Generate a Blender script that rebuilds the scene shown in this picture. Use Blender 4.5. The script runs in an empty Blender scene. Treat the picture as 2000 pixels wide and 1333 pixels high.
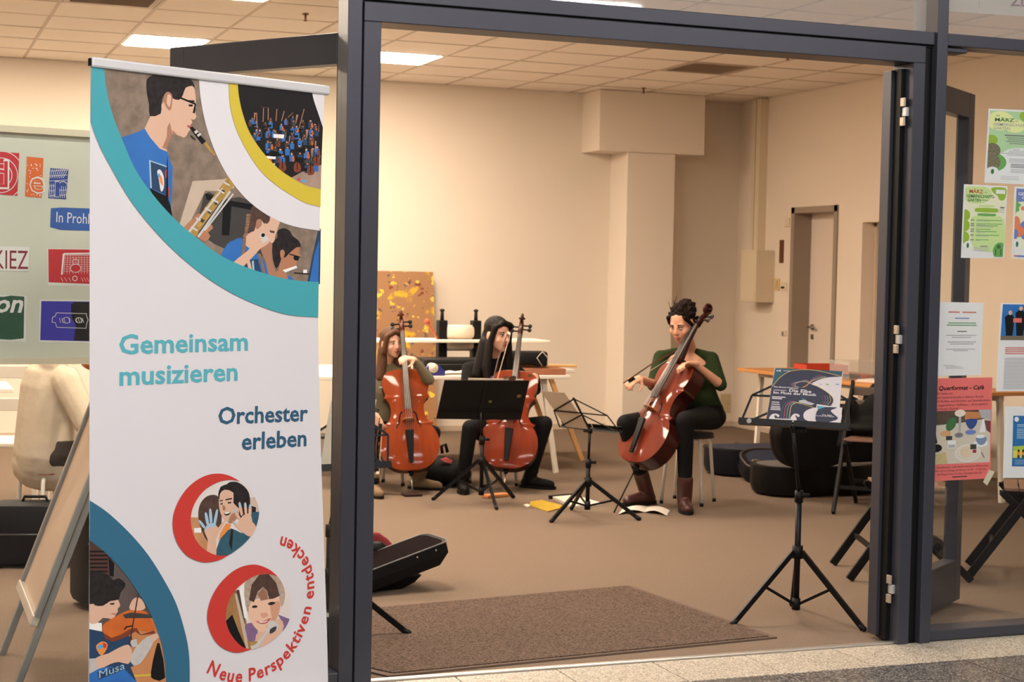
import bpy, bmesh, math, random
import numpy as np
from mathutils import Vector, Matrix

random.seed(7)
SC = bpy.context.scene
COL = SC.collection

# ------------------------------------------------------------------ camera
F_PX, YAW, PITCH, ROLL = 3173.8, 0.36365, -0.0418, 0.01945
CAM = Vector((0.0, -5.5, 1.46))
_f = Vector((math.sin(YAW) * math.cos(PITCH), math.cos(YAW) * math.cos(PITCH), math.sin(PITCH)))
_r = Vector((math.cos(YAW), -math.sin(YAW), 0))
_u = _r.cross(_f)
RGT = math.cos(ROLL) * _r + math.sin(ROLL) * _u
UPV = -math.sin(ROLL) * _r + math.cos(ROLL) * _u
cam_data = bpy.data.cameras.new('camera')
cam = bpy.data.objects.new('camera', cam_data)
COL.objects.link(cam)
cam.matrix_world = Matrix(((RGT.x, UPV.x, -_f.x, CAM.x), (RGT.y, UPV.y, -_f.y, CAM.y), (RGT.z, UPV.z, -_f.z, CAM.z), (0, 0, 0, 1)))
cam_data.sensor_fit = 'HORIZONTAL'
cam_data.sensor_width = 36.0
cam_data.lens = F_PX * 36.0 / 2000.0
cam_data.clip_start = 0.05
cam_data.clip_end = 100
cam_data.dof.use_dof = True
cam_data.dof.focus_distance = 5.2
cam_data.dof.aperture_fstop = 9.0
SC.camera = cam

# ------------------------------------------------------------------ world, exposure
world = bpy.data.worlds.new('world')
SC.world = world
world.use_nodes = True
world.node_tree.nodes['Background'].inputs[0].default_value = (0.80, 0.86, 1.0, 1)
world.node_tree.nodes['Background'].inputs[1].default_value = 0.05
SC.view_settings.view_transform = 'Standard'
SC.view_settings.look = 'None'
SC.view_settings.exposure = 0.0
SC.view_settings.gamma = 1.0
SC.view_settings.use_curve_mapping = False
ROOM_LAMP = 78.0        # warm ceiling panels of the hall
MALL_LAMP = 146.0        # neutral unseen strip lamps added over the arcade in front of it

# ------------------------------------------------------------------ survey helpers (photo pixel -> point in the place)
def ray(px, py):
    return _f + RGT * ((px - 1000) / F_PX) - UPV * ((py - 666.5) / F_PX)
def on_z(px, py, z=0.0):
    d = ray(px, py); return CAM + d * ((z - CAM.z) / d.z)
def on_y(px, py, y):
    d = ray(px, py); return CAM + d * ((y - CAM.y) / d.y)
def on_plane(px, py, o, n):
    d = ray(px, py); return CAM + d * ((o - CAM).dot(n) / d.dot(n))

# ------------------------------------------------------------------ materials
def lin(c):
    return tuple(((v / 255) / 12.92 if v / 255 <= 0.04045 else ((v / 255 + 0.055) / 1.055) ** 2.4) for v in c) + (1.0,)
MATS = {}
def mat(name, rgb, rough=0.6, metal=0.0, var=0.0, scale=8.0, rgb2=None, bump=0.0, bscale=None, spec=0.5, coat=0.0, emit=0.0, detail=4.0, stretch=None, sheen=0.0):
    """principled material; var mixes rgb towards rgb2 with object-space noise"""
    if name in MATS: return MATS[name]
    if max(rgb) < 50 and not metal: spec = min(spec, .22)
    m = bpy.data.materials.new(name); m.use_nodes = True
    nt = m.node_tree; b = nt.nodes['Principled BSDF']
    b.inputs['Base Color'].default_value = lin(rgb)
    b.inputs['Roughness'].default_value = rough
    b.inputs['Metallic'].default_value = metal
    b.inputs['Specular IOR Level'].default_value = spec
    b.inputs['Coat Weight'].default_value = coat
    b.inputs['Coat Roughness'].default_value = 0.07
    if emit:
        b.inputs['Emission Color'].default_value = lin(rgb); b.inputs['Emission Strength'].default_value = emit
    if var or bump:
        tc = nt.nodes.new('ShaderNodeTexCoord'); vec = tc.outputs['Object']
        if stretch:
            mp = nt.nodes.new('ShaderNodeMapping'); mp.inputs['Scale'].default_value = stretch
            nt.links.new(vec, mp.inputs['Vector']); vec = mp.outputs['Vector']
    if var:
        n = nt.nodes.new('ShaderNodeTexNoise'); n.inputs['Scale'].default_value = scale; n.inputs['Detail'].default_value = detail
        nt.links.new(vec, n.inputs['Vector'])
        r = nt.nodes.new('ShaderNodeValToRGB')
        r.color_ramp.elements[0].position = 0.5 - 0.22; r.color_ramp.elements[1].position = 0.5 + 0.22
        c2 = lin(rgb2 if rgb2 else tuple(v * 0.6 for v in rgb)); c1 = lin(rgb)
        r.color_ramp.elements[0].color = tuple(c1[i] * (1 - var) + c2[i] * var for i in range(3)) + (1,)
        r.color_ramp.elements[1].color = c1
        nt.links.new(n.outputs['Fac'], r.inputs['Fac']); nt.links.new(r.outputs['Color'], b.inputs['Base Color'])
    if bump:
        n2 = nt.nodes.new('ShaderNodeTexNoise'); n2.inputs['Scale'].default_value = bscale or scale; n2.inputs['Detail'].default_value = 3
        nt.links.new(vec, n2.inputs['Vector'])
        bp = nt.nodes.new('ShaderNodeBump'); bp.inputs['Strength'].default_value = bump; bp.inputs['Distance'].default_value = 0.01
        nt.links.new(n2.outputs['Fac'], bp.inputs['Height']); nt.links.new(bp.outputs['Normal'], b.inputs['Normal'])
    MATS[name] = m; return m
def speckle(name, base, dark, light, scale, rough=0.35, dots=0.35):
    """terrazzo: voronoi chips in three tones"""
    if name in MATS: return MATS[name]
    m = bpy.data.materials.new(name); m.use_nodes = True; nt = m.node_tree; b = nt.nodes['Principled BSDF']
    b.inputs['Roughness'].default_value = rough
    tc = nt.nodes.new('ShaderNodeTexCoord'); v = nt.nodes.new('ShaderNodeTexVoronoi'); v.inputs['Scale'].default_value = scale
    geo = nt.nodes.new('ShaderNodeNewGeometry')
    nt.links.new(geo.outputs['Position'], v.inputs['Vector'])
    r = nt.nodes.new('ShaderNodeValToRGB'); r.color_ramp.interpolation = 'CONSTANT'
    e = r.color_ramp.elements; e[0].position = 0; e[0].color = lin(dark); e[1].position = dots; e[1].color = lin(base)
    x = e.new(1 - dots * 0.7); x.color = lin(light)
    sep = nt.nodes.new('ShaderNodeSeparateColor'); nt.links.new(v.outputs['Color'], sep.inputs['Color'])
    nt.links.new(sep.outputs['Red'], r.inputs['Fac']); nt.links.new(r.outputs['Color'], b.inputs['Base Color'])
    MATS[name] = m; return m
def glass_mat(name='pane_glass', tint=(0.975, 0.985, 0.98), refl=1.0, haze=0.0):
    if name in MATS: return MATS[name]
    m = bpy.data.materials.new(name); m.use_nodes = True; nt = m.node_tree
    for n in list(nt.nodes): nt.nodes.remove(n)
    out = nt.nodes.new('ShaderNodeOutputMaterial'); t = nt.nodes.new('ShaderNodeBsdfTransparent'); t.inputs[0].default_value = tint + (1,)
    g = nt.nodes.new('ShaderNodeBsdfGlossy'); g.inputs['Roughness'].default_value = 0.03
    fr = nt.nodes.new('ShaderNodeFresnel'); fr.inputs['IOR'].default_value = 1.45
    mul = nt.nodes.new('ShaderNodeMath'); mul.operation = 'MULTIPLY'; mul.inputs[1].default_value = refl
    mx = nt.nodes.new('ShaderNodeMixShader')
    geo = nt.nodes.new('ShaderNodeNewGeometry'); inv = nt.nodes.new('ShaderNodeMath'); inv.operation = 'SUBTRACT'; inv.inputs[0].default_value = 1.0
    nt.links.new(geo.outputs['Backfacing'], inv.inputs[1]); m1 = nt.nodes.new('ShaderNodeMath'); m1.operation = 'MULTIPLY'
    nt.links.new(fr.outputs[0], mul.inputs[0]); nt.links.new(mul.outputs[0], m1.inputs[0]); nt.links.new(inv.outputs[0], m1.inputs[1])
    nt.links.new(m1.outputs[0], mx.inputs[0])
    nt.links.new(t.outputs[0], mx.inputs[1]); nt.links.new(g.outputs[0], mx.inputs[2])
    last = mx
    if haze:
        d = nt.nodes.new('ShaderNodeBsdfDiffuse'); d.inputs[0].default_value = (0.8, 0.8, 0.8, 1)
        m2 = nt.nodes.new('ShaderNodeMixShader'); m2.inputs[0].default_value = haze
        nt.links.new(mx.outputs[0], m2.inputs[1]); nt.links.new(d.outputs[0], m2.inputs[2]); last = m2
    nt.links.new(last.outputs[0], out.inputs[0])
    MATS[name] = m; return m
def lamp_mat(name, rgb, strength):
    if name in MATS: return MATS[name]
    m = bpy.data.materials.new(name); m.use_nodes = True; nt = m.node_tree
    for n in list(nt.nodes): nt.nodes.remove(n)
    out = nt.nodes.new('ShaderNodeOutputMaterial'); e = nt.nodes.new('ShaderNodeEmission')
    e.inputs[0].default_value = tuple(rgb) + (1,); e.inputs[1].default_value = strength
    nt.links.new(e.outputs[0], out.inputs[0]); MATS[name] = m; return m

# ------------------------------------------------------------------ objects
def V(*a): return Vector(a)
def tag(o, label=None, cat=None, group=None, kind=None):
    if label: o['label'] = label
    if cat: o['category'] = cat
    if group: o['group'] = group
    if kind: o['kind'] = kind
    return o
def thing(name, label, cat, loc=(0, 0, 0), rotz=0.0, group=None, matrix=None):
    o = bpy.data.objects.new(name, None); o.empty_display_size = 0.1; COL.objects.link(o)
    o.matrix_world = matrix if matrix is not None else Matrix.Translation(Vector(loc)) @ Matrix.Rotation(rotz, 4, 'Z')
    return tag(o, label, cat, group)
def copy_tree(o, matrix=None, parent=None):
    c = o.copy(); COL.objects.link(c)
    if parent is not None:
        c.parent = parent; c.matrix_parent_inverse = o.matrix_parent_inverse.copy()
    if matrix is not None: c.matrix_world = matrix
    for ch in list(o.children): copy_tree(ch, None, c)
    return c

def wm(o):
    """place matrix of an object, without waiting for an update"""
    return o.matrix_basis.copy() if o.parent is None else wm(o.parent) @ o.matrix_parent_inverse @ o.matrix_basis
def frame(d, hint=(0, 0, 1)):
    """orthonormal (side, up, d) for a direction"""
    d = Vector(d).normalized(); h = Vector(hint)
    if abs(d.dot(h.normalized())) > 0.97: h = Vector((1, 0, 0)) if abs(d.x) < 0.9 else Vector((0, 1, 0))
    s = h.cross(d).normalized(); return s, d.cross(s), d

class MB:
    """collects faces, builds one mesh object"""
    def __init__(self): self.v = []; self.f = []; self.m = []; self.mi = 0
    def add(self, vs, fs):
        o = len(self.v); self.v += [Vector(p) for p in vs]
        for f in fs: self.f.append([i + o for i in f]); self.m.append(self.mi)
        return self
    def mat(self, i): self.mi = i; return self
    def box(self, c, s, rot=None, bev=0.0):
        c = Vector(c); hx, hy, hz = s[0] / 2, s[1] / 2, s[2] / 2
        if bev:
            b = min(bev, hx * .9, hy * .9, hz * .9); vs = []; 
            bm = bmesh.new(); bmesh.ops.create_cube(bm, size=1)
            for w in bm.verts: w.co = Vector((w.co.x * 2 * hx, w.co.y * 2 * hy, w.co.z * 2 * hz))
            bmesh.ops.bevel(bm, geom=bm.edges[:], offset=b, segments=2, affect='EDGES', profile=0.5)
            bm.verts.index_update()
            vs = [w.co.copy() for w in bm.verts]; fs = [[w.index for w in f.verts] for f in bm.faces]; bm.free()
        else:
            vs = [Vector((x, y, z)) for x in (-hx, hx) for y in (-hy, hy) for z in (-hz, hz)]
            fs = [(0, 1, 3, 2), (4, 6, 7, 5), (0, 4, 5, 1), (2, 3, 7, 6), (0, 2, 6, 4), (1, 5, 7, 3)]
        if rot is not None: vs = [rot @ p for p in vs]
        return self.add([p + c for p in vs], fs)
    def span(self, a, b, bev=0.0):
        a = Vector(a); b = Vector(b); return self.box((a + b) / 2, [abs(b[i] - a[i]) for i in range(3)], None, bev)
    def bar(self, a, b, w, h, hint=(0, 0, 1), bev=0.0):
        """rectangular bar from a to b: w along side, h along up"""
        a = Vector(a); b = Vector(b); s, u, d = frame(b - a, hint)
        R = Matrix((s, u, d)).transposed(); return self.box((a + b) / 2, (w, h, (b - a).length), R, bev)
    def tube(self, pts, r, n=8, cap=True, closed=False):
        pts = [Vector(p) for p in pts]; N = len(pts)
        rr = r if isinstance(r, (list, tuple)) else [r] * N
        vs = []; fs = []; prev = None
        for i, p in enumerate(pts):
            if closed: d = pts[(i + 1) % N] - pts[i - 1]
            else: d = pts[min(i + 1, N - 1)] - pts[max(i - 1, 0)]
            if prev is None: s, u, d = frame(d)
            else:
                d.normalize(); s = (prev - d * prev.dot(d)).normalized(); u = d.cross(s)
            prev = s
            for k in range(n):
                a = 2 * math.pi * k / n; vs.append(p + (s * math.cos(a) + u * math.sin(a)) * rr[i])
        M = N if closed else N - 1
        for i in range(M):
            j = (i + 1) % N
            for k in range(n):
                k2 = (k + 1) % n; fs.append((i * n + k, i * n + k2, j * n + k2, j * n + k))
        if cap and not closed:
            fs.append(tuple(range(n))[::-1]); fs.append(tuple((N - 1) * n + k for k in range(n)))
        return self.add(vs, fs)
    def cap(self, a, b, r0, r1, n=12, k=3):
        """rounded cone"""
        a = Vector(a); b = Vector(b); s, u, d = frame(b - a if (b - a).length > 1e-6 else V(0, 0, 1)); rings = []
        for i in range(1, k + 1):
            t = math.pi / 2 * i / k - math.pi / 2; rings.append((a + d * (r0 * math.sin(t)), r0 * math.cos(t)))
        for i in range(0, k):
            t = math.pi / 2 * i / k; rings.append((b + d * (r1 * math.sin(t)), r1 * math.cos(t)))
        vs = [a - d * r0]; fs = []
        for c, r in rings:
            for q in range(n):
                t = 2 * math.pi * q / n; vs.append(c + (s * math.cos(t) + u * math.sin(t)) * r)
        vs.append(b + d * r1); L = len(rings)
        for q in range(n): fs.append((0, 1 + (q + 1) % n, 1 + q))
        for i in range(L - 1):
            for q in range(n):
                q2 = (q + 1) % n; fs.append((1 + i * n + q, 1 + i * n + q2, 1 + (i + 1) * n + q2, 1 + (i + 1) * n + q))
        e = len(vs) - 1
        for q in range(n): fs.append((e, 1 + (L - 1) * n + q, 1 + (L - 1) * n + (q + 1) % n))
        return self.add(vs, fs)
    def ell(self, c, r, R=None, n=14, k=9):
        c = Vector(c); vs = [Vector((0, 0, -r[2]))]; fs = []
        for i in range(1, k):
            t = -math.pi / 2 + math.pi * i / k
            for q in range(n):
                a = 2 * math.pi * q / n; vs.append(Vector((r[0] * math.cos(t) * math.cos(a), r[1] * math.cos(t) * math.sin(a), r[2] * math.sin(t))))
        vs.append(Vector((0, 0, r[2]))); e = len(vs) - 1
        for q in range(n):
            q2 = (q + 1) % n; fs.append((0, 1 + q2, 1 + q)); fs.append((e, 1 + (k - 2) * n + q, 1 + (k - 2) * n + q2))
            for i in range(k - 2): fs.append((1 + i * n + q, 1 + i * n + q2, 1 + (i + 1) * n + q2, 1 + (i + 1) * n + q))
        if R is not None: vs = [R @ p for p in vs]
        return self.add([p + c for p in vs], fs)
    def loft(self, rings, n=20):
        """rings: (centre, side vector incl. half width, front vector incl. half depth)"""
        vs = []; fs = []
        for c, s, d in rings:
            for q in range(n):
                a = 2 * math.pi * q / n; vs.append(Vector(c) + Vector(s) * math.cos(a) + Vector(d) * math.sin(a))
        for i in range(len(rings) - 1):
            for q in range(n):
                q2 = (q + 1) % n; fs.append((i * n + q, i * n + q2, (i + 1) * n + q2, (i + 1) * n + q))
        fs.append(tuple(range(n))[::-1]); fs.append(tuple((len(rings) - 1) * n + q for q in range(n)))
        return self.add(vs, fs)
    def prism(self, pts, ext):
        """closed polygon (3-D points) extruded by vector ext"""
        pts = [Vector(p) for p in pts]; n = len(pts); e = Vector(ext)
        return self.add(pts + [p + e for p in pts], [tuple(range(n))[::-1], tuple(range(n, 2 * n))] + [(i, (i + 1) % n, n + (i + 1) % n, n + i) for i in range(n)])
    def sheet(self, fn, nu, nv, thick=None):
        """surface grid fn(u,v)->point ; thick gives a second side"""
        g = [[Vector(fn(i / nu, j / nv)) for j in range(nv + 1)] for i in range(nu + 1)]
        W = nv + 1; vs = [p for row in g for p in row]
        fs = [(i * W + j, (i + 1) * W + j, (i + 1) * W + j + 1, i * W + j + 1) for i in range(nu) for j in range(nv)]
        if thick:
            t = Vector(thick); o = len(vs); vs += [p + t for p in vs]
            fs += [tuple(o + k for k in f[::-1]) for f in fs[:]]
            for i in range(nu):
                fs.append((i * W, o + i * W, o + (i + 1) * W, (i + 1) * W)); fs.append((i * W + nv, (i + 1) * W + nv, o + (i + 1) * W + nv, o + i * W + nv))
            for j in range(nv):
                fs.append((j, j + 1, o + j + 1, o + j)); a = nu * W; fs.append((a + j, o + a + j, o + a + j + 1, a + j + 1))
        return self.add(vs, fs)
    def mesh(self, name, mats):
        me = bpy.data.meshes.new(name); me.from_pydata([tuple(p) for p in self.v], [], self.f)
        for mm in (mats if isinstance(mats, (list, tuple)) else [mats]): me.materials.append(mm)
        if any(self.m): me.polygons.foreach_set('material_index', self.m)
        return me
    def build(self, name, mats, parent=None, smooth=False, world=False, fix=True):
        """world=True: points are in place coordinates although the object has a parent"""
        if world and parent is not None:
            inv = wm(parent).inverted(); self.v = [inv @ p for p in self.v]
        me = self.mesh(name, mats)
        if fix:
            bm = bmesh.new(); bm.from_mesh(me); bmesh.ops.recalc_face_normals(bm, faces=bm.faces[:]); bm.to_mesh(me); bm.free()
        if smooth: smooth_mesh(me, smooth)
        o = bpy.data.objects.new(name, me); COL.objects.link(o)
        if parent is not None: o.parent = parent
        return o
def smooth_mesh(me, ang=True):
    me.polygons.foreach_set('use_smooth', [True] * len(me.polygons))
    if ang is not True:
        try: me.set_sharp_from_angle(angle=math.radians(ang))
        except Exception: pass
def remesh(mb, voxel, smooth=3, factor=0.5):
    """fuse overlapping closed shapes of an MB into one continuous skin"""
    me = mb.mesh('tmp', MATS_NONE()); o = bpy.data.objects.new('tmp', me); COL.objects.link(o)
    r = o.modifiers.new('r', 'REMESH'); r.mode = 'VOXEL'; r.voxel_size = voxel; r.adaptivity = 0
    if smooth:
        s = o.modifiers.new('s', 'SMOOTH'); s.factor = factor; s.iterations = smooth
    dg = bpy.context.evaluated_depsgraph_get(); ev = o.evaluated_get(dg)
    res = bpy.data.meshes.new_from_object(ev)
    bpy.data.objects.remove(o); bpy.data.meshes.remove(me)
    return res
def MATS_NONE(): return mat('plain', (128, 128, 128))
def skin_obj(name, mb, voxel, material, parent, smooth=3, world=True):
    if world and parent is not None:
        inv = wm(parent).inverted(); mb.v = [inv @ p for p in mb.v]
    me = remesh(mb, voxel, smooth); me.name = name
    me.materials.clear(); me.materials.append(material)
    me.polygons.foreach_set('use_smooth', [True] * len(me.polygons))
    me.polygons.foreach_set('material_index', [0] * len(me.polygons))
    o = bpy.data.objects.new(name, me); COL.objects.link(o)
    if parent is not None: o.parent = parent
    return o
def struct(name, mb, m, parent=None, smooth=False):
    o = mb.build(name, m, parent, smooth)
    if parent is None: o['kind'] = 'structure'
    return o

# ------------------------------------------------------------------ lettering: outlines of the built-in font, one mesh per glyph
GLYPH = {}
def _text_eval(body, bold):
    cu = bpy.data.curves.new('t', 'FONT'); cu.body = body; cu.size = 1.0; cu.resolution_u = 2; cu.offset = 0.022 if bold else 0.0
    o = bpy.data.objects.new('t', cu); COL.objects.link(o)
    dg = bpy.context.evaluated_depsgraph_get(); me = bpy.data.meshes.new_from_object(o.evaluated_get(dg))
    vs = [(p.co.x, p.co.y) for p in me.vertices]; fs = [tuple(q.vertices) for q in me.polygons]
    bpy.data.objects.remove(o); bpy.data.curves.remove(cu); bpy.data.meshes.remove(me)
    return vs, fs
_HH = {}
def glyph(c, bold):
    k = (c, bold)
    if k not in GLYPH:
        if bold not in _HH: _HH[bold] = max(p[0] for p in _text_eval('HH', bold)[0])
        adv = max(p[0] for p in _text_eval('H' + c + 'H', bold)[0]) - _HH[bold]
        GLYPH[k] = (([], []) if c == ' ' else _text_eval(c, bold)) + (adv,)
    return GLYPH[k]
for _c in sorted(set('AGMNOPQRSWZabcdefghijklmnoprstuvwxyzÄöüßèéä0123457 ().,-:IEKTHCFU')):
    for _b in (False, True): glyph(_c, _b)
def text2d(s, size, bold=False, align='L', slant=0.0, track=0.0, width=None):
    """flat text at origin baseline -> (verts, faces)"""
    w = sum(glyph(c, bold)[2] + track for c in s) * size
    sx = (width / w) if width else 1.0
    x = {'L': 0, 'C': -w * sx / 2, 'R': -w * sx}[align]; vs = []; fs = []
    for c in s:
        gv, gf, adv = glyph(c, bold); o = len(vs)
        vs += [(x + (p[0] + slant * p[1]) * size * sx, p[1] * size) for p in gv]; fs += [tuple(i + o for i in f) for f in gf]
        x += (adv + track) * size * sx
    return vs, fs

def spline(pts, n=6, closed=False):
    """Catmull-Rom through 2-D/3-D points"""
    P = [np.array(p, float) for p in pts]; N = len(P); out = []
    for i in range(N if closed else N - 1):
        p0 = P[i - 1] if (closed or i > 0) else P[0]; p1 = P[i]; p2 = P[(i + 1) % N]; p3 = P[(i + 2) % N] if (closed or i + 2 < N) else P[-1]
        for k in range(n):
            t = k / n
            out.append(tuple(0.5 * ((2 * p1) + (-p0 + p2) * t + (2 * p0 - 5 * p1 + 4 * p2 - p3) * t * t + (-p0 + 3 * p1 - 3 * p2 + p3) * t ** 3)))
    if not closed: out.append(tuple(P[-1]))
    return out
def clip_convex(poly, clip):
    """Sutherland-Hodgman against a convex outline"""
    area = sum(clip[i - 1][0] * clip[i][1] - clip[i][0] * clip[i - 1][1] for i in range(len(clip)))
    sg = 1 if area > 0 else -1; out = list(poly)
    for i in range(len(clip)):
        a = clip[i - 1]; b = clip[i]; inp = out; out = []
        side = lambda p: sg * ((b[0] - a[0]) * (p[1] - a[1]) - (b[1] - a[1]) * (p[0] - a[0]))
        for j in range(len(inp)):
            p = inp[j - 1]; q = inp[j]; sp, sq = side(p), side(q)
            if (sp >= 0) != (sq >= 0):
                t = sp / (sp - sq); out.append((p[0] + (q[0] - p[0]) * t, p[1] + (q[1] - p[1]) * t))
            if sq >= 0: out.append(q)
        if not out: return []
    return out

class Print:
    """flat print on a sheet in the place: plane (o, u right, v up), layers a hair apart"""
    def __init__(self, o, u, v, step=0.00013):
        self.o = Vector(o); self.u = Vector(u).normalized(); self.v = Vector(v).normalized(); self.n = self.u.cross(self.v).normalized()
        self.step = step; self.lay = 1; self.cnt = 0; self.mb = MB(); self.mats = []
    def uv(self, px, py):
        p = on_plane(px, py, self.o, self.n) - self.o; return (p.dot(self.u), p.dot(self.v))
    def pt(self, a, b): return self.o + self.u * a + self.v * b + self.n * (self.lay * self.step + (self.cnt % 40) * self.step / 44)
    def _m(self, m):
        if m not in self.mats: self.mats.append(m)
        self.mb.mi = self.mats.index(m)
    def poly(self, pts, m, layer=None):
        """pts in sheet coordinates (metres)"""
        if layer is not None: self.lay = layer
        if len(pts) < 3: return
        self.cnt += 1; self._m(m); self.mb.add([self.pt(*p) for p in pts], [tuple(range(len(pts)))])
    def px(self, pts, m, layer=None, k=None, clip=None, smooth=0):
        """pts in photo pixels, or in a crop's pixels with k = (x0, y0, scale)"""
        if k: pts = [(k[0] + x / k[2], k[1] + y / k[2]) for x, y in pts]
        if smooth: pts = spline(pts, smooth, True)
        if clip: pts = clip_convex(pts, clip)
        if len(pts) < 3: return
        self.poly([self.uv(*p) for p in pts], m, layer)
    def line(self, pts, w, m, layer=None, k=None, clip=None):
        if k: pts = [(k[0] + x / k[2], k[1] + y / k[2]) for x, y in pts]
        for a, b in zip(pts[:-1], pts[1:]):
            dx, dy = b[0] - a[0], b[1] - a[1]; L = math.hypot(dx, dy) or 1; nx, ny = -dy / L * w / 2, dx / L * w / 2
            self.px([(a[0] + nx, a[1] + ny), (b[0] + nx, b[1] + ny), (b[0] - nx, b[1] - ny), (a[0] - nx, a[1] - ny)], m, layer, None, clip)
    def text(self, s, a, b, size, m, layer=None, bold=False, align='L', slant=0.0, rot=0.0, width=None, track=0.0):
        if layer is not None: self.lay = layer
        vs, fs = text2d(s, size, bold, align, slant, track, width); c, t = math.cos(rot), math.sin(rot)
        self._m(m); self.mb.add([self.pt(a + x * c - y * t, b + x * t + y * c) for x, y in vs], fs)
    def build(self, name, parent, label=None):
        o = self.mb.build(name, self.mats, parent, world=True, fix=False)
        if label: o['label'] = label
        return o
# ================================================================== THE SETTING
RX0, RX1, RY1, RZ = -2.68, 7.70, 8.60, 3.157
M_wall = mat('wall_paint', (226, 214, 198), 0.85, var=0.10, scale=1.2, rgb2=(205, 190, 170), bump=0.04, bscale=90)
M_wall2 = mat('wall_paint_right', (226, 212, 194), 0.85, var=0.08, scale=1.5, rgb2=(208, 190, 168))
M_carpet = mat('carpet', (130, 112, 96), 0.97, var=0.65, scale=200, rgb2=(84, 70, 60), bump=0.5, bscale=320, spec=0.1)
M_mat = mat('doormat_pile', (118, 98, 84), 0.97, var=0.95, scale=130, rgb2=(40, 32, 28), bump=0.6, bscale=240, spec=0.1)
M_matedge = mat('doormat_edge', (96, 78, 66), 0.8, spec=0.2)
M_tile_l = speckle('light_terrazzo', (176, 166, 148), (128, 116, 102), (200, 192, 176), 210, 0.35)
M_tile_d = speckle('dark_terrazzo', (74, 72, 72), (46, 46, 48), (140, 136, 130), 190, 0.3)
M_joint = mat('tile_joint', (120, 104, 84), 0.9)
M_ceil = mat('ceiling_tile', (240, 230, 218), 0.9, var=0.12, scale=55, rgb2=(216, 204, 190), bump=0.1, bscale=120)
M_grid = mat('ceiling_rail', (190, 174, 156), 0.5)
M_frame = mat('anthracite_aluminium', (64, 65, 74), 0.38, 0.35, var=0.12, scale=3, rgb2=(54, 55, 62), bump=0.02, bscale=300)
M_seal = mat('black_seal', (14, 14, 15), 0.5)
M_metal = mat('bright_metal', (214, 208, 200), 0.3, 0.85)
M_glass = glass_mat()
M_lampW = lamp_mat('room_lamp', (1.0, 0.83, 0.66), ROOM_LAMP)
M_lampM = lamp_mat('added_arcade_lamp', (1.0, 0.95, 0.92), MALL_LAMP)
M_white = mat('white_paint', (226, 222, 214), 0.5)
M_black = mat('black_paint', (9, 9, 10), 0.5)
M_blackmet = mat('black_steel', (10, 10, 11), 0.4)

# ---- carpet, doormat, threshold
struct('floor', MB().span((RX0 - .1, 0.02, -0.12), (RX1 + .3, RY1 + .1, 0.0)), M_carpet)
dm = thing('doormat', 'dark brown ribbed doormat lying inside the open entrance', 'doormat', (2.5, 0.65, 0))
mo = [on_z(*q) for q in ((690, 1288), (762, 1331), (1517, 1249), (1228, 1147), (640, 1196))]
mo = [V(1.50, 0.32, 0), V(1.66, 0.05, 0), V(3.35, 0.215, 0), V(3.23, 1.37, 0), V(1.62, 1.16, 0)]
cx = sum((p for p in mo), V(0, 0, 0)) / 5
MB().prism([p + V(0, 0, .001) for p in mo], (0, 0, .006)).build('rubber_border', M_matedge, dm, world=True)
MB().prism([p + (cx - p).normalized() * .035 + V(0, 0, .002) for p in mo], (0, 0, .009)).build('pile', M_mat, dm, world=True)
struct('trim_1', MB().box((2.67, 0.012, 0.002), (2.20, 0.026, 0.012), None, .003), M_metal)

# ---- arcade floor: light border tiles, dark tiles
fm = struct('floor_arcade', MB().span((-9, -10, -0.12), (12, 0.0, -0.006)), M_joint)
TP, T0 = 0.394, 3.472
lt = MB().box((0, 0, 0), (TP - .005, .298, .02), None, .0015).mesh('light_tile', M_tile_l)
dt = MB().box((0, 0, 0), (TP - .005, TP - .005, .02), None, .0015).mesh('dark_tile', M_tile_d)
for k in range(-10, 6):
    o = bpy.data.objects.new('light_tile', lt); COL.objects.link(o); o.parent = fm; o.location = (T0 + TP * (k + .5), -0.157, -0.010)
    for j in range(4):
        o = bpy.data.objects.new('dark_tile', dt); COL.objects.link(o); o.parent = fm; o.location = (T0 + TP * (k + .5), -0.31 - TP * (j + .5), -0.010)
far = MB().span((-9, -10, -0.02), (12, -0.31 - TP * 4 - .003, 0.0)); far.build('dark_floor_field', M_tile_d, fm)
MB().span((-9, -0.31 - TP * 4, -0.02), (T0 - TP * 10 - .003, -.005, 0.0)).build('dark_floor_field', M_tile_d, fm)
MB().span((T0 + TP * 6 + .003, -0.31 - TP * 4, -0.02), (12, -.005, 0.0)).build('dark_floor_field', M_tile_d, fm)

# ---- walls of the hall
wb = struct('wall_back', MB().span((RX0, RY1, 0), (RX1 + .3, RY1 + .15, 3.4)), M_wall)
struct('trim_2', MB().span((6.33, 8.22, 0), (6.82, 8.61, 2.60), .004).span((6.03, 8.20, 2.60), (7.11, 8.61, RZ), .004), M_wall)
struct('baseboard_back', MB().span((RX0, RY1 - .012, 0), (6.33, RY1 + .01, .05)).span((6.82, RY1 - .012, 0), (RX1, RY1 + .01, .05)), mat('baseboard', (196, 178, 156), .7))
struct('wall_left', MB().span((RX0 - .15, 0, 0), (RX0, RY1 + .1, 3.4)), M_wall)
D1 = (6.78, 7.56, 2.11); D2 = (5.55, 6.40, 1.95); WX = RX1 + .24
w = MB()
w.span((RX1, D1[1], 0), (WX, RY1 + .1, 3.4)).span((RX1, D1[0], D1[2]), (WX, D1[1], 3.4)).span((RX1, D2[1], 0), (WX, D1[0], 3.4))
w.span((RX1, D2[0], D2[2]), (WX, D2[1], 3.4)).span((RX1, 0.0, 0), (WX, D2[0], 3.4))
struct('wall_right', w, M_wall2)
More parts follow.
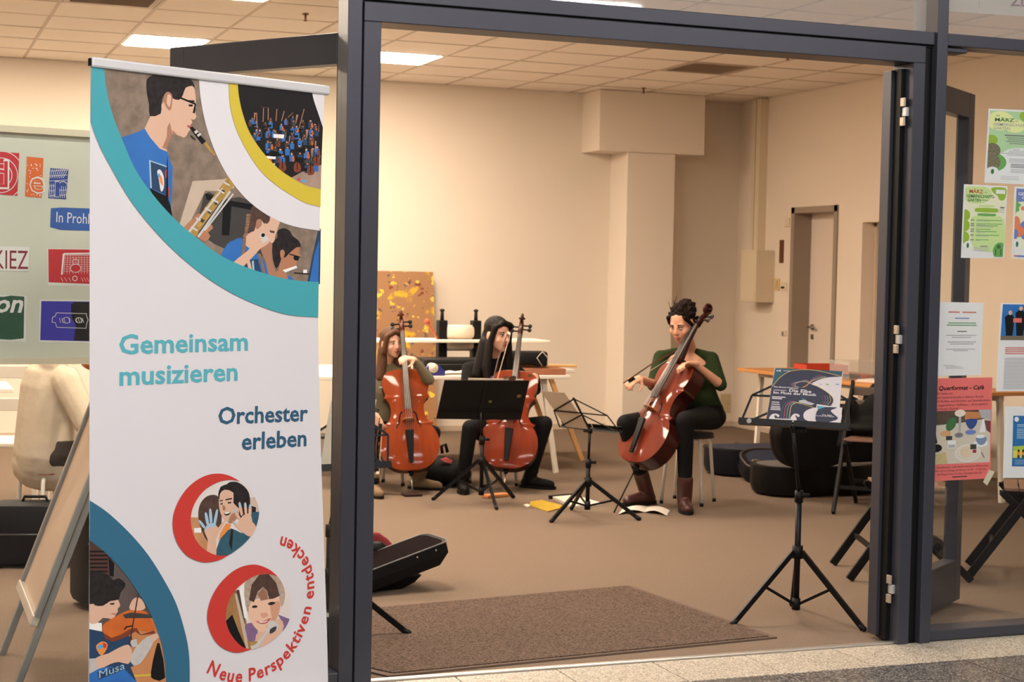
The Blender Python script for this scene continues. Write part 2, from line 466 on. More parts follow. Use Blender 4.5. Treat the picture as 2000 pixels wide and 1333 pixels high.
struct('baseboard_right', MB().span((RX1 - .012, D1[1], 0), (RX1 + .01, RY1, .05)).span((RX1 - .012, D2[1], 0), (RX1 + .01, D1[0], .05)).span((RX1 - .012, 0.1, 0), (RX1 + .01, D2[0], .05)), MATS['baseboard'])
M_dframe = mat('door_frame_grey', (150, 134, 118), .5)
M_dleaf = mat('door_leaf', (222, 206, 190), .55)
d1 = bpy.data.objects.new('door_1', None); COL.objects.link(d1); d1.location = (RX1, (D1[0] + D1[1]) / 2, 0); d1['kind'] = 'structure'
fr = MB(); t = .055
for y0, y1 in ((D1[0], D1[0] + t), (D1[1] - t, D1[1])):
    fr.span((RX1 - .015, y0, 0), (RX1 + .22, y1, D1[2]))
fr.span((RX1 - .015, D1[0], D1[2] - t), (RX1 + .22, D1[1], D1[2]))
fr.build('door_frame', M_dframe, d1, world=True)
lf = MB().span((RX1 + .17, D1[0] + t - .01, 0.008), (RX1 + .21, D1[1] - t + .01, D1[2] - t + .01), .003).build('door_leaf', M_dleaf, d1, world=True)
hp = V(RX1 + .165, D1[1] - t - .07, 1.02)
hb = MB().box(hp, (.008, .05, .05), None, .003).box(hp + V(0, 0, -.09), (.008, .045, .045), None, .003).tube([hp, hp + V(-.05, 0, 0), hp + V(-.055, -.02, 0), hp + V(-.055, -.12, 0)], .009)
hb.build('door_handle', mat('steel', (150, 146, 140), .35, .9), lf, True, world=True)
d2 = bpy.data.objects.new('door_2', None); COL.objects.link(d2); d2.location = (RX1, (D2[0] + D2[1]) / 2, 0); d2['kind'] = 'structure'
MB().span((RX1 + .19, D2[0], 0.008), (RX1 + .23, D2[1], D2[2])).build('door_leaf', M_dleaf, d2, world=True)
fr = MB()
for y0, y1 in ((D2[0], D2[0] + .03), (D2[1] - .03, D2[1])): fr.span((RX1 + .12, y0, 0), (RX1 + .19, y1, D2[2]))
fr.span((RX1 + .12, D2[0], D2[2] - .03), (RX1 + .19, D2[1], D2[2]))
fr.build('door_frame', mat('door_frame_cream', (206, 190, 168), .6), d2, world=True)

# ---- suspended ceiling: rails and single tiles
ce = struct('ceiling', MB().span((RX0 - .1, -.05, RZ + .03), (RX1 + .3, RY1 + .1, RZ + .2)), M_ceil)
XP, X0, YP, Y0 = 0.6125, 1.607, 0.63, 6.10
xs = [X0 + XP * k for k in range(-7, 10)] + [RX1]; ys = [0.08] + [Y0 + YP * k for k in range(-9, 4)] + [RY1]
LAMPS = {(-3, 1), (0, 1), (3, 1)} | {(k, j) for k in (-3, 0, 3) for j in (-3, -7)}
VENTS = {(7, 0), (-1, -2)}
tm = {}
for i in range(len(xs) - 1):
    for j in range(len(ys) - 1):
        key = (i - 7, j - 10)
        if key in LAMPS or key in VENTS: continue
        sx, sy = xs[i + 1] - xs[i] - .02, ys[j + 1] - ys[j] - .02; kk = (round(sx, 3), round(sy, 3))
        if sx < .05 or sy < .05: continue
        if kk not in tm: tm[kk] = MB().box((0, 0, 0), (sx, sy, .015), None, .002).mesh('ceiling_tile', M_ceil)
        o = bpy.data.objects.new('ceiling_tile', tm[kk]); COL.objects.link(o); o.parent = ce
        o.location = ((xs[i] + xs[i + 1]) / 2, (ys[j] + ys[j + 1]) / 2, RZ + .011); o.rotation_euler = (random.uniform(-.004, .004), random.uniform(-.004, .004), 0)
for x in xs[:-1]: MB().span((x - .011, .05, RZ), (x + .011, RY1, RZ + .03)).build('ceiling_rail', M_grid, ce)
for y in ys[1:-1]: MB().span((RX0, y - .011, RZ + .0005), (RX1, y + .011, RZ + .0295)).build('ceiling_rail', M_grid, ce)
LAB = {(0, 1): 'lit square ceiling panel left of the dark post, above the banner', (3, 1): 'lit square ceiling panel just right of the dark post, in the open doorway'}
for (k, j) in sorted(LAMPS):
    x, y = X0 + XP * (k + .5), Y0 + YP * (j + .5)
    l = thing('ceiling_lamp', LAB.get((k, j), 'lit ceiling panel %s row from the storefront, %s from the left wall' % ({1: 'in the third', -3: 'in the second', -7: 'in the first'}[j], {-3: 'first', 0: 'second', 3: 'third', 6: 'fourth'}[k])), 'ceiling lamp', (x, y, RZ), 0, 'square ceiling lamps')
    MB().box((0, 0, .010), (XP - .03, YP - .03, .02)).build('housing', M_white, l)
    MB().box((0, 0, -.003), (XP - .07, YP - .07, .005)).build('diffuser', M_lampW, l)
M_vent = mat('vent_metal', (176, 158, 140), .5, .2)
for n, (k, j) in enumerate(sorted(VENTS)):
    x, y = X0 + XP * (k + .5), Y0 + YP * (j + .5)
    v = thing('ceiling_vent', ['slatted ceiling vent cut by the top edge above the banner', 'square slatted ceiling vent above the pilaster, seen through the doorway'][n], 'vent', (x, y, RZ), 0, 'ceiling vents')
    fr = MB(); a, b = XP / 2 - .015, YP / 2 - .015
    for s in (-1, 1): fr.box((0, s * (b - .02), .006), (2 * a, .04, .012)); fr.box((s * (a - .02), 0, .006), (.04, 2 * b - .08, .012))
    fr.build('frame', M_vent, v)
    MB().box((0, 0, .02), (2 * a, 2 * b, .008)).build('backing', mat('vent_dark', (70, 58, 48), .9), v)
    sm = MB().box((0, 0, 0), (2 * a - .1, .018, .004), Matrix.Rotation(.6, 3, 'X')).mesh('slat', M_vent)
    for q in range(11):
        o = bpy.data.objects.new('slat', sm); COL.objects.link(o); o.parent = v; o.location = (0, -b + .07 + q * (2 * b - .14) / 10, .007)
M_spr = mat('sprinkler_metal', (120, 78, 52), .4, .6)
for n, (x, y) in enumerate(((2.55, 5.18), (6.33, 7.91), (6.30, 5.32))):
    s = thing('sprinkler', ['small brown ceiling sprinkler head near the top of the dark post', 'brown ceiling sprinkler head in front of the pilaster', 'brown ceiling sprinkler head just below the door frame header'][n], 'sprinkler', (x, y, RZ), 0, 'ceiling sprinklers')
    MB().tube([(0, 0, 0), (0, 0, -.006)], .022, 12).build('rosette', M_spr, s)
    MB().tube([(0, 0, 0), (0, 0, -.045)], [.010, .006], 8).tube([(0, 0, -.045), (0, 0, -.049)], .014, 10).build('nozzle', M_spr, s, True)

# ---- arcade shell behind the camera
M_arc = mat('arcade_wall', (150, 148, 146), .8)
struct('ceiling_arcade', MB().span((-9, -10, 3.9), (12, 0.0, 4.05)), mat('arcade_ceiling', (120, 120, 122), .8))
struct('wall_arcade', MB().span((-9, -10.2, 0), (12, -10, 4)), M_arc)
struct('wall_front', MB().span((-9, -.02, 0), (-1.6, .12, 3.95)).span((5.45, -.02, 0), (12, .12, 3.95)).span((-1.6, -.02, 3.25), (5.45, .12, 3.95)), M_arc)
for n, (x, y) in enumerate([(x, y) for y in (-2.4, -5.0, -7.6) for x in (-4.5, -1.2, 2.1, 5.4)]):  # unseen strip lamps, guessed and added to light and reflect in the storefront
    l = thing('added_strip_lamp', 'added unseen arcade ceiling strip lamp, %s row from the storefront, %s from the left' % (('first', 'second', 'third')[n // 4], ('first', 'second', 'third', 'fourth')[n % 4]), 'strip lamp', (x, y, 3.9), 0, 'strip lamps on the arcade ceiling')
    MB().box((0, 0, -.03), (1.54, .14, .058), None, .004).build('housing', M_white, l)
    MB().box((0, 0, -.064), (1.5, .11, .008)).build('tube', M_lampM, l)

# ================================================================== STOREFRONT
sf = bpy.data.objects.new('window_1', None); COL.objects.link(sf); sf['kind'] = 'structure'
XL, XLi, XR, XM0, XM1 = 1.460, 1.578, 3.760, 3.862, 3.912     # left post, opening, right jamb, mullion
H1, H2, H3 = 2.322, 2.398, 2.449                             # opening head, groove, transom rail top
def member(name, a, b, m=M_frame, bev=.003, parent=sf):
    return MB().span(a, b, bev).build(name, m, parent)
member('post', (XL, -.015, 0), (XL + .052, .12, 3.25)); member('post', (XL + .056, -.022, 0), (XLi, .12, H1))
member('seal', (XL + .05, -.005, 0), (XL + .058, .1, H1 + .05), M_seal, 0)
member('header', (XL + .056, -.022, H1), (XR + .055, .12, H2 - .008)); member('transom_rail', (XL + .052, -.015, H2), (XM0, .12, H3))
member('seal', (XL + .05, -.002, H2 - .009), (XR + .1, .1, H2 + .001), M_seal, 0)
member('jamb', (XR, -.022, 0), (XR + .055, .12, H1))
member('seal', (XR + .05, .004, 0), (XM0 + .01, .1, H2), M_seal, 0)
member('mullion', (XM0, -.03, 0), (XM1, .14, 3.25))
member('transom_rail', (XM1, -.015, 2.400), (5.45, .10, 2.449)); member('bottom_rail', (XM1, -.012, 0.002), (5.45, .10, .045))
member('bottom_rail', (-1.6, -.012, 0.002), (XL, .10, .045)); member('top_rail', (-1.6, -.012, 3.19), (5.45, .10, 3.25))
member('mullion', (5.40, -.03, 0), (5.45, .14, 3.25)); member('mullion', (-1.6, -.03, 0), (-1.55, .14, 3.25)); 
member('closer_box', (XM1, .0, 2.378), (XM1 + .115, .09, 2.396))
M_glass_r = glass_mat('pane_glass_right', (0.97, 0.98, 0.975), 1.5)
M_glass_t = glass_mat('pane_glass_transom', (0.86, 0.84, 0.80), 1.6, 0.16)  # warm-tinted pane with some white diffuse mixed in
member('pane', (-1.55, .045, .045), (XL, .053, 3.19), M_glass, 0)
member('pane', (XL + .052, .045, H3), (XM0, .053, 3.19), M_glass_t, 0)
member('pane', (XM1, .045, 2.449), (5.40, .053, 3.19), M_glass_t, 0)
member('pane', (XM1, .045, .045), (5.40, .053, 2.400), M_glass_r, 0)
# ---- two door leaves swung into the hall
def leaf(name, hinge, end, label_parts, side):
    d = bpy.data.objects.new(name, None); COL.objects.link(d); d['kind'] = 'structure'
    hx = V(*hinge, 0); ex = V(*end, 0); L = (ex - hx).length; ax = (ex - hx).normalized(); n = V(-ax.y, ax.x, 0)
    d.matrix_world = Matrix(((ax.x, n.x, 0, hx.x), (ax.y, n.y, 0, hx.y), (0, 0, 1, 0), (0, 0, 0, 1)))
    T = .06
    for x0, x1 in ((0, .075), (L - .075, L)): MB().span((x0, -T / 2, .02), (x1, T / 2, 2.30), .003).build('stile', M_frame, d)
    MB().span((.075, -T / 2, 2.19), (L - .075, T / 2, 2.30), .003).build('top_rail', M_frame, d)
    MB().span((.075, -T / 2, .02), (L - .075, T / 2, .21), .003).build('bottom_rail', M_frame, d)
    MB().span((.07, -.004, .2), (L - .07, .004, 2.2)).build('pane', M_glass, d)
    return d
dl = leaf('door_3', (1.53, .10), (1.01, .86), None, -1)
dr = leaf('door_4', (3.775, .10), (4.51, .64), None, 1)
# hinge edge of the right leaf standing in the opening: dark profile with silver hinges
he = MB().span((3.722, .075, .02), (3.748, .135, 2.30), .002).build('edge_profile', M_frame, dr, world=True)
MB().span((3.738, .03, .012), (3.768, .10, 2.302)).build('edge_gasket', M_seal, dr, world=True)
M_hinge = mat('hinge_aluminium', (206, 204, 204), .4, .6)
for z in (2.13, 1.225, .22):
    h = MB().span((3.744, .0, z - .018), (3.760, .03, z + .018), .002).build('hinge', M_hinge, dr, world=True)
    MB().span((3.736, .005, z + .021), (3.747, .03, z + .056), .002).span((3.736, .005, z - .056), (3.747, .03, z - .021), .002).build('hinge_wing', mat('hinge_brass', (190, 176, 156), .4, .6), h, world=True)
# ================================================================== ROLL-UP BANNER
BA, BB = V(.522, -.712, 0), V(1.308, -.344, 0)
bu = (BB - BA).normalized(); bn = bu.cross(V(0, 0, 1))
bnr = thing('roll_up_banner', 'tall white roll-up banner with teal, yellow and blue rings and German lettering', 'banner', (BA + BB) / 2, math.atan2(bu.y, bu.x))
M_fab = mat('banner_fabric', (216, 212, 214), .6, bump=.03, bscale=400)
M_bar = mat('banner_bar', (208, 206, 206), .35, .15)
BO = BA + V(0, 0, 2.05)                                     # top left corner of the bar; u right, v up
P = Print(BO + bn * .0022, bu, V(0, 0, 1))
left = [(178, 118), (176, 300), (175.5, 700), (175, 1100), (173.5, 1333), (173, 1400), (173, 1520)]
right = [(634, 170), (630, 230), (626.5, 330), (624, 450), (622, 560), (622, 660), (625, 800), (629, 940), (634, 1090), (639, 1240), (641, 1333), (643, 1400), (644, 1480)]
lu = [P.uv(*p) for p in spline(left, 5)]; ru = [P.uv(*p) for p in spline(right, 5)]
def edge(E, v):
    for a, b in zip(E[:-1], E[1:]):
        if b[1] <= v <= a[1]: t = (a[1] - v) / ((a[1] - b[1]) or 1); return a[0] + (b[0] - a[0]) * t
    return E[0][0] if v > E[0][1] else E[-1][0]
vb = -1.96
def fab(s, t):
    v = -.02 + (vb + .02) * s; a, b = edge(lu, v), edge(ru, v); u = a + (b - a) * t
    return BO + bu * u + V(0, 0, v)
MB().sheet(fab, 60, 8, bn * .0015).build('fabric', M_fab, bnr, world=True)
c0, c1 = P.uv(178, 120), P.uv(640, 178)
MB().box(BO + bu * .434 + V(0, 0, -.012), (.874, .022, .030), Matrix.Rotation(math.atan2(bu.y, bu.x), 3, 'Z'), .006).build('top_bar', M_bar, bnr, world=True)
MB().box(BO + bu * -.004 + V(0, 0, -.012), (.003, .016, .022), Matrix.Rotation(math.atan2(bu.y, bu.x), 3, 'Z'), .002).build('end_cap', M_black, bnr, world=True)
R3 = Matrix.Rotation(math.atan2(bu.y, bu.x), 3, 'Z')
MB().box(BO + bu * .43 + V(0, 0, -2.0), (.89, .085, .085), R3, .02).build('base_cassette', M_bar, bnr, world=True)
for q in (.15, .72): MB().box(BO + bu * q + V(0, 0, -2.044), (.035, .34, .010), R3, .003).build('foot', M_bar, bnr, world=True)
MB().tube([BO + bu * .43 - bn * .03 + V(0, 0, -2.0), BO + bu * .43 - bn * .03 + V(0, 0, -.02)], .008).build('support_pole', M_bar, bnr, world=True)

def ink(name, rgb, var=0.0, scale=40, rgb2=None): return mat('ink_' + name, rgb, .6, var=var, scale=scale, rgb2=rgb2)
I_teal = ink('teal', (62, 158, 168)); I_yel = ink('yellow', (206, 182, 52)); I_blue = ink('petrol', (42, 100, 128)); I_red = ink('red', (196, 52, 42))
I_txt1 = ink('turquoise_text', (84, 170, 182)); I_txt2 = ink('navy_text', (38, 84, 112)); I_white = ink('white', (220, 216, 218))
I_wallb = ink('stone_wall', (146, 126, 108), .8, 26, (96, 80, 66)); I_skin = ink('skin', (216, 174, 148)); I_skin2 = ink('skin_shade', (168, 118, 92)); I_dskin = ink('skin_dark', (176, 120, 86))
I_hair = ink('black_hair', (30, 26, 26), .5, 60, (58, 50, 48)); I_bshirt = ink('blue_shirt', (44, 112, 186), .4, 14, (24, 70, 130)); I_navy = ink('navy', (30, 62, 96), .3, 20, (20, 40, 66))
I_gold = ink('gold', (186, 148, 72), .5, 60, (110, 80, 34)); I_silver = ink('silver', (200, 196, 190)); I_black = ink('black', (20, 19, 20)); I_dgrey = ink('dark_grey', (62, 58, 54), .4, 20, (40, 38, 36))
I_stone = ink('pale_stone', (198, 178, 156), .3, 20, (168, 148, 126)); I_orange = ink('orange', (226, 138, 60)); I_braid = ink('braid', (150, 116, 86), .6, 90, (84, 62, 46))
I_brown = ink('brown_hair', (84, 58, 46), .6, 50, (44, 30, 26)); I_lt = ink('light_room', (222, 212, 206), .2, 12, (200, 184, 174)); I_pblue = ink('pale_blue', (158, 190, 208)); I_lblue = ink('light_blue', (76, 160, 206))
I_violin = ink('violin', (206, 104, 34), .4, 24, (160, 66, 20)); I_vdark = ink('violin_side', (120, 52, 24)); I_wood = ink('orange_floor', (196, 132, 84), .3, 16, (172, 106, 62)); I_wool = ink('grey_wool', (196, 190, 184), .4, 60, (160, 154, 148))
I_purple = ink('purple', (134, 102, 142), .4, 30, (84, 60, 92)); I_lip = ink('lip', (182, 92, 84)); I_fair = ink('fair_hair', (190, 168, 148), .6, 60, (130, 106, 86)); I_teeth = ink('teeth', (236, 232, 226)); I_jack = ink('denim', (46, 92, 108), .5, 40, (28, 58, 72))

tealO = [(177, 239), (194, 285), (230, 352), (269, 412), (329, 480), (393, 535), (456, 575), (520, 603), (568, 616), (621, 620)]
tealI = [(202, 126), (208, 178), (220, 225), (240, 277), (265, 333), (301, 384), (341, 428), (385, 466), (432, 500), (488, 525), (548, 543), (587, 549), (622, 551)]
whiO = [(388, 149), (391, 189), (401, 241), (420, 297), (448, 349), (484, 392), (528, 424), (572, 442), (624, 451)]
yelO = [(446, 156), (448, 201), (458, 245), (476, 285), (504, 329), (536, 360), (572, 384), (599, 398), (625, 404)]
yelI = [(463, 158), (466, 190), (474, 225), (488, 261), (512, 297), (540, 327), (568, 347), (595, 362), (625.5, 370)]
S = lambda p: spline(p, 6)
# --- photo ring 1: saxophone player, flute players
ph = Print(P.o, bu, V(0, 0, 1)); A = (230, 130, 4.04); C = (340, 380, 6.667)
mid1 = [(195, 125), (200, 180), (212, 228), (232, 280), (256, 337), (293, 389), (334, 434), (380, 473), (428, 507), (486, 533), (546, 550), (585, 556), (622, 558)]
ph.px(S(mid1) + S(whiO + [(624, 445)])[::-1] + [(395, 149)], I_wallb, 1)
L = lambda pts, m, l, sm=0: ph.px(pts, m, l, A, None, sm)
L([(590, 905), (830, 890), (900, 870), (920, 960), (800, 985), (690, 980), (640, 1090), (540, 1290), (480, 1270)], I_stone, 2)
L([(680, 1010), (720, 990), (830, 1050), (960, 1030), (1230, 1130), (1240, 1240), (1140, 1500), (930, 1480), (760, 1400), (620, 1300), (640, 1180)], I_dgrey, 2)
L([(830, 1060), (900, 1060), (880, 1333), (820, 1333)], I_black, 3); L([(690, 1000), (830, 1050), (1200, 1110), (1190, 1160), (830, 1090), (700, 1050)], I_black, 3)
L([(25, 560), (90, 540), (160, 515), (215, 488), (260, 560), (330, 640), (395, 680), (405, 725), (432, 790), (430, 950), (420, 1090), (425, 1230), (300, 1080), (110, 820)], I_bshirt, 2)
L([(530, 165), (590, 152), (606, 180), (615, 250), (618, 320), (608, 345), (620, 400), (602, 421), (577, 416), (590, 440), (568, 468), (580, 490), (560, 512), (540, 550), (520, 562), (470, 545), (430, 530), (405, 590), (383, 650), (390, 672), (330, 648), (255, 560), (212, 490), (255, 395), (340, 365), (345, 300), (400, 230), (480, 262), (510, 225)], I_skin, 3)
L([(410, 440), (430, 530), (405, 590), (383, 655), (350, 640), (385, 560), (390, 480)], I_skin2, 4); L([(430, 500), (470, 540), (520, 561), (470, 548), (432, 530)], I_skin2, 4)
L([(225, 130), (235, 95), (280, 65), (350, 53), (450, 60), (540, 85), (592, 120), (606, 170), (585, 152), (535, 168), (512, 228), (482, 264), (430, 250), (418, 212), (385, 200), (358, 240), (343, 300), (338, 372), (253, 392), (246, 300), (228, 210)], I_hair, 4, 2)
L([(385, 203), (415, 207), (432, 250), (418, 342), (392, 337), (366, 290), (360, 240)], I_skin2, 5, 2); L([(392, 225), (414, 225), (420, 260), (408, 320), (385, 290)], I_skin, 6, 2)
ph.line([(488, 240), (612, 294)], 11, I_black, 6, A) if False else None
for q in ([(488, 238), (614, 288), (612, 304), (486, 252)], [(606, 296), (618, 296), (606, 372), (590, 366)], [(545, 265), (605, 268), (605, 280), (550, 276)], [(556, 300), (592, 300), (588, 316), (560, 314)]): L(q, I_black, 6)
L([(545, 462), (585, 470), (575, 490), (548, 480)], I_lip, 5)
L([(248, 738), (385, 790), (385, 1020), (350, 1000), (258, 962)], I_navy, 3)
for q in ([(248, 738), (385, 786), (385, 796), (250, 748)], [(246, 738), (258, 742), (268, 960), (256, 962)]): L(q, I_pblue, 4)
L([(310, 830), (335, 815), (362, 870), (362, 960), (340, 985), (325, 900)], I_white, 4, 3); L([(322, 850), (338, 860), (352, 890), (352, 945), (332, 910)], I_orange, 5, 3); L([(316, 848), (330, 846), (332, 872), (320, 876)], I_lblue, 6, 3)
L([(372, 830), (386, 810), (386, 880), (374, 880)], I_red, 5); L([(390, 960), (404, 950), (404, 1030), (392, 1040)], I_red, 5)
L([(250, 960), (330, 1000), (380, 1020), (386, 760), (392, 700), (398, 1050), (415, 1100), (440, 1230), (330, 1120)], I_black, 5)
L([(563, 482), (590, 474), (694, 590), (664, 616)], I_black, 6); L([(600, 514), (622, 500), (636, 516), (612, 534)], I_silver, 7); L([(622, 540), (648, 524), (660, 536), (634, 556)], I_silver, 7); L([(575, 540), (612, 575), (608, 585), (572, 552)], I_black, 6)
L([(676, 610), (694, 592), (730, 640), (775, 700), (755, 700), (715, 660)], I_gold, 6)
L([(870, 870), (925, 930), (800, 1080), (690, 1230), (600, 1360), (530, 1330), (600, 1240), (690, 1110), (780, 990)], I_gold, 5)
for q in ([(820, 960), (832, 966), (560, 1320), (545, 1312)], [(880, 980), (892, 990), (640, 1350), (626, 1340)], [(905, 1000), (915, 1010), (690, 1300), (680, 1292)]): L(q, I_silver, 6)
for q in [(835, 905), (790, 965), (745, 1040), (690, 1110), (620, 1190), (580, 1260)]: L([(q[0], q[1]), (q[0] + 50, q[1] + 30), (q[0] + 44, q[1] + 42), (q[0] - 6, q[1] + 12)], I_silver, 7)
for q in [(820, 970), (770, 1060), (720, 1130), (660, 1200)]: L([(q[0], q[1]), (q[0] + 26, q[1] + 12), (q[0] + 10, q[1] + 36), (q[0] - 12, q[1] + 24)], I_dgrey, 7)
L([(505, 1290), (590, 1200), (640, 1160), (668, 1180), (640, 1230), (600, 1240), (560, 1310)], I_dskin, 6, 2); L([(655, 1310), (700, 1262), (738, 1248), (748, 1280), (712, 1310), (730, 1340), (690, 1380), (640, 1350)], I_dskin, 6, 2)
L = lambda pts, m, l, sm=0: ph.px(pts, m, l, C, None, sm)
L([(1870, 480), (1910, 470), (1900, 1170), (1730, 1170), (1790, 850)], I_navy, 2); L([(1830, 760), (1890, 600), (1880, 1160), (1760, 1160)], I_bshirt, 3)
L([(600, 840), (690, 650), (770, 600), (880, 565), (960, 690), (1100, 770), (1220, 950), (1240, 1090), (1000, 1060), (760, 960)], I_bshirt, 3, 2)
L([(925, 520), (1060, 470), (1075, 600), (975, 700), (915, 650)], I_skin, 4)
L([(1235, 280), (1370, 350), (1362, 400), (1335, 480), (1312, 560), (1295, 620), (1200, 650), (1050, 510), (1058, 430), (1080, 340), (1140, 340), (1180, 385)], I_skin, 5, 2)
L([(1020, 150), (1120, 190), (1250, 285), (1210, 385), (1135, 335), (1085, 335), (1055, 430), (1000, 490), (945, 515), (915, 440), (955, 300)], I_brown, 6, 2)
L([(1075, 335), (1130, 325), (1140, 390), (1090, 450), (1062, 430)], I_skin2, 7, 3); L([(1240, 465), (1310, 480), (1300, 505), (1250, 495)], I_brown, 7)
for q in range(7): L([(905 + (q % 2) * 6 - q * 3, 520 + q * 38), (945 - q * 3, 530 + q * 38), (930 - q * 3, 572 + q * 38), (890 - q * 3, 556 + q * 38)], I_braid, 6)
for q in range(7): L([(950 - q * 5, 250 + q * 40), (1000 - q * 6, 262 + q * 40), (985 - q * 6, 296 + q * 40), (935 - q * 5, 284 + q * 40)], I_braid, 7)
for q in range(6): L([(1085 + q * 14, 770 + q * 46), (1125 + q * 12, 775 + q * 46), (1140 + q * 12, 820 + q * 46), (1100 + q * 12, 818 + q * 46)], I_braid, 6)
L([(880, 930), (930, 860), (1090, 840), (1150, 1080), (1000, 1040)], I_navy, 4); L([(945, 870), (980, 850), (1012, 990), (990, 1010), (965, 960)], I_skin, 5, 2); L([(1010, 870), (1035, 860), (1045, 1000), (1020, 1010)], I_pblue, 5)
L([(740, 910), (960, 730), (1035, 590), (1058, 480), (1120, 455), (1180, 480), (1245, 570), (1225, 640), (1130, 700), (1050, 785), (900, 940), (860, 970)], I_skin, 7, 2)
L([(1125, 690), (1200, 610), (1272, 640), (1268, 840), (1320, 1000), (1365, 1140), (1245, 1110), (1190, 870), (1150, 790)], I_skin2, 6, 2)
L([(1110, 520), (1160, 490), (1240, 590), (1150, 640)], I_silver, 8); L([(1130, 530), (1150, 505), (1178, 515), (1176, 545), (1148, 556)], I_black, 9, 2)
L([(1590, 680), (1638, 700), (1628, 760), (1645, 805), (1598, 850), (1600, 890), (1570, 945), (1480, 985), (1360, 1020), (1390, 860), (1440, 820), (1500, 760)], I_dskin, 4, 2)
L([(1340, 500), (1370, 455), (1440, 440), (1510, 480), (1540, 540), (1620, 600), (1650, 680), (1590, 690), (1500, 765), (1440, 825), (1405, 800), (1380, 880), (1330, 970), (1285, 840), (1280, 640), (1345, 560)], I_hair, 5, 2)
L([(1380, 740), (1420, 720), (1440, 770), (1410, 840), (1385, 820)], I_dskin, 6, 3); L([(1500, 770), (1640, 810), (1640, 824), (1500, 786)], I_black, 7); L([(1560, 800), (1625, 815), (1610, 860), (1560, 850)], I_black, 7, 2)
L([(1370, 1000), (1590, 928), (1602, 956), (1400, 1036)], I_teeth, 6); L([(1330, 1010), (1400, 980), (1470, 1050), (1470, 1120), (1340, 1100)], I_dskin, 6, 2); L([(1460, 1040), (1530, 1080), (1570, 1150), (1470, 1140)], I_bshirt, 5); L([(1560, 1015), (1760, 1030), (1760, 1045), (1560, 1030)], I_black, 4); L([(1680, 980), (1730, 980), (1730, 1025), (1680, 1025)], I_teeth, 5)
ph.build('printed_photo', bnr, 'printed photo of children playing saxophone and flutes')
# --- photo 2: orchestra on a dark stage
ph2 = Print(P.o, bu, V(0, 0, 1))
reg = S([(456, 157), (459, 192), (467, 228), (481, 265), (505, 302), (534, 333), (563, 354), (592, 369), (625.5, 377)])
reg2 = reg + [(628.5, 290), (631, 230), (633, 178)]
I_stage = ink('stage_dark', (34, 31, 32), .5, 12, (22, 20, 21)); I_stagef = ink('stage_floor', (170, 142, 124), .4, 20, (120, 98, 84))
ph2.px(reg2, I_stage, 10)
ph2.px([(560, 352), (600, 330), (627, 322), (626, 378), (592, 369)], I_stagef, 11)
rnd = random.Random(5); B2 = (430, 150, 5.55)
figs = []
for row, (y0, n) in enumerate(((440, 5), (500, 9), (560, 11), (620, 12), (690, 12), (770, 11), (850, 9), (930, 7))):
    for i in range(n):
        x = 240 + (1110 - 240) * (i + rnd.uniform(.1, .9)) / n; y = y0 + rnd.uniform(-26, 26)
        xl = 215 + max(0, y - 200) * .05 + max(0, y - 480) * .55
        if x < xl + 40 or x > 1062: continue
        figs.append((y, x))
for y, x in sorted(figs):
    s = rnd.uniform(.85, 1.15) * (0.8 + (y - 440) / 1600); c = rnd.choice([I_bshirt, I_bshirt, I_bshirt, I_navy, I_navy, I_dgrey, I_brown])
    sh = lambda pts, m, l: ph2.px([(x + a * s, y + b * s) for a, b in pts], m, l, B2, None)
    sh([(-24, 16), (-12, 10), (14, 10), (26, 18), (24, 80), (-22, 80)], c, 12 + (int(y) % 3))
    sh([(-10, -16), (0, -22), (11, -16), (12, 2), (2, 12), (-9, 3)], rnd.choice([I_skin, I_dskin, I_skin2]), 15)
    sh([(-12, -14), (0, -26), (13, -16), (10, -8), (-9, -8)], rnd.choice([I_hair, I_brown]), 16)
    q = rnd.random()
    if q < .4: sh([(8, 24), (26, 20), (34, 60), (22, 88), (6, 70)], I_violin if q < .2 else I_vdark, 16)
    elif q < .62: sh([(22, 30), (30, 26), (rnd.uniform(20, 60), -80), (rnd.uniform(14, 50), -82)], I_skin2, 16)
    elif q < .75: sh([(-40, 40), (10, 36), (12, 64), (-38, 68)], I_black, 16)
for x, y, w, h, m in ((570, 620, 120, 50, I_teeth), (495, 860, 105, 36, I_teeth), (525, 805, 110, 60, I_black), (800, 870, 90, 60, I_black), (905, 905, 120, 40, I_dgrey), (835, 770, 85, 60, I_black)):
    ph2.px([(x, y), (x + w, y + 8), (x + w - 6, y + h), (x + 4, y + h - 8)], m, 17, B2)
for x, y in ((670, 960), (830, 970), (975, 1000), (1040, 900)):
    ph2.px([(x - 40, y + 30), (x - 26, y - 30), (x + 20, y - 36), (x + 42, y + 20), (x + 30, y + 60), (x - 20, y + 66)], I_vdark, 17, B2, None, 2); ph2.px([(x - 5, y - 70), (x + 4, y - 70), (x + 5, y + 40), (x - 4, y + 40)], I_black, 18, B2)
for (x0, y0, x1, y1) in ((465, 340, 460, 490), (515, 340, 515, 470), (435, 325, 525, 340), (390, 390, 395, 550), (610, 350, 600, 480), (905, 350, 850, 560), (785, 390, 730, 440), (690, 370, 660, 480)):
    ph2.px([(x0 - 4, y0), (x0 + 5, y0), (x1 + 5, y1), (x1 - 4, y1)], I_skin2, 17, B2)
ph2.px([(870, 1120), (940, 1125), (930, 1142), (880, 1140)], I_lblue, 17, B2); ph2.px([(830, 1105), (865, 1100), (862, 1125), (834, 1122)], I_red, 17, B2)
ph2.build('printed_photo', bnr, 'printed photo of a youth orchestra in blue shirts')
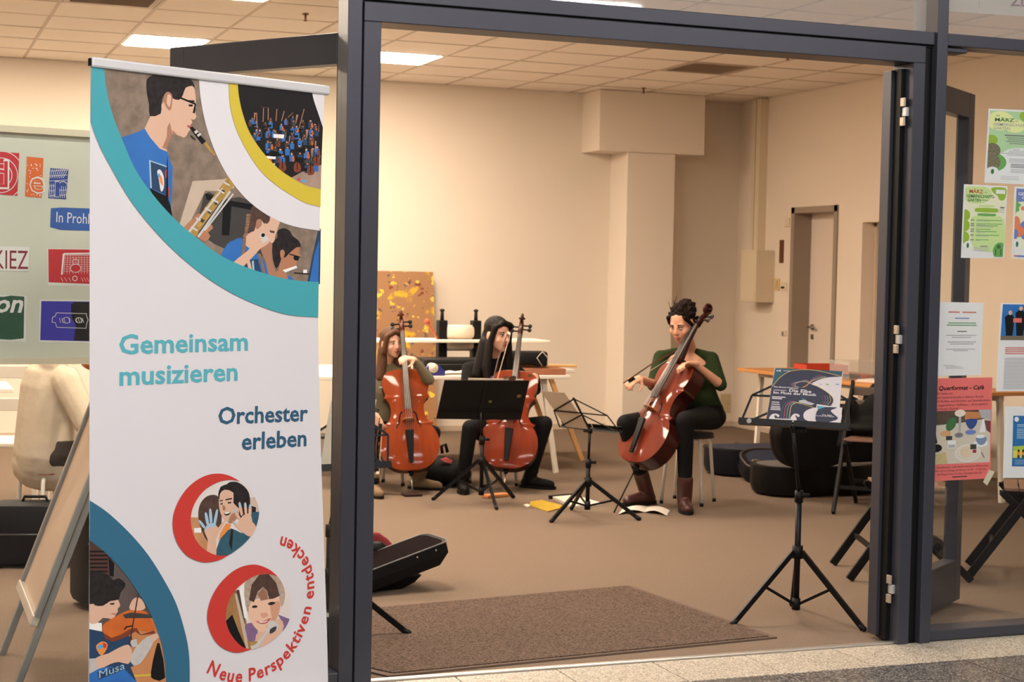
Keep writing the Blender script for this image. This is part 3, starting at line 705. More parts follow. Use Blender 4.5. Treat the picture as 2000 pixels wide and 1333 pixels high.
# --- rings over the photo edges
for nm, o, i, m, ly, lab in (('printed_ring', tealO, tealI, I_teal, 12, 'teal printed ring'), ('printed_ring', yelO, yelI, I_yel, 19, 'yellow printed ring')):
    g = Print(P.o, bu, V(0, 0, 1)); oo, ii = S(o), S(i)
    if m is I_teal: oo = [(178, 127), (177, 180)] + oo
    g.px(oo + ii[::-1], m, ly); g.build(nm, bnr, lab)
g = Print(P.o, bu, V(0, 0, 1)); g.px(S(whiO) + [(624, 425)] + S(yelO)[::-1] , I_white, 9); g.px(S([(607, 174), (612, 196), (619, 217), (631, 253)]) + [(633, 178)], I_white, 19)
g.build('printed_ring', bnr, 'white printed ring')
# --- lower left: violin player inside the blue ring
blO = [(174.8, 978), (209, 1001), (251, 1040), (287, 1082), (316, 1127), (342, 1176), (358, 1225), (368, 1273), (370, 1333), (366, 1390), (352, 1440)]
blI = [(174.6, 1056), (202, 1077), (235, 1111), (264, 1150), (290, 1192), (306, 1231), (318, 1273), (324, 1333), (320, 1390), (306, 1440)]
ph3 = Print(P.o, bu, V(0, 0, 1)); Fk = (170, 1060, 4.88)
outer3 = S([(174.6, 1050), (205, 1072), (239, 1107), (268, 1146), (295, 1190), (311, 1230), (323, 1273), (329, 1333), (325, 1390), (310, 1440)]) + [(174, 1440)]
clip3 = outer3
L = lambda pts, m, l, sm=0: ph3.px(pts, m, l, Fk, clip3, sm)
ph3.px(outer3, ink('gym_dark', (96, 84, 78), .6, 10, (56, 44, 42)), 1)
L([(10, -20), (230, 150), (260, 320), (20, 330)], ink('gym_shutter', (74, 44, 34)), 2)
for q in range(6): L([(20, 80 + q * 38), (190, 70 + q * 38 + 10), (200, 84 + q * 38 + 10), (20, 96 + q * 38)], I_black, 3)
L([(205, 140), (260, 200), (250, 330), (215, 320)], I_black, 3); L([(400, 700), (800, 700), (830, 1900), (400, 1900)], I_wood, 2); L([(450, 1265), (620, 1255), (620, 1272), (450, 1282)], I_yel, 3)
L([(690, 960), (745, 1290), (630, 1305), (608, 1240), (650, 1030)], I_black, 3, 2)
L([(10, 825), (150, 860), (430, 900), (410, 1180), (480, 1350), (520, 1700), (10, 1900), (10, 1000)], I_navy, 3); L([(10, 1200), (330, 1180), (470, 1330), (520, 1800), (10, 1800)], I_bshirt, 4)
L([(10, 755), (140, 770), (142, 850), (10, 825)], I_teeth, 4); L([(10, 600), (70, 590), (150, 590), (272, 540), (300, 560), (314, 606), (290, 632), (292, 660), (270, 690), (262, 712), (230, 732), (150, 720), (90, 772), (10, 760)], I_skin, 5, 2)
L([(10, 320), (80, 275), (200, 310), (250, 360), (300, 342), (365, 390), (350, 440), (318, 480), (300, 545), (220, 560), (150, 605), (75, 602), (60, 580), (10, 570)], I_hair, 6, 2)
L([(215, 580), (262, 578), (255, 594), (222, 594)], I_black, 6); L([(225, 682), (270, 672), (262, 690)], I_lip, 6)
L([(145, 800), (200, 750), (300, 690), (420, 640), (560, 660), (600, 720), (650, 830), (560, 850), (500, 835), (450, 830), (400, 850), (320, 900), (230, 925), (165, 890)], I_violin, 6, 2)
L([(150, 860), (230, 910), (320, 880), (400, 830), (470, 815), (510, 880), (640, 840), (650, 870), (510, 885), (460, 850), (370, 900), (250, 950), (170, 920)], I_vdark, 7)
L([(340, 690), (420, 668), (620, 690), (630, 722), (360, 724)], I_dgrey, 7); L([(345, 830), (370, 800), (430, 790), (430, 800), (378, 812), (356, 834)], I_black, 8)
L([(480, 490), (492, 492), (410, 965), (396, 962)], ink('bow', (74, 36, 26)), 10)
L([(400, 620), (430, 550), (470, 525), (520, 545), (555, 625), (500, 650), (420, 645)], I_skin, 8, 2); L([(575, 900), (660, 865), (690, 900), (620, 960)], I_skin, 8)
L([(405, 1120), (440, 1040), (475, 985), (580, 895), (630, 950), (560, 1080), (510, 1150), (450, 1175)], I_wool, 8, 2); L([(400, 940), (470, 920), (480, 990), (430, 1000)], I_wool, 7)
L([(85, 1100), (200, 1060), (300, 1005), (390, 975), (425, 1030), (415, 1110), (390, 1160), (300, 1140), (220, 1160), (110, 1205)], I_skin, 9, 2); L([(10, 1110), (85, 1105), (110, 1205), (10, 1260)], I_wool, 8)
L([(85, 985), (140, 945), (190, 960), (190, 1010), (140, 1080), (100, 1040)], I_orange, 5, 2); L([(100, 990), (140, 970), (150, 1000), (110, 1020)], I_lblue, 6, 2); L([(150, 955), (185, 970), (180, 1010), (150, 1000)], I_red, 6)
L([(95, 1240), (420, 1130), (440, 1180), (110, 1310)], I_navy, 5)
u0 = ph3.uv(Fk[0] + 105 / 4.88, Fk[1] + 1300 / 4.88); u1 = ph3.uv(Fk[0] + 360 / 4.88, Fk[1] + 1205 / 4.88)
ph3.text('Musa', u0[0], u0[1], .032, I_pblue, 6, False, 'L', 0.1, math.atan2(u1[1] - u0[1], u1[0] - u0[0]), math.hypot(u1[0] - u0[0], u1[1] - u0[1]))
ph3.build('printed_photo', bnr, 'printed photo of a child playing violin')
g = Print(P.o, bu, V(0, 0, 1)); g.px(S(blO) + [(174, 1440), (174, 1436)] + ([(306, 1436)] if False else []) + [], I_blue, 0) if False else g.px(S(blO) + S(blI)[::-1], I_blue, 12); g.build('printed_ring', bnr, 'petrol blue printed ring')
# --- two red crescents with round photos
K1 = (330, 920, 7.016); K2 = (395, 1090, 6.66); kx = lambda k, pts: [(k[0] + x / k[2], k[1] + y / k[2]) for x, y in pts]
c1o = [(970, 145), (830, 70), (680, 38), (520, 60), (360, 140), (220, 270), (110, 450), (50, 650), (60, 850), (130, 1030), (250, 1170), (400, 1240), (520, 1255), (680, 1225), (830, 1148)]
c1i = [(740, 1165), (620, 1150), (500, 1090), (400, 1000), (330, 870), (295, 700), (310, 550), (370, 410), (460, 290), (580, 200), (720, 140), (860, 125)]
c1r = [(970, 145), (1080, 220), (1170, 350), (1225, 500), (1230, 620), (1190, 780), (1120, 900), (1020, 1010), (920, 1090), (830, 1148)]
c2o = [(980, 245), (880, 160), (760, 105), (650, 88), (500, 120), (350, 210), (200, 370), (100, 560), (60, 760), (85, 920), (160, 1080), (270, 1180), (400, 1230), (500, 1230), (640, 1190)]
c2i = [(540, 1170), (440, 1090), (350, 960), (305, 820), (310, 680), (350, 540), (430, 420), (540, 320), (650, 250), (770, 212), (880, 215)]
c2r = [(980, 245), (1060, 330), (1130, 450), (1160, 580), (1160, 700), (1120, 840), (1050, 950), (950, 1050), (850, 1120), (740, 1170), (640, 1190)]
for k, o, i, r, nm in ((K1, c1o, c1i, c1r, 1), (K2, c2o, c2i, c2r, 2)):
    g = Print(P.o, bu, V(0, 0, 1)); ring = kx(k, spline(i[::-1] + r, 4, True)) if False else kx(k, spline(r + i, 4, True))
    h = Print(P.o, bu, V(0, 0, 1)); L = lambda pts, m, l, sm=0: h.px(pts, m, l, k, ring, sm)
    h.px(ring, I_lt, 1)
    if nm == 1:
        L([(300, 640), (420, 640), (520, 760), (540, 1100), (300, 1100)], ink('room_tan', (206, 150, 100), .5, 20, (150, 96, 64)), 2); L([(340, 790), (440, 780), (440, 850), (350, 850)], I_teeth, 3)
        L([(400, 600), (430, 450), (520, 350), (640, 335), (700, 420), (720, 720), (640, 900), (520, 960), (430, 760)], I_brown, 3, 3); L([(1090, 380), (1240, 340), (1240, 560), (1120, 560)], ink('room_grey', (200, 178, 160)), 2); L([(1120, 480), (1190, 500), (1190, 600), (1120, 600)], I_hair, 3)
        L([(640, 1180), (690, 960), (760, 870), (850, 790), (980, 850), (1150, 880), (1100, 1100), (800, 1180)], I_jack, 5, 2); L([(1120, 570), (1250, 560), (1250, 740), (1180, 790), (1120, 700)], I_jack, 5)
        L([(680, 960), (700, 860), (780, 720), (850, 740), (830, 800), (740, 900)], I_orange, 4); L([(820, 1000), (850, 800), (880, 800), (860, 1100)], I_hair, 6)
        L([(690, 330), (750, 262), (870, 280), (930, 420), (960, 560), (930, 650), (860, 720), (800, 705), (740, 655), (695, 550), (680, 430)], I_skin, 6, 3); L([(850, 600), (950, 560), (930, 650), (860, 720), (810, 710)], I_skin2, 7, 2)
        L([(672, 330), (705, 220), (790, 185), (830, 155), (930, 155), (1030, 215), (1095, 310), (1110, 450), (1090, 660), (1000, 680), (955, 600), (960, 520), (880, 440), (880, 300), (760, 258), (695, 320), (690, 400)], I_hair, 8, 2)
        for q in ([(690, 410), (735, 395), (735, 410), (692, 425)], [(770, 390), (860, 372), (862, 390), (772, 408)], [(700, 450), (735, 442), (735, 460), (702, 466)], [(800, 432), (850, 424), (848, 446), (804, 450)]): L(q, I_hair, 9)
        L([(748, 580), (840, 560), (828, 598), (780, 615)], I_hair, 9, 2); L([(758, 576), (836, 562), (820, 582), (772, 592)], I_teeth, 10, 2); L([(730, 480), (760, 480), (775, 530), (740, 545)], I_skin2, 8, 3)
        L([(480, 800), (560, 715), (650, 755), (690, 830), (640, 950), (645, 1170), (515, 1130), (530, 960), (500, 880)], I_skin, 10, 2); L([(480, 830), (500, 770), (570, 715), (640, 730), (620, 775), (560, 770), (500, 810)], I_pblue, 11, 2)
        for q in ([(400, 690), (425, 680), (490, 760), (470, 790)], [(485, 590), (515, 578), (545, 720), (510, 735)], [(545, 540), (575, 528), (592, 700), (555, 710)], [(640, 545), (670, 540), (640, 720), (605, 710)], [(740, 695), (765, 705), (690, 830), (660, 800)]): L(q, I_pblue if q[0][0] < 700 else I_skin, 12, 2)
        L([(930, 760), (985, 640), (1060, 590), (1120, 600), (1140, 700), (1195, 780), (1130, 910), (1010, 850), (950, 800)], I_skin, 10, 2)
        for n_, q in enumerate(([(868, 700), (895, 695), (970, 770), (950, 805)], [(880, 545), (905, 530), (975, 640), (945, 670)], [(948, 450), (978, 440), (1010, 590), (978, 610)], [(1025, 450), (1055, 445), (1068, 590), (1035, 590)], [(1095, 470), (1125, 465), (1125, 600), (1085, 595)])):
            L(q, I_skin, 11, 2); L([q[0], q[1], ((q[1][0] * 2 + q[2][0]) / 3, (q[1][1] * 2 + q[2][1]) / 3), ((q[0][0] * 2 + q[3][0]) / 3, (q[0][1] * 2 + q[3][1]) / 3)], I_pblue, 12)
    else:
        L([(300, 560), (430, 420), (480, 480), (560, 760), (640, 1200), (300, 1200)], ink('warm_brass', (176, 130, 76), .6, 16, (110, 70, 40)), 2); L([(300, 830), (390, 740), (470, 950), (580, 1200), (380, 1180)], I_black, 3); L([(480, 380), (560, 330), (590, 810), (520, 760)], I_teeth, 3)
        L([(420, 470), (450, 470), (560, 900), (600, 1180), (570, 1190), (510, 900)], I_stone, 4); L([(440, 420), (480, 420), (560, 860), (540, 860)], I_brown, 3)
        L([(550, 900), (640, 845), (720, 940), (700, 1060), (620, 1100)], I_purple, 4, 2); L([(985, 740), (1140, 800), (1120, 880), (1030, 970), (1040, 850)], I_purple, 5); L([(950, 800), (1045, 830), (1040, 960), (860, 1120), (740, 1190), (690, 1060), (740, 950)], I_skin, 5, 2)
        L([(560, 600), (640, 560), (900, 530), (1000, 520), (1010, 660), (970, 790), (880, 910), (790, 965), (710, 935), (630, 830), (590, 700)], ink('skin_warm', (230, 186, 158)), 6, 3); L([(880, 620), (1000, 560), (1005, 680), (960, 800), (870, 920), (830, 900), (900, 780)], ink('skin_cheek', (206, 150, 120)), 7, 2)
        L([(545, 340), (650, 245), (760, 205), (880, 205), (990, 255), (1065, 400), (1070, 540), (1030, 640), (1000, 520), (960, 480), (640, 560), (600, 720), (560, 600)], I_fair, 7, 2)
        L([(605, 550), (640, 350), (740, 220), (860, 210), (960, 330), (1005, 495), (930, 530), (870, 540), (840, 430), (790, 380), (720, 440), (670, 580)], I_brown, 8, 1); L([(720, 470), (790, 390), (830, 440), (860, 540), (760, 560)], ink('fringe', (150, 104, 80)), 9)
        L([(640, 640), (672, 620), (715, 628), (706, 648), (660, 652)], I_hair, 9, 2); L([(850, 600), (890, 575), (945, 580), (930, 605), (880, 618)], I_hair, 9, 2); L([(690, 825), (780, 830), (890, 780), (840, 850), (760, 862)], I_lip, 9, 2); L([(730, 832), (800, 832), (850, 812), (820, 838), (760, 846)], I_teeth, 10, 2); L([(760, 720), (840, 720), (850, 760), (800, 785), (765, 770)], ink('nose', (214, 156, 130)), 9, 3)
        L([(860, 840), (910, 815), (970, 850), (990, 910), (940, 960), (890, 960), (830, 1000), (730, 1160), (660, 1210), (640, 1180), (780, 1020), (830, 950)], I_silver, 10, 2); L([(880, 930), (960, 890), (950, 950), (880, 990)], I_dgrey, 11, 2); L([(600, 1100), (690, 1080), (720, 1100), (650, 1150)], I_gold, 10)
    h.build('printed_photo', bnr, ['', 'round printed photo of a laughing youth with painted palms', 'round printed photo of a smiling child with a brass mouthpiece'][nm])
    g.px(kx(k, spline(o, 4) + spline([o[-1]] + i + [o[0]], 4)[1:-1]), I_red, 13); g.build('printed_crescent', bnr, 'red printed crescent')
# --- lettering
def line(s, x0, x1, yb, yb1, m, capx, bold=True):
    g = Print(P.o, bu, V(0, 0, 1)); a, b = g.uv(x0, yb), g.uv(x1, yb1); c = g.uv(x0, yb - capx)
    g.text(s, a[0], a[1], (c[1] - a[1]) / .70, m, 2, bold, 'L', 0, math.atan2(b[1] - a[1], b[0] - a[0]), math.hypot(b[0] - a[0], b[1] - a[1])); g.build('lettering', bnr, 'printed words ' + s)
line('Gemeinsam', 231, 486, 692, 684, I_txt1, 38); line('musizieren', 231, 466, 753, 743, I_txt1, 38)
line('Orchester', 425, 600, 829, 822, I_txt2, 33); line('erleben', 471, 600, 879, 871, I_txt2, 33)
g = Print(P.o, bu, V(0, 0, 1)); arc = S([(402, 1313), (437, 1330), (475, 1333), (515, 1322), (552, 1298), (581, 1261), (601, 1215), (612, 1165), (612, 1125), (603, 1095), (588, 1072), (566, 1054), (546, 1048)])
au = [g.uv(*p) for p in arc]; cum = [0]
for a, b in zip(au[:-1], au[1:]): cum.append(cum[-1] + math.hypot(b[0] - a[0], b[1] - a[1]))
s = 'Neue Perspektiven entdecken'; size = .0585; adv = [glyph(c, True)[2] for c in s]; tot = sum(adv); kk = cum[-1] / tot; pos = 0; word = ''
for c, ad in zip(s + ' ', adv + [.3]):
    if c == ' ':
        g.build('lettering', bnr, 'red curved printed word ' + word); g = Print(P.o, bu, V(0, 0, 1)); word = ''; pos += ad; continue
    word += c; mid = (pos + ad / 2) * kk; pos += ad
    i = max(j for j in range(len(cum)) if cum[j] <= mid); i = min(i, len(au) - 2); t = (mid - cum[i]) / (cum[i + 1] - cum[i])
    x = au[i][0] + (au[i + 1][0] - au[i][0]) * t; y = au[i][1] + (au[i + 1][1] - au[i][1]) * t
    i0, i1 = max(i - 2, 0), min(i + 3, len(au) - 1); th = math.atan2(au[i1][1] - au[i0][1], au[i1][0] - au[i0][0])
    ca, sa = math.cos(th), math.sin(th); w = ad * kk
    g.text(c, x - ca * w / 2, y - sa * w / 2, size, I_red, 3, True, 'L', 0, th)
# ================================================================== DISPLAY BOARD BEHIND THE LEFT PANE
YB = .085
db = thing('display_board', 'pale green board with coloured linocut letters hung behind the left window', 'board', on_y(60, 700, YB))
M_board = mat('board_pale', (206, 206, 186), .6, var=.25, scale=5, rgb2=(186, 190, 168))
q = [on_y(x, y, YB) for x, y in ((-160, 246), (330, 277), (330, 703), (-160, 703))]
MB().prism(q, (0, .018, 0)).build('panel', M_board, db, world=True)
for a, b, w in (((-160, 241), (330, 272), .022), ((-160, 706), (330, 705), .020)):
    MB().bar(on_y(*a, YB - .006), on_y(*b, YB - .006), .03, w).build('edge_strip', mat('board_strip', (214, 202, 172), .6), db, world=True)
I_lred = ink('lino_red', (196, 40, 46), .3, 40, (176, 30, 38)); I_lor = ink('lino_orange', (222, 106, 40), .3, 40, (204, 88, 30)); I_lbl = ink('lino_blue', (36, 70, 148), .4, 40, (26, 52, 120)); I_lbl2 = ink('lino_bright_blue', (40, 92, 168), .4, 30, (28, 76, 150))
I_lgr = ink('lino_green', (30, 84, 54), .6, 40, (20, 56, 36)); I_vio = ink('lino_violet', (52, 48, 164), .4, 40, (40, 36, 140)); I_paper = ink('paper', (222, 220, 210)); I_drd = ink('dark_red_pen', (128, 34, 42)); I_ink = ink('pale_line', (226, 220, 214)); I_lblk = ink('lino_black', (24, 22, 24), .4, 40, (50, 46, 48))
KB = (0, 240, 2.778)
def lino(corners, m, label, fn, border=None):
    g = Print(V(0, YB - .0005, 0), V(1, 0, 0), V(0, 0, 1), .0004)
    if border: g.px(border, I_paper, 1, KB)
    g.px(corners, m, 2, KB); fn(g); g.build('lino_print', db, label)
ln = lambda g, pts, w, m, l=3: g.line([(KB[0] + x / KB[2], KB[1] + y / KB[2]) for x, y in pts], w / KB[2], m, l)
def circ(cx, cy, rx, ry, a0=0, a1=360, n=26): return [(cx + rx * math.cos(math.radians(a0 + (a1 - a0) * i / n)), cy + ry * math.sin(math.radians(a0 + (a1 - a0) * i / n))) for i in range(n + 1)]
def f_d(g):
    cl = [(-60, 152), (105, 165), (94, 397), (-60, 384)]; cl = [(KB[0] + x / KB[2], KB[1] + y / KB[2]) for x, y in cl]
    for r in (60, 90, 125): g.line([(KB[0] + x / KB[2], KB[1] + y / KB[2]) for x, y in circ(5, 285, r, r * 1.05)], 1.4, I_ink, 3, None, cl)
    a = g.uv(-22, 367); g.text('d', a[0], a[1], .135, I_ink, 4, True); a = g.uv(-20.5, 365); g.text('d', a[0], a[1], .125, I_lred, 5, False)
lino([(-60, 152), (105, 165), (94, 397), (-60, 384)], I_lred, 'red linocut letter d in rings', f_d)
def f_e(g):
    r = random.Random(3)
    for i in range(70):
        x, y = r.uniform(145, 228), r.uniform(220, 398)
        if 165 < x < 215 and 270 < y < 375: continue
        g.px(circ(x, y, 3, 3, n=6)[:-1], I_ink, 3, KB)
    a = g.uv(56, 376); g.text('e', a[0], a[1], .112, I_ink, 4, True); a = g.uv(57, 375); g.text('e', a[0], a[1], .102, I_lor, 5, False)
lino([(146, 183), (236, 192), (225, 407), (136, 400)], I_lor, 'orange dotted linocut letter e', f_e)
def f_r(g):
    for i in range(9): ln(g, [(272 + i * 12, 250), (268 + i * 10 - 6, 300)], 2.5, I_ink)
    for i in range(6): ln(g, [(268, 262 + i * 27), (368, 256 + i * 27)], 2.5, I_ink)
    for i in range(9): ln(g, [(266 + i * 11, 330), (264 + i * 11 + 8, 408)], 2.5, I_ink)
    a = g.uv(104, 383); g.text('r', a[0], a[1], .105, I_ink, 4, True); a = g.uv(105, 382.5); g.text('r', a[0], a[1], .098, I_lbl, 5, True)
lino([(272, 246), (372, 252), (358, 416), (262, 410)], I_lbl, 'blue hatched linocut letter r', f_r)
def f_p(g): a = g.uv(108, 434); b = g.uv(190, 432); g.text('In Prohlis', a[0], a[1], .050, I_ink, 3, False, 'L', 0, -.03, .132)
lino([(276, 464), (330, 460), (620, 470), (640, 590), (330, 582), (272, 566)], I_lbl2, 'blue painted strip with the words In Prohlis', f_p)
def f_k(g): a = g.uv(55, 526); g.text('KIEZ', a[0], a[1], .088, I_drd, 3, False, 'R', width=.112)
lino([(-120, 665), (160, 676), (154, 806), (-120, 800)], I_paper, 'white card with KIEZ in dark red letters', f_k)
def f_g(g):
    ln(g, [(335, 825), (345, 712), (600, 708)], 9, I_ink)
    for i in range(14): ln(g, [(352 + i * 15, 718), (346 + i * 16, 820)], 1.6, I_ink)
    for i in range(8): ln(g, [(348, 722 + i * 12), (600, 718 + i * 12)], 1.6, I_ink)
    g.px(circ(410, 790, 28, 22), I_lred, 4, KB); ln(g, circ(410, 755, 16, 14), 3, I_ink, 5); ln(g, circ(410, 790, 28, 22), 3, I_ink, 5); ln(g, circ(406, 845, 12, 13), 4, I_ink, 5)
    for x in (330, 350, 372, 440, 455, 470): ln(g, [(x, 840), (x + 12, 862)], 2, I_ink, 4)
lino([(262, 686), (620, 690), (620, 880), (264, 866)], I_lred, 'red linocut of a football goal', f_g, [(256, 682), (626, 686), (626, 892), (260, 882)])
def f_on(g): a = g.uv(16, 610); g.text('on', a[0], a[1], .085, I_ink, 3, True, 'C', .25)
lino([(-120, 940), (20, 945), (60, 938), (132, 944), (128, 1170), (60, 1178), (-120, 1170)], I_lgr, 'dark green linocut with white writing', f_on, [(-120, 930), (146, 940), (140, 1188), (-120, 1186)])
def f_b(g):
    g.px([(385, 985), (405, 972), (640, 980), (640, 1185), (400, 1182), (412, 1100), (388, 1060)], I_lblk, 3, KB)
    ln(g, [(285, 1055), (282, 1082), (300, 1085), (308, 1110), (466, 1116), (470, 1090), (478, 1070), (468, 1045), (470, 1036), (305, 1032), (300, 1050), (285, 1055)], 3, I_ink, 4)
    ln(g, circ(360, 1072, 20, 16), 3, I_ink, 4); ln(g, circ(428, 1072, 18, 14), 3, I_ink, 4)
    for x in (322, 334, 346, 372, 412, 424, 436, 446): ln(g, [(x, 1060), (x + 8, 1086)], 2.5, I_ink, 4)
lino([(224, 968), (640, 972), (640, 1190), (218, 1180)], I_vio, 'violet and black linocut of an outlined sign', f_b, [(216, 960), (650, 964), (650, 1200), (212, 1192)])

# ================================================================== SHEETS TAPED BEHIND THE RIGHT PANE
YS = .058
def sheet(label, corners, m, fn, name='poster'):
    """corners: tl, tr, br, bl in photo pixels"""
    c = [on_y(*p, YS) for p in corners]; t = thing(name, label, 'poster', (c[2] + c[3]) / 2, 0, 'sheets taped inside the right window')
    MB().prism([p + V(0, .0002, 0) for p in c], (0, .0012, 0)).build('sheet', m, t, world=True)
    g = Print(V(0, YS, 0), V(1, 0, 0), V(0, 0, 1), .00015); 
    def bl(s_, t_):
        a = [corners[0][i] + (corners[1][i] - corners[0][i]) * s_ for i in (0, 1)]; b = [corners[3][i] + (corners[2][i] - corners[3][i]) * s_ for i in (0, 1)]
        return tuple(a[i] + (b[i] - a[i]) * t_ for i in (0, 1))
    g.bl = bl
    def area(pts, mm, l=1, sm=0):
        pp = [bl(*p) for p in pts]; g.px(spline(pp, sm, True) if sm else pp, mm, l)
    g.area = area; g.bar = lambda s0, s1, t0, h, mm, l=3: area([(s0, t0), (s1, t0), (s1, t0 + h), (s0, t0 + h)], mm, l)
    def txt(s, s0, s1, tb, cap, mm, l=4, bold=False, slant=0):
        a = g.uv(*bl(s0, tb)); b = g.uv(*bl(s1, tb)); c_ = g.uv(*bl(s0, tb - cap)); g.text(s, a[0], a[1], (c_[1] - a[1]) / .7, mm, l, bold, 'L', slant, math.atan2(b[1] - a[1], b[0] - a[0]), math.hypot(b[0] - a[0], b[1] - a[1]))
    g.txt = txt; fn(g); g.build('print', t); return t
E_pap = mat('poster_paper', (224, 222, 222), .5); E_pink = mat('poster_pink', (226, 112, 108), .5)
E_g1 = ink('pale_green', (198, 218, 150), .2, 30, (182, 208, 140)); E_g2 = ink('leaf_green', (146, 178, 52)); E_g3 = ink('mid_green', (104, 164, 84)); E_g4 = ink('mint', (174, 208, 160)); E_lem = ink('lemon', (226, 230, 160)); E_dg = ink('dark_green_text', (58, 110, 62)); E_rt = ink('brick_text', (190, 84, 56)); E_gr = ink('grey_text', (120, 118, 122)); E_lgr = ink('light_grey_text', (172, 170, 176)); E_cr = ink('cream_print', (226, 224, 196)); E_ph = ink('photo_dark', (86, 82, 62), .8, 120, (150, 140, 110)); E_bl = ink('soft_blue', (110, 128, 186)); E_co = ink('coral', (222, 126, 86)); E_wh = ink('poster_white', (226, 226, 226))
ci = lambda cx, cy, rx, ry, n=18: [(cx + rx * math.cos(2 * math.pi * i / n), cy + ry * math.sin(2 * math.pi * i / n)) for i in range(n)]
cc = lambda g, cx, cy, rx, ry, m, l: g.area([(min(max(x, .03), .97), min(max(y, .02), .98)) for x, y in ci(cx, cy, rx, ry)], m, l)
def f1(g):
    g.area([(.03, .025), (.97, .025), (.97, .78), (.03, .78)], E_g4, 1); cc(g, .22, .16, .26, .13, E_lem, 2); cc(g, .5, .22, .2, .09, E_lem, 2); cc(g, .72, .08, .14, .08, E_g2, 2); cc(g, .9, .15, .2, .08, E_g2, 2); g.bar(.7, .96, .04, .08, E_wh, 3)
    cc(g, .6, .75, .42, .24, E_wh, 2); g.bar(.03, .97, .76, .2, E_wh, 2); cc(g, .08, .42, .12, .07, E_g2, 3); cc(g, .1, .56, .16, .10, E_ph, 4); cc(g, .16, .72, .22, .12, E_g3, 3); cc(g, .12, .72, .15, .10, E_ph, 4); cc(g, .93, .56, .14, .09, E_ph, 4); cc(g, .13, .84, .11, .06, E_wh, 5); cc(g, .13, .845, .03, .035, E_dg, 6); cc(g, .88, .85, .13, .10, E_g1, 5)
    g.txt('AB', .14, .21, .10, .02, E_dg); g.txt('MÄRZ', .12, .48, .165, .045, E_dg, 5, True); g.txt('IM', .50, .56, .165, .02, E_dg); g.txt('GEMEINSCHAFTS', .10, .78, .225, .038, E_lgr, 5, True); g.txt('GARTEN', .10, .42, .275, .035, E_lgr, 5, True)
    g.bar(.32, .95, .34, .018, E_gr, 4)
    for i, w in enumerate((.55, .5, .56, .42)): g.bar(.63 - w / 2, .63 + w / 2, .375 + i * .026, .010, E_gr)
    for i, (a, w) in enumerate(((.55, .12), (.56, .28), (.56, .34), (.56, .56), (.56, .36))): g.bar(a - w / 2, a + w / 2, .53 + i * .02, .009, E_lgr)
    for i in range(3): g.bar(.42, .42 + .38, .66 + i * .02, .009, E_lgr); g.bar(.46, .9, .73 + i * .02, .011, E_gr); g.bar(.46, .74, .80 + i * .02, .009, E_lgr)
    for i in range(3): g.bar(.28, .62, .90 + i * .02, .006, E_lgr)
sheet('green garden event poster, the topmost of the sheets on the right window', [(1931, 212), (2036, 217), (2030, 362), (1923, 357)], E_pap, f1)
def f2(g):
    g.area([(.04, .03), (.96, .03), (.96, .88), (.04, .88)], E_cr, 1); cc(g, .3, .13, .36, .13, E_g1, 2); g.area([(.64, .03), (.96, .03), (.96, .16), (.9, .2), (.82, .19), (.78, .14), (.68, .1)], E_g2, 3, 3); g.bar(.74, .95, .055, .055, E_wh, 4)
    g.area([(.22, .44), (.6, .43), (.95, .46), (.95, .88), (.3, .87), (.2, .6)], E_g1, 2, 3)
    for y in (.42, .56, .72): cc(g, .05, y, .12, .08, E_g2, 3)
    g.txt('MÄRZ', .12, .44, .115, .05, E_rt, 5, True); g.txt('IM', .48, .54, .11, .02, E_g3); g.txt('GEMEINSCHAFTS-', .06, .72, .175, .04, E_dg, 5, True); g.txt('GARTEN', .09, .40, .23, .04, E_dg, 5, True); g.txt('PROHLIS', .42, .56, .215, .014, E_gr, 5, True)
    for a, b, y, h, m in ((.36, .72, .27, .032, E_g1), (.28, .80, .315, .055, E_g2), (.34, .76, .388, .034, E_g3)): g.area([(a, y + h / 2), (a + .03, y), (b - .03, y), (b, y + h / 2), (b - .03, y + h), (a + .03, y + h)], m, 4, 2)
    for i, y in enumerate((.475, .525, .55, .60, .63, .68, .745)): g.bar(.19, .27, y, .014, E_gr); g.bar(.32, .32 + (.58, .6, .5, .34, .48, .54, .3)[i], y, .010, E_g3); g.bar(.32, .32 + (.3, .2, .4, .1, .2, .3, .1)[i], y + .016, .008, E_lgr)
    cc(g, .14, .83, .10, .06, E_wh, 5); cc(g, .14, .83, .03, .036, E_dg, 6); cc(g, .89, .90, .16, .12, E_g3, 4); g.bar(.78, .81, .87, .09, E_dg, 5); g.bar(.9, .93, .87, .09, E_dg, 5); cc(g, .86, .84, .05, .03, E_dg, 6); g.bar(.44, .6, .832, .012, E_gr)
    for i in range(4): g.bar(.28, .64, .85 + i * .016, .006, E_lgr)
    cc(g, .9, .3, .06, .012, E_gr, 4); g.bar(.8, .95, .33, .006, E_gr); g.bar(.8, .95, .36, .005, E_gr)
sheet('green and cream garden programme sheet with red month heading, right window', [(1883, 360), (1968, 364), (1961, 505), (1877, 504)], E_pap, f2)
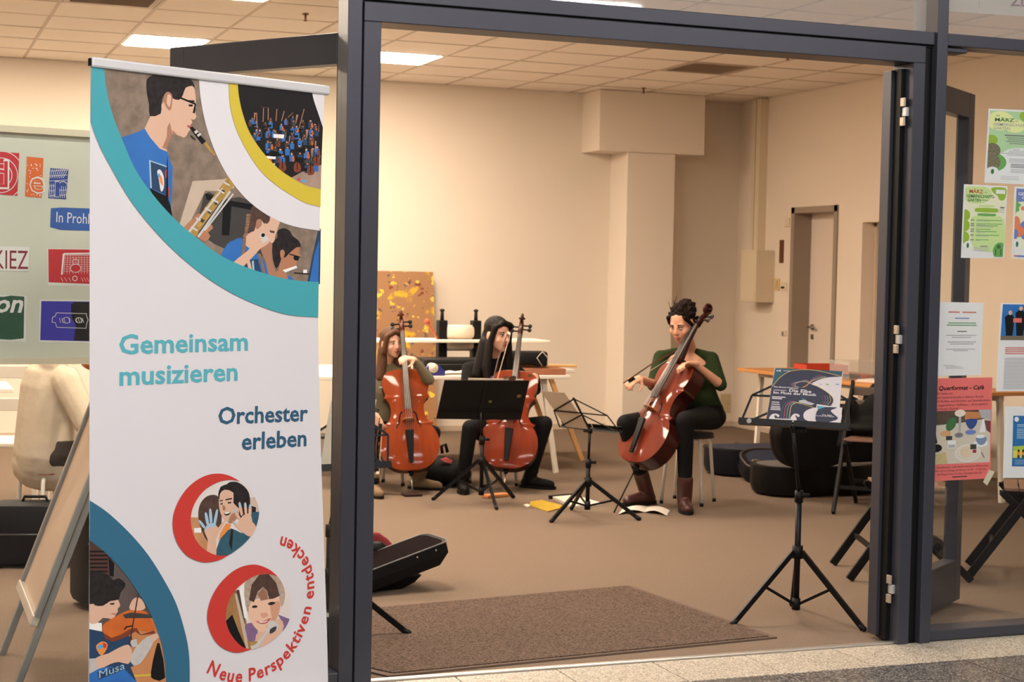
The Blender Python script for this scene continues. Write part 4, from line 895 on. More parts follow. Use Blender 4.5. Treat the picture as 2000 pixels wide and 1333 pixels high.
def f3(g):
    g.area([(.04, .03), (.96, .03), (.96, .86), (.04, .86)], E_cr, 1); g.area([(.04, .03), (.96, .03), (.96, .2), (.5, .18), (.04, .22)], E_bl, 2); g.txt('GEMEINSCHAFTS', .08, .9, .12, .04, E_wh, 4, True); g.txt('GARTEN', .16, .6, .17, .035, E_wh, 4, True)
    g.area([(.04, .16), (.08, .22), (.16, .25), (.11, .29), (.12, .34), (.07, .35), (.04, .38)], E_g3, 3); cc(g, .06, .5, .09, .09, E_co, 3); cc(g, .13, .62, .11, .08, E_co, 3); cc(g, .05, .66, .07, .07, E_bl, 4); cc(g, .3, .6, .18, .14, E_bl, 2); cc(g, .2, .3, .05, .03, E_co, 3); cc(g, .1, .8, .1, .06, E_wh, 5); cc(g, .1, .8, .03, .04, E_dg, 6); g.bar(.04, .96, .95, .025, E_bl); g.bar(.04, .1, .95, .025, E_co, 4)
sheet('blue and coral garden poster cut by the photo edge, right window', [(1982, 364), (2072, 369), (2066, 510), (1976, 505)], E_pap, f3)
E_red = ink('faded_red', (204, 120, 118)); E_blu = ink('faded_blue', (120, 130, 190)); E_grn = ink('faded_green', (110, 160, 116))
def f4(g):
    for a, b, y, h, m in ((.2, .46, .125, .018, E_red), (.52, .84, .125, .018, E_red), (.36, .68, .21, .014, E_blu), (.2, .84, .275, .014, E_grn), (.17, .86, .305, .014, E_grn), (.42, .64, .39, .014, E_gr), (.17, .86, .445, .012, E_lgr), (.3, .74, .472, .012, E_lgr), (.2, .86, .535, .012, E_lgr), (.26, .8, .562, .012, E_lgr), (.18, .84, .635, .010, E_lgr), (.34, .68, .655, .010, E_lgr), (.12, .4, .855, .007, E_lgr), (.18, .54, .875, .007, E_lgr), (.18, .6, .895, .007, E_lgr)): g.bar(a, b, y, h, m)
sheet('plain white notice with small centred lines, right window beside the mullion', [(1836, 590), (1921, 592), (1916, 733), (1831, 735)], E_pap, f4)
def f5(g):
    g.area([(.03, .015), (1, .015), (1, .42), (.02, .42)], ink('photo_blue', (34, 96, 170), .5, 40, (60, 140, 200)), 1); g.area([(.02, .375), (1, .36), (1, .42), (.02, .42)], ink('photo_ground', (116, 104, 84)), 2)
    for x, h, c in ((.14, .08, I_black), (.30, .03, I_black), (.42, .10, I_red), (.52, .09, I_black)):
        g.area([(x - .07, h + .08), (x - .02, h + .05), (x + .04, h + .05), (x + .08, h + .09), (x + .06, .37), (x - .04, .37)], I_black, 3); g.area([(x - .05, h + .07), (x + .05, h + .07), (x + .05, h + .18), (x - .05, h + .18)], c, 4); cc(g, x + .01, h + .03, .028, .026, I_skin, 5)
    g.bar(.2, .33, .17, .05, E_pink, 6); g.bar(.42, .52, .14, .10, I_pblue, 6)
    for i in range(4): g.bar(.10, .96, .50 + i * .022, .012, E_red)
    for i in range(22): g.bar(.10, .96, .62 + i * .0165, .007, E_lgr)
sheet('white article sheet with a blue group photo on top, right window', [(1955, 592), (2082, 594), (2076, 764), (1946, 765)], E_pap, f5)
def f6(g):
    t = I_black; g.txt('Querformat - Cafè', .11, .86, .115, .040, t, 4, True, .2); E_t = ink('grey_brown_text', (112, 56, 58))
    for s, a, b, y in (('Wir laden ein:', .06, .36, .158), ('- zum Gesprächscafe in kleiner Runde', .03, .86, .196), ('- mit Kaffee und Kuchen auf Spendenbasis', .03, .97, .234), ('- in angenehmer Caféhaus - Atmosphäre', .03, .93, .272), ('- bei freiem Eintritt', .03, .45, .308)): g.txt(s, a, b, y, .022, E_t, 4, False, .2)
    for s, a, b, y in (('Das Querformat - Café findet einmal im Monat statt,', .03, .97, .878), ('immer am 2. Freitag im Monat 15.30 - 17.30 Uhr,', .05, .94, .912), ('im Bürgerhaus Prohlis, Gamigstraße 24,', .13, .86, .946)): g.txt(s, a, b, y, .020, E_t, 4, False, .2)
    g.bar(.38, .62, .962, .012, E_t)
    g.area([(.02, .30), (.99, .305), (.99, .84), (.0, .84)], ink('tablecloth_print', (206, 194, 178), .2, 20, (190, 176, 158)), 1) if False else g.area([(.015, .318), (.985, .318), (.985, .838), (.015, .838)], ink('tablecloth_print', (206, 194, 178), .2, 20, (190, 176, 158)), 1)
    g.area([(.015, .318), (.985, .318), (.985, .40), (.5, .44), (.015, .46)], ink('cafe_back', (70, 58, 50), .6, 30, (110, 84, 66)), 2); g.area([(.56, .33), (.84, .34), (.84, .40), (.56, .41)], I_wood, 3); g.area([(.78, .318), (.985, .318), (.985, .42), (.84, .40)], E_lgr, 3); g.area([(.88, .42), (.985, .43), (.985, .55), (.92, .52)], ink('wine_cushion', (112, 58, 64)), 3)
    cc(g, .48, .345, .09, .035, ink('peony', (232, 220, 206), .4, 60, (214, 176, 160)), 5); g.area([(.46, .38), (.5, .38), (.5, .53), (.46, .53)], E_lgr, 4); cc(g, .47, .56, .07, .025, E_gr, 4); g.area([(.25, .48), (.3, .40), (.42, .39), (.4, .48), (.3, .52)], E_dg, 5, 2)
    g.area([(.57, .41), (.76, .41), (.74, .47), (.68, .505), (.62, .49)], ink('blue_bowl', (44, 72, 132)), 6, 2); cc(g, .66, .535, .09, .025, E_bl, 5); cc(g, .25, .54, .09, .03, ink('lemons', (206, 158, 110)), 5); g.bar(.26, .36, .565, .04, I_dgrey, 5)
    g.area([(.05, .54), (.09, .54), (.12, .63), (.07, .64)], I_black, 5); cc(g, .1, .68, .10, .04, I_black, 5); g.area([(.04, .46), (.06, .50), (.06, .55), (.03, .55)], I_teeth, 6); cc(g, .83, .65, .12, .035, E_wh, 5); g.area([(.75, .59), (.92, .59), (.9, .65), (.84, .665), (.78, .65)], ink('cup_blue', (120, 138, 170)), 6, 2); cc(g, .82, .58, .075, .018, I_brown if False else E_wh, 7)
    cc(g, .62, .74, .21, .085, E_wh, 4); cc(g, .62, .74, .2, .08, ink('plate', (214, 202, 188)), 5); cc(g, .59, .73, .09, .055, ink('cake', (222, 200, 170), .4, 60, (190, 160, 126)), 6); g.bar(.66, .76, .655, .05, I_dgrey, 6); g.bar(.7, .76, .71, .03, ink('berry', (150, 40, 60)), 7); g.bar(.29, .42, .61, .075, E_wh, 5); g.bar(.3, .41, .65, .03, E_lgr, 6); g.area([(.02, .75), (.26, .72), (.3, .836), (.02, .836)], ink('napkin', (184, 168, 130), .6, 60, (210, 190, 120)), 5); g.area([(.85, .73), (.9, .79), (.89, .80), (.84, .74)], E_gr, 5); g.area([(.85, .41), (.88, .41), (.9, .54), (.8, .54)], E_wh, 5)
pk = sheet('pink café poster with a coffee table photo, right window beside the mullion', [(1820, 740), (1938.5, 737.5), (1934, 935), (1814, 941)], E_pink, f6)
for n, c in enumerate((((1813, 928), (1822, 937), (1826, 940), (1819, 950), (1812, 944)), ((1932, 918), (1943, 922), (1928, 949), (1920, 942)))):
    MB().prism([on_y(*p, YS - .001) for p in c], (0, .0006, 0)).build('tape', mat('tape', (208, 198, 172), .4), pk, world=True)
def f7(g):
    g.area([(.15, .13), (1, .13), (1, .84), (.15, .84)], ink('poster_blue', (36, 110, 170), .4, 10, (28, 86, 150)), 1); g.area([(.16, .56), (.5, .54), (1, .44), (1, .72), (.16, .72)], ink('meadow', (150, 184, 64), .5, 20, (206, 210, 80)), 2); g.area([(.16, .62), (.6, .58), (1, .60), (1, .72), (.16, .72)], E_lem if False else ink('field', (214, 206, 84)), 3)
    cc(g, .21, .18, .04, .035, E_wh, 3)
    for i, (y, w) in enumerate(((.25, .3), (.275, .5), (.31, .5), (.335, .4), (.36, .5), (.385, .45), (.41, .4), (.435, .3))): g.bar(.22, .22 + w, y, .012, I_pblue, 3)
    for x in (.26, .34, .44): cc(g, x, .62, .02, .02, I_hair, 5); g.bar(x - .025, x + .025, .635, .05, I_red if x > .4 else I_orange, 4); g.bar(x - .02, x + .02, .68, .04, I_navy, 4)
    for i in range(3): g.bar(.2, .9, .75 + i * .025, .008, I_pblue, 3)
sheet('white sheet with a small blue and yellow poster, lowest right on the right window', [(1963, 794), (2074, 796), (2070, 934), (1959, 934)], E_pap, f7)
sheet('pale sheet taped to the transom pane at the top right corner', [(1855, -70), (2050, -62), (2046, 35), (1853, 22)], E_pap, lambda g: (g.bar(.3, .305, .2, .7, E_lgr), g.txt('Zu', .62, .8, .80, .2, ink('plum', (120, 50, 80)), 4, True)))
# ================================================================== CELLOS
def cello_outline():
    pts = [(0, 0), (.08, .006), (.15, .04), (.198, .10), (.218, .175), (.21, .25), (.187, .300), (.170, .322), (.186, .345), (.150, .362), (.128, .40), (.120, .45), (.128, .50), (.148, .530), (.168, .545), (.154, .565), (.163, .60), (.171, .65), (.163, .70), (.13, .738), (.08, .752), (.03, .756), (.0, .757)]
    seg = spline(pts[:9], 4) + spline(pts[8:15], 4)[1:] + spline(pts[14:], 4)[1:]
    out = []; z = -1
    for x, y in seg:
        if y > z + 1e-4: out.append((max(x, 0), y)); z = y
    return out
CO = cello_outline()
def plate(ysurf, sgn, arch, inset=0.0, M=10):
    mb = MB(); rows = []
    for x, z in CO:
        hx = max(x - inset, .0005); row = []
        for k in range(-M, M + 1):
            t = k / M; tt = 1 - abs(t) ** 2.2; zz = math.sin(math.pi * min(max(z / .757, 0), 1)) ** .6
            row.append(Vector((hx * t, ysurf + sgn * arch * tt * zz, z)))
        rows.append(row)
    W = 2 * M + 1; vs = [p for r in rows for p in r]
    fs = [(i * W + k, (i + 1) * W + k, (i + 1) * W + k + 1, i * W + k + 1) for i in range(len(rows) - 1) for k in range(W - 1)]
    # thickness: edge rim
    o = len(vs); vs += [p + Vector((0, -sgn * .004, 0)) for p in vs]
    fs += [tuple(o + i for i in f[::-1]) for f in fs[:]]
    for i in range(len(rows) - 1):
        fs.append((i * W, o + i * W, o + (i + 1) * W, (i + 1) * W)); fs.append((i * W + W - 1, (i + 1) * W + W - 1, o + (i + 1) * W + W - 1, o + i * W + W - 1))
    return mb.add(vs, fs)
M_ebony = mat('ebony', (11, 9, 9), .35); M_string = mat('string_steel', (176, 172, 166), .3, .8); M_chrome = mat('chrome', (180, 176, 170), .25, .9)
def cello(label, pin, top, nrm, sc, tone, rtone, pinlen):
    pin = Vector(pin); ax = (Vector(top) - pin).normalized(); n = Vector(nrm); n = (n - ax * n.dot(ax)).normalized()
    y = -n; x = y.cross(ax)
    mw = Matrix(((x.x, y.x, ax.x, pin.x), (x.y, y.y, ax.y, pin.y), (x.z, y.z, ax.z, pin.z), (0, 0, 0, 1)))
    t = thing('cello', label, 'cello', matrix=mw, group='cellos')
    E_ = pinlen
    def B(mb, name, m, parent=None, smooth=True):
        mb.v = [Vector((p.x * sc, p.y * sc, p.z * sc + E_)) for p in mb.v]; return mb.build(name, m, parent or t, smooth)
    tp = 'varnish_%d_%d_%d' % tone
    m1 = mat(tp, tone, .42, spec=.08, var=.55, scale=5, rgb2=tuple(v * .72 for v in tone), coat=.32, stretch=(6, 1, 1)); m2 = mat('rib_%d_%d_%d' % rtone, rtone, .42, spec=.08, var=.5, scale=6, rgb2=tuple(v * .6 for v in rtone), coat=.3)
    top_o = B(plate(-.060, -1, .024), 'top_plate', m1, None, 40); B(plate(.060, 1, .022), 'back_plate', m2, None, 40)
    rib = MB(); rows = [(max(xx - .004, .0004), z) for xx, z in CO]
    loop = [(xx, z) for xx, z in rows] + [(-xx, z) for xx, z in rows[::-1]]; n_ = len(loop)
    rib.add([(xx, -.057, z) for xx, z in loop] + [(xx, .057, z) for xx, z in loop], [(i, (i + 1) % n_, n_ + (i + 1) % n_, n_ + i) for i in range(n_)])
    B(rib, 'ribs', m2, None, 40)
    # edge bead (lighter worn edge)
    # f holes
    for s in (-1, 1):
        f = [(s * .075, .315), (s * .088, .318), (s * .083, .335), (s * .072, .345), (s * .066, .37), (s * .062, .40), (s * .052, .425), (s * .042, .43), (s * .045, .418)]
        pts = [(p[0], -.060 - .024 * (1 - abs(p[0] / .13) ** 2.2) - .002, p[1]) for p in spline(f, 3)]
        k = len(pts); rad = [.0022 + .0035 * math.sin(math.pi * i / (k - 1)) for i in range(k)]
        B(MB().tube(pts, rad, 6).ell(pts[2], (.006, .003, .006)).ell(pts[-3], (.005, .003, .005)), 'f_hole', M_ebony, top_o)
    B(MB().prism([(-.045, -.083, .365), (-.026, -.083, .365), (-.02, -.09, .365), (.02, -.09, .365), (.026, -.083, .365), (.045, -.083, .365), (.040, -.12, .365), (.030, -.150, .365), (.012, -.163, .365), (-.012, -.163, .365), (-.030, -.150, .365), (-.040, -.12, .365)], (0, 0, .008)), 'bridge', mat('bridge_maple', (150, 96, 50), .5), None, False)
    B(MB().add([(-.016, -.088, .05), (.016, -.088, .05), (.032, -.128, .285), (-.032, -.128, .285), (-.014, -.10, .05), (.014, -.10, .05), (.027, -.142, .285), (-.027, -.142, .285)], [(0, 1, 2, 3), (4, 7, 6, 5), (0, 4, 5, 1), (1, 5, 6, 2), (2, 6, 7, 3), (3, 7, 4, 0)]), 'tailpiece', M_ebony, None, False)
    B(MB().prism([(-.031, -.128, .44), (.031, -.128, .44), (.031, -.138, .44), (.016, -.146, .44), (-.016, -.146, .44), (-.031, -.138, .44)], (0, .0, 0)), 'spare', M_ebony) if False else None
    fb = MB(); a = [(-.031, -.122), (.031, -.122), (.031, -.132), (.016, -.142), (-.016, -.142), (-.031, -.132)]; b_ = [(-.016, -.078), (.016, -.078), (.016, -.086), (.008, -.092), (-.008, -.092), (-.016, -.086)]
    fb.add([(p[0], p[1], .445) for p in a] + [(p[0], p[1], 1.035) for p in b_], [tuple(range(6))[::-1], tuple(range(6, 12))] + [(i, (i + 1) % 6, 6 + (i + 1) % 6, 6 + i) for i in range(6)])
    B(fb, 'fingerboard', mat('fingerboard', (62, 54, 48), .28, coat=.3), None, False)
    B(MB().loft([((0, -.045, .735), (.022, 0, 0), (0, .040, 0)), ((0, -.062, .78), (.017, 0, 0), (0, .026, 0)), ((0, -.070, .90), (.016, 0, 0), (0, .018, 0)), ((0, -.072, 1.02), (.017, 0, 0), (0, .018, 0)), ((0, -.068, 1.05), (.018, 0, 0), (0, .028, 0))], 14), 'neck', m2)
    pb = B(MB().loft([((0, -.068, 1.03), (.018, 0, 0), (0, .026, 0)), ((0, -.060, 1.08), (.020, 0, 0), (0, .024, 0)), ((0, -.040, 1.14), (.017, 0, 0), (0, .020, 0)), ((0, -.022, 1.165), (.014, 0, 0), (0, .018, 0))], 14), 'pegbox', m2)
    sp = []; 
    for i in range(30):
        th = -1.4 + i * .33; r = .036 * (1 - i / 36); sp.append((0, -.040 - r * math.cos(th), 1.178 + r * math.sin(th)))
    B(MB().tube(sp, [.013 - .0002 * i for i in range(30)], 8).ell((0, -.040, 1.178), (.026, .012, .012)), 'scroll', m2, pb)
    for i, (s, z) in enumerate(((-1, 1.065), (1, 1.085), (-1, 1.105), (1, 1.122))):
        yy = -.062 + (z - 1.065) * .45
        B(MB().tube([(s * .0, yy, z), (s * .055, yy, z)], [.007, .006], 8).ell((s * .066, yy, z), (.016, .007, .017)), 'peg', M_ebony, pb)
    for i in range(4):
        q = -1.5 + i
        B(MB().tube([(q * .011, -.134, .27), (q * .014, -.166 + abs(q) * .006, .368), (q * .006, -.095, 1.036)], .0013, 5), 'string', M_string)
    ep = MB().tube([(0, 0, 0), (0, 0, -E_ / sc)], [.006, .005], 8); B(ep, 'endpin', M_chrome if sc < .94 else M_black)
    B(MB().tube([(0, 0, .006), (0, 0, -.03)], [.022, .014], 12), 'endpin_collar', M_ebony)
    return t
def bow(label, hand, tip, side=(0, 0, 1)):
    """stick from frog (hand end) to tip with a ribbon of hair alongside"""
    a, b = Vector(hand), Vector(tip); d = (b - a).normalized(); s = Vector(side); s = (s - d * s.dot(d)).normalized()
    t = thing('cello_bow', label, 'bow', a, 0, 'cello bows')
    mid = (a + b) / 2 - s * .012
    MB().tube([a - d * .02, a, mid, b], [.005, .005, .0045, .0035], 8).build('stick', mat('bow_wood', (74, 38, 24), .35), t, True, world=True)
    MB().bar(a + s * .022, b + s * .018, .009, .002, s).build('hair', mat('bow_hair', (196, 178, 150), .6), t, world=True)
    MB().bar(a + s * .010 + d * .02, a + s * .010 + d * .075, .010, .020, s, .002).build('frog', M_ebony, t, world=True)
    MB().bar(b + s * .008 - d * .012, b + s * .008 + d * .006, .007, .022, s, .002).build('tip', mat('bow_tip', (210, 200, 186), .4), t, world=True)
    return t
C1 = cello('orange-brown cello of the fair-haired girl beside the dark post', on_z(806, 968), on_y(783, 634, 4.93), (-.22, -.97, .1), .90, (136, 54, 14), (80, 30, 10), .155)
C2 = cello('reddish cello of the dark-haired girl behind the black music desk', on_z(983, 966), on_y(1020, 627, 4.86), (-.42, -.90, .1), .90, (122, 44, 16), (60, 22, 9), .165)
C3 = cello('glossy dark red cello of the woman in green, tilted with its side showing', on_z(1199, 1002), on_y(1397, 598, 3.74), (-.96, -.25, .3), .95, (112, 42, 22), (54, 18, 12), .33)

# ================================================================== MUSIC STANDS
def tripod(t, c, r, a0, hub, zt, lean=None):
    """three legs, braces, telescopic tube; world coordinates"""
    c = Vector((c[0], c[1], 0)); top = Vector(lean) if lean is not None else c + V(0, 0, zt)
    for i in range(3):
        a = a0 + i * 2 * math.pi / 3; d = V(math.cos(a), math.sin(a), 0); ft = c + d * r + V(0, 0, .010)
        lg = MB().bar(c + d * .02 + V(0, 0, hub), ft, .014, .022, d).build('leg', M_blackmet, t, world=True)
        MB().cap(ft - d * .012 + V(0, 0, .010), ft + d * .004 + V(0, 0, .002), .012, .011, 10).build('rubber_foot', M_black, lg, True, world=True)
        m = c + d * (r * .5) + V(0, 0, hub * .52)
        MB().bar(c + d * .012 + V(0, 0, .075), m, .006, .012, d).build('brace', M_blackmet, t, world=True)
    MB().tube([c + V(0, 0, .055), c + V(0, 0, hub + (zt - hub) * .48)], .013, 12).build('lower_tube', M_blackmet, t, True, world=True)
    MB().tube([c + V(0, 0, .05), c + V(0, 0, .10)], .018, 12).build('foot_collar', M_black, t, True, world=True)
    MB().tube([c + V(0, 0, hub - .03), c + V(0, 0, hub + .025)], .023, 12).build('leg_collar', M_black, t, True, world=True)
    zc = hub + (zt - hub) * .48
    MB().tube([c + V(0, 0, zc - .03), c + V(0, 0, zc + .02)], .018, 12).tube([c + V(0, 0, zc), c + V(.045, -.015, zc)], .009, 8).build('height_clamp', M_black, t, True, world=True)
    MB().tube([c + V(0, 0, zc), top], .0085, 10).build('upper_tube', M_blackmet, t, True, world=True)
def lattice(t, a, b, up, h, lip=.03, clipn=True):
    """folding wire desk: a-b lower edge, up unit vector along the slope"""
    a, b = Vector(a), Vector(b); e = (b - a).normalized(); L = (b - a).length; up = Vector(up).normalized(); n = e.cross(up).normalized()
    Q = lambda u, v: a + e * (L * u) + up * (h * v)
    w = [(Q(.0, .0), Q(.08, .55)), (Q(.08, .55), Q(.5, 1.0)), (Q(.5, 1.0), Q(.95, .55)), (Q(.95, .55), Q(1.0, 0)), (Q(.08, .55), Q(.95, .55)), (Q(.06, .05), Q(.5, .5)), (Q(.5, .5), Q(.96, .05)), (Q(.5, 0), Q(.5, 1.04))]
    for i, (p, q) in enumerate(w): MB().bar(p, q, .009 if i < 7 else .016, .003, n).build('desk_wire', M_blackmet, t, world=True)
    for s0, s1 in ((0, .492), (.508, 1.0)):
        p, q = Q(s0, 0), Q(s1, 0)
        m = MB(); m.bar(p + n * .016, q + n * .016, .032, .002, up); m.bar(p + n * .032 + up * .010, q + n * .032 + up * .010, .002, .026, up)
        m.build('tray', M_blackmet, t, world=True)
    MB().ell(Q(.5, -.02), (.016, .016, .02)).tube([Q(.5, -.04), Q(.5, -.04) + e * .05], .008, 8).build('desk_joint', M_black, t, True, world=True)
    return Q, n
# -- foreground stand
cF = (3.596, .485); tz = .838
aF, bF = on_z(1445, 830, tz), on_z(1660, 842, tz); e = (bF - aF).normalized(); nf = V(e.y, -e.x, 0); nf = nf if nf.y < 0 else -nf
upF = (V(0, 0, 1) * math.cos(.36) - nf * math.sin(.36)).normalized()
msF = thing('music_stand', 'black folding music stand in the foreground carrying the concert poster', 'music stand', (cF[0], cF[1], 0), 0, 'music stands')
tripod(msF, cF, .31, math.atan2(.889, .458), .30, .80, (aF + bF) / 2 - upF * .02)
Q, nn = lattice(msF, aF, bF, upF, .24)
st = MB().tube([Q(.10, 0) + nn * .0335 + upF * .010, Q(.10, 0) + nn * .0345 + upF * .010], .011, 18).build('sticker', mat('sticker_grey', (168, 166, 160), .5, var=.8, scale=160, rgb2=(70, 70, 72)), msF, world=True)
# concert poster and small flyer standing on its tray
def card(name, label, px, o, u, v, m, thick, group=None, cat='poster'):
    g = Print(o, u, v, .0002); pts = [g.uv(*p) for p in px]
    t = thing(name, label, cat, g.o + g.u * ((pts[2][0] + pts[3][0]) / 2) + g.v * min(p[1] for p in pts), 0, group)
    MB().prism([g.o + g.u * p[0] + g.v * p[1] for p in pts], -g.n * thick).build('card', m, t, world=True); return t, g
I_nv = ink('poster_navy', (34, 40, 62), .2, 20, (28, 34, 54)); I_tl = ink('poster_teal', (30, 76, 92)); I_pw = ink('poster_offwhite', (206, 200, 204)); I_gl = ink('gold_line', (206, 176, 96)); I_rl = ink('red_line', (196, 62, 56)); I_bl = ink('blue_line', (84, 150, 176)); I_dl = ink('teal_line', (34, 84, 110))
o1 = (aF + bF) / 2 + nn * .010 + upF * .0
pc, g = card('concert_poster', 'navy concert poster with white lettering leaning on the foreground music stand', [(1513, 719), (1646, 727), (1637, 830), (1496, 822)], o1, e, upF, mat('poster_card', (206, 200, 204), .5), .0015)
KP = (1460, 700, 7.69)
L = lambda pts, m, l, sm=0: g.px(pts, m, l, KP, None, sm)
W_ = lambda pts, w, m, l: g.line([(KP[0] + x / KP[2], KP[1] + y / KP[2]) for x, y in spline(pts, 4)], w / KP[2], m, l)
L([(415, 150), (1428, 200), (1412, 275), (1330, 250), (1000, 170), (700, 180), (480, 300), (360, 440)], I_tl, 1)
L(spline([(360, 440), (480, 300), (600, 215), (720, 182), (900, 172), (1080, 195), (1250, 235), (1412, 275)], 3) + spline([(1412, 280), (1200, 290), (1060, 330), (960, 390), (1060, 430), (1180, 500), (1270, 580), (1290, 650), (1250, 720), (1150, 740), (1000, 745), (880, 790), (840, 850), (860, 920), (960, 960)], 3) + [(280, 930), (320, 700)], I_nv, 2)
W_([(370, 430), (480, 300), (600, 215), (720, 182), (900, 172), (1080, 195), (1250, 235), (1400, 275)], 7, I_gl, 3); W_([(960, 390), (1060, 430), (1180, 500), (1270, 580), (1290, 650), (1250, 720)], 6, I_gl, 3)
for d, m in ((0, I_gl), (-40, I_bl), (-80, I_rl), (-120, I_dl)):
    W_([(960 + d * .0, 390 + d * .1), (900, 362 + d * .3), (820, 352 + d * .1), (730 + d * .6, 380), (720 + d * .5, 420), (800, 440), (880, 420 + d * .1), (980, 340 + d * .3), (1180 + d, 275 + d * .2)], 6, m, 4)
    W_([(1230 + d, 560), (1250 + d, 640), (1200 + d, 700)], 6, m, 4); W_([(625 + d, 925), (650 + d, 740), (690 + d * .8, 690 + d * .2), (740 + d * .6, 670 + d * .2), (800 + d, 680 + d * .2)], 9, m, 4)
W_([(760, 675), (860, 700), (1000, 748)], 6, I_gl, 4)
L([(770, 640), (860, 620), (900, 650), (1010, 685), (960, 710), (780, 668)], E_lgr, 5); L([(800, 580), (850, 610), (880, 600), (860, 630), (820, 620)], I_dl, 5)
tw = lambda s, x0, x1, y, cap, m=I_pw, b=True: (lambda a, bb, c_: g.text(s, a[0], a[1], (c_[1] - a[1]) / .7, m, 6, b, 'L', 0, math.atan2(bb[1] - a[1], bb[0] - a[0]), math.hypot(bb[0] - a[0], bb[1] - a[1])))(g.uv(KP[0] + x0 / KP[2], KP[1] + y / KP[2]), g.uv(KP[0] + x1 / KP[2], KP[1] + (y + (x1 - x0) * .06) / KP[2]), g.uv(KP[0] + x0 / KP[2], KP[1] + (y - cap) / KP[2]))
tw('Die Elbe', 620, 960, 506, 46); tw('Im Fluss der Musik', 385, 1030, 532, 36); tw('Das Musaik-Orchester', 398, 765, 440, 20); tw('präsentiert:', 395, 590, 484, 18); tw('v6', 430, 505, 200, 30); tw('musaik', 540, 640, 195, 14)
for x0, x1, y, h in ((370, 570, 575, 14), (370, 520, 598, 14), (365, 480, 652, 12), (360, 485, 684, 12), (355, 490, 716, 12), (350, 495, 740, 12), (345, 495, 764, 12)): L([(x0, y), (x1, y + 8), (x1, y + 8 + h), (x0, y + h)], I_pw, 6)
for d in (0, 320): L([(320 + d, 925), (360 + d, 850), (430 + d * .95, 835), (480 + d * .95, 860), (460 + d * .95, 890), (430 + d * .95, 860), (400 + d, 870), (420 + d, 935)], I_pw, 5, 2)
L([(420, 905), (720, 920), (720, 940), (420, 930)], I_pw, 5)
for x, m in ((1100, E_lgr), (1200, E_g3), (1350, E_bl)): L([(x - 24, 385), (x + 24, 388), (x + 24, 402), (x - 24, 400)], m, 3)
g.build('print', pc)
o2 = o1 + nn * .012
fc, g = card('concert_flyer', 'small flyer with the same navy design standing before the concert poster', [(1595, 790), (1645, 797), (1641, 830), (1591, 826)], o2, e, upF, mat('flyer_card', (206, 204, 204), .5), .004, None, 'flyer')
L = lambda pts, m, l, sm=0: g.px(pts, m, l, KP, None, sm)
L([(1040, 712), (1240, 740), (1060, 800)], I_bl, 1); L([(1040, 800), (1120, 750), (1230, 735), (1400, 750), (1260, 780), (1330, 840), (1360, 900), (1310, 940), (1200, 965), (1030, 950)], I_nv, 2, 3); L([(1250, 800), (1300, 765), (1405, 750), (1395, 990), (1200, 975), (1330, 930), (1355, 890)], I_pw, 3, 2)
tw = lambda s, x0, x1, y, cap, m=I_pw, b=True: (lambda a, bb, c_: g.text(s, a[0], a[1], (c_[1] - a[1]) / .7, m, 6, b, 'L', 0, math.atan2(bb[1] - a[1], bb[0] - a[0]), math.hypot(bb[0] - a[0], bb[1] - a[1])))(g.uv(KP[0] + x0 / KP[2], KP[1] + y / KP[2]), g.uv(KP[0] + x1 / KP[2], KP[1] + (y + (x1 - x0) * .06) / KP[2]), g.uv(KP[0] + x0 / KP[2], KP[1] + (y - cap) / KP[2]))
tw('Die Elbe', 1120, 1270, 862, 18); tw('Im Fluss der Musik', 1030, 1300, 872, 14); g.build('print', fc)

# -- wire stand of the woman in green, seen from behind
cM = (3.892, 3.40); eM = V(.46, -.89, 0); upM = (V(-.86, -.45, 0).normalized() * .62 + V(0, 0, 1) * .78).normalized()
mc = on_y(1152, 841, 3.40); aM, bM = mc - eM * .235, mc + eM * .235
msM = thing('music_stand', 'low black wire music stand facing the woman in green', 'music stand', (cM[0], cM[1], 0), 0, 'music stands')
tripod(msM, cM, .315, math.atan2(.996, .092), .22, .46, mc)
Q, nn = lattice(msM, bM, aM, upM, .25)
ss = thing('sheet_music', 'single grey sheet leaning askew on the low wire stand', 'sheet music', Q(.5, 0), 0)
e2 = (aM - bM).normalized()
MB().prism([Q(.50, .02) + nn * .004, Q(.90, .02) + nn * .004, Q(1.02, 1.16) + nn * .004, Q(.62, 1.16) + nn * .004], nn * .001).build('sheet', mat('grey_sheet', (190, 176, 156), .7), ss, world=True)
# -- black solid desk
cD = (3.48, 4.14)
msD = thing('music_stand', 'music stand with solid black desk and stickers in front of the dark-haired girl', 'music stand', (cD[0], cD[1], 0), 0, 'music stands')
d0, d1, d2, d3 = on_y(852, 818, 4.22), on_y(1017, 820, 4.12), on_y(1034, 744, 4.02), on_y(868, 743, 4.12)
tripod(msD, cD, .31, math.radians(-92), .27, .55, (d0 + d1) / 2 + (d2 - d1) * .3 + V(0, .012, 0))
dn = (d1 - d0).cross(d3 - d0).normalized()
dk = MB().prism([d0, d1, d2, d3], -dn * .003).build('desk', mat('black_desk', (9, 9, 10), .55, var=.4, scale=30, rgb2=(6, 6, 7)), msD, world=True)
MB().bar((d0 * .75 + d3 * .25) + dn * .004, (d1 * .75 + d2 * .25) + dn * .004, .004, .008, dn).build('desk_rib', M_black, msD, world=True)
MB().bar(((d0 + d1) / 2) + dn * .006, ((d2 + d3) / 2) + dn * .006, .022, .006, dn).build('desk_spine', M_black, msD, world=True)
MB().prism([d0 + V(.02, 0, 0), d1 - V(.02, 0, 0), d1 - V(.02, -.06, .004), d0 + V(.02, .06, -.004)], (0, 0, -.003)).build('ledge', M_black, msD, world=True)
I_stk = ink('sticker_tan', (112, 76, 58)); I_stg = ink('sticker_olive', (92, 92, 36))
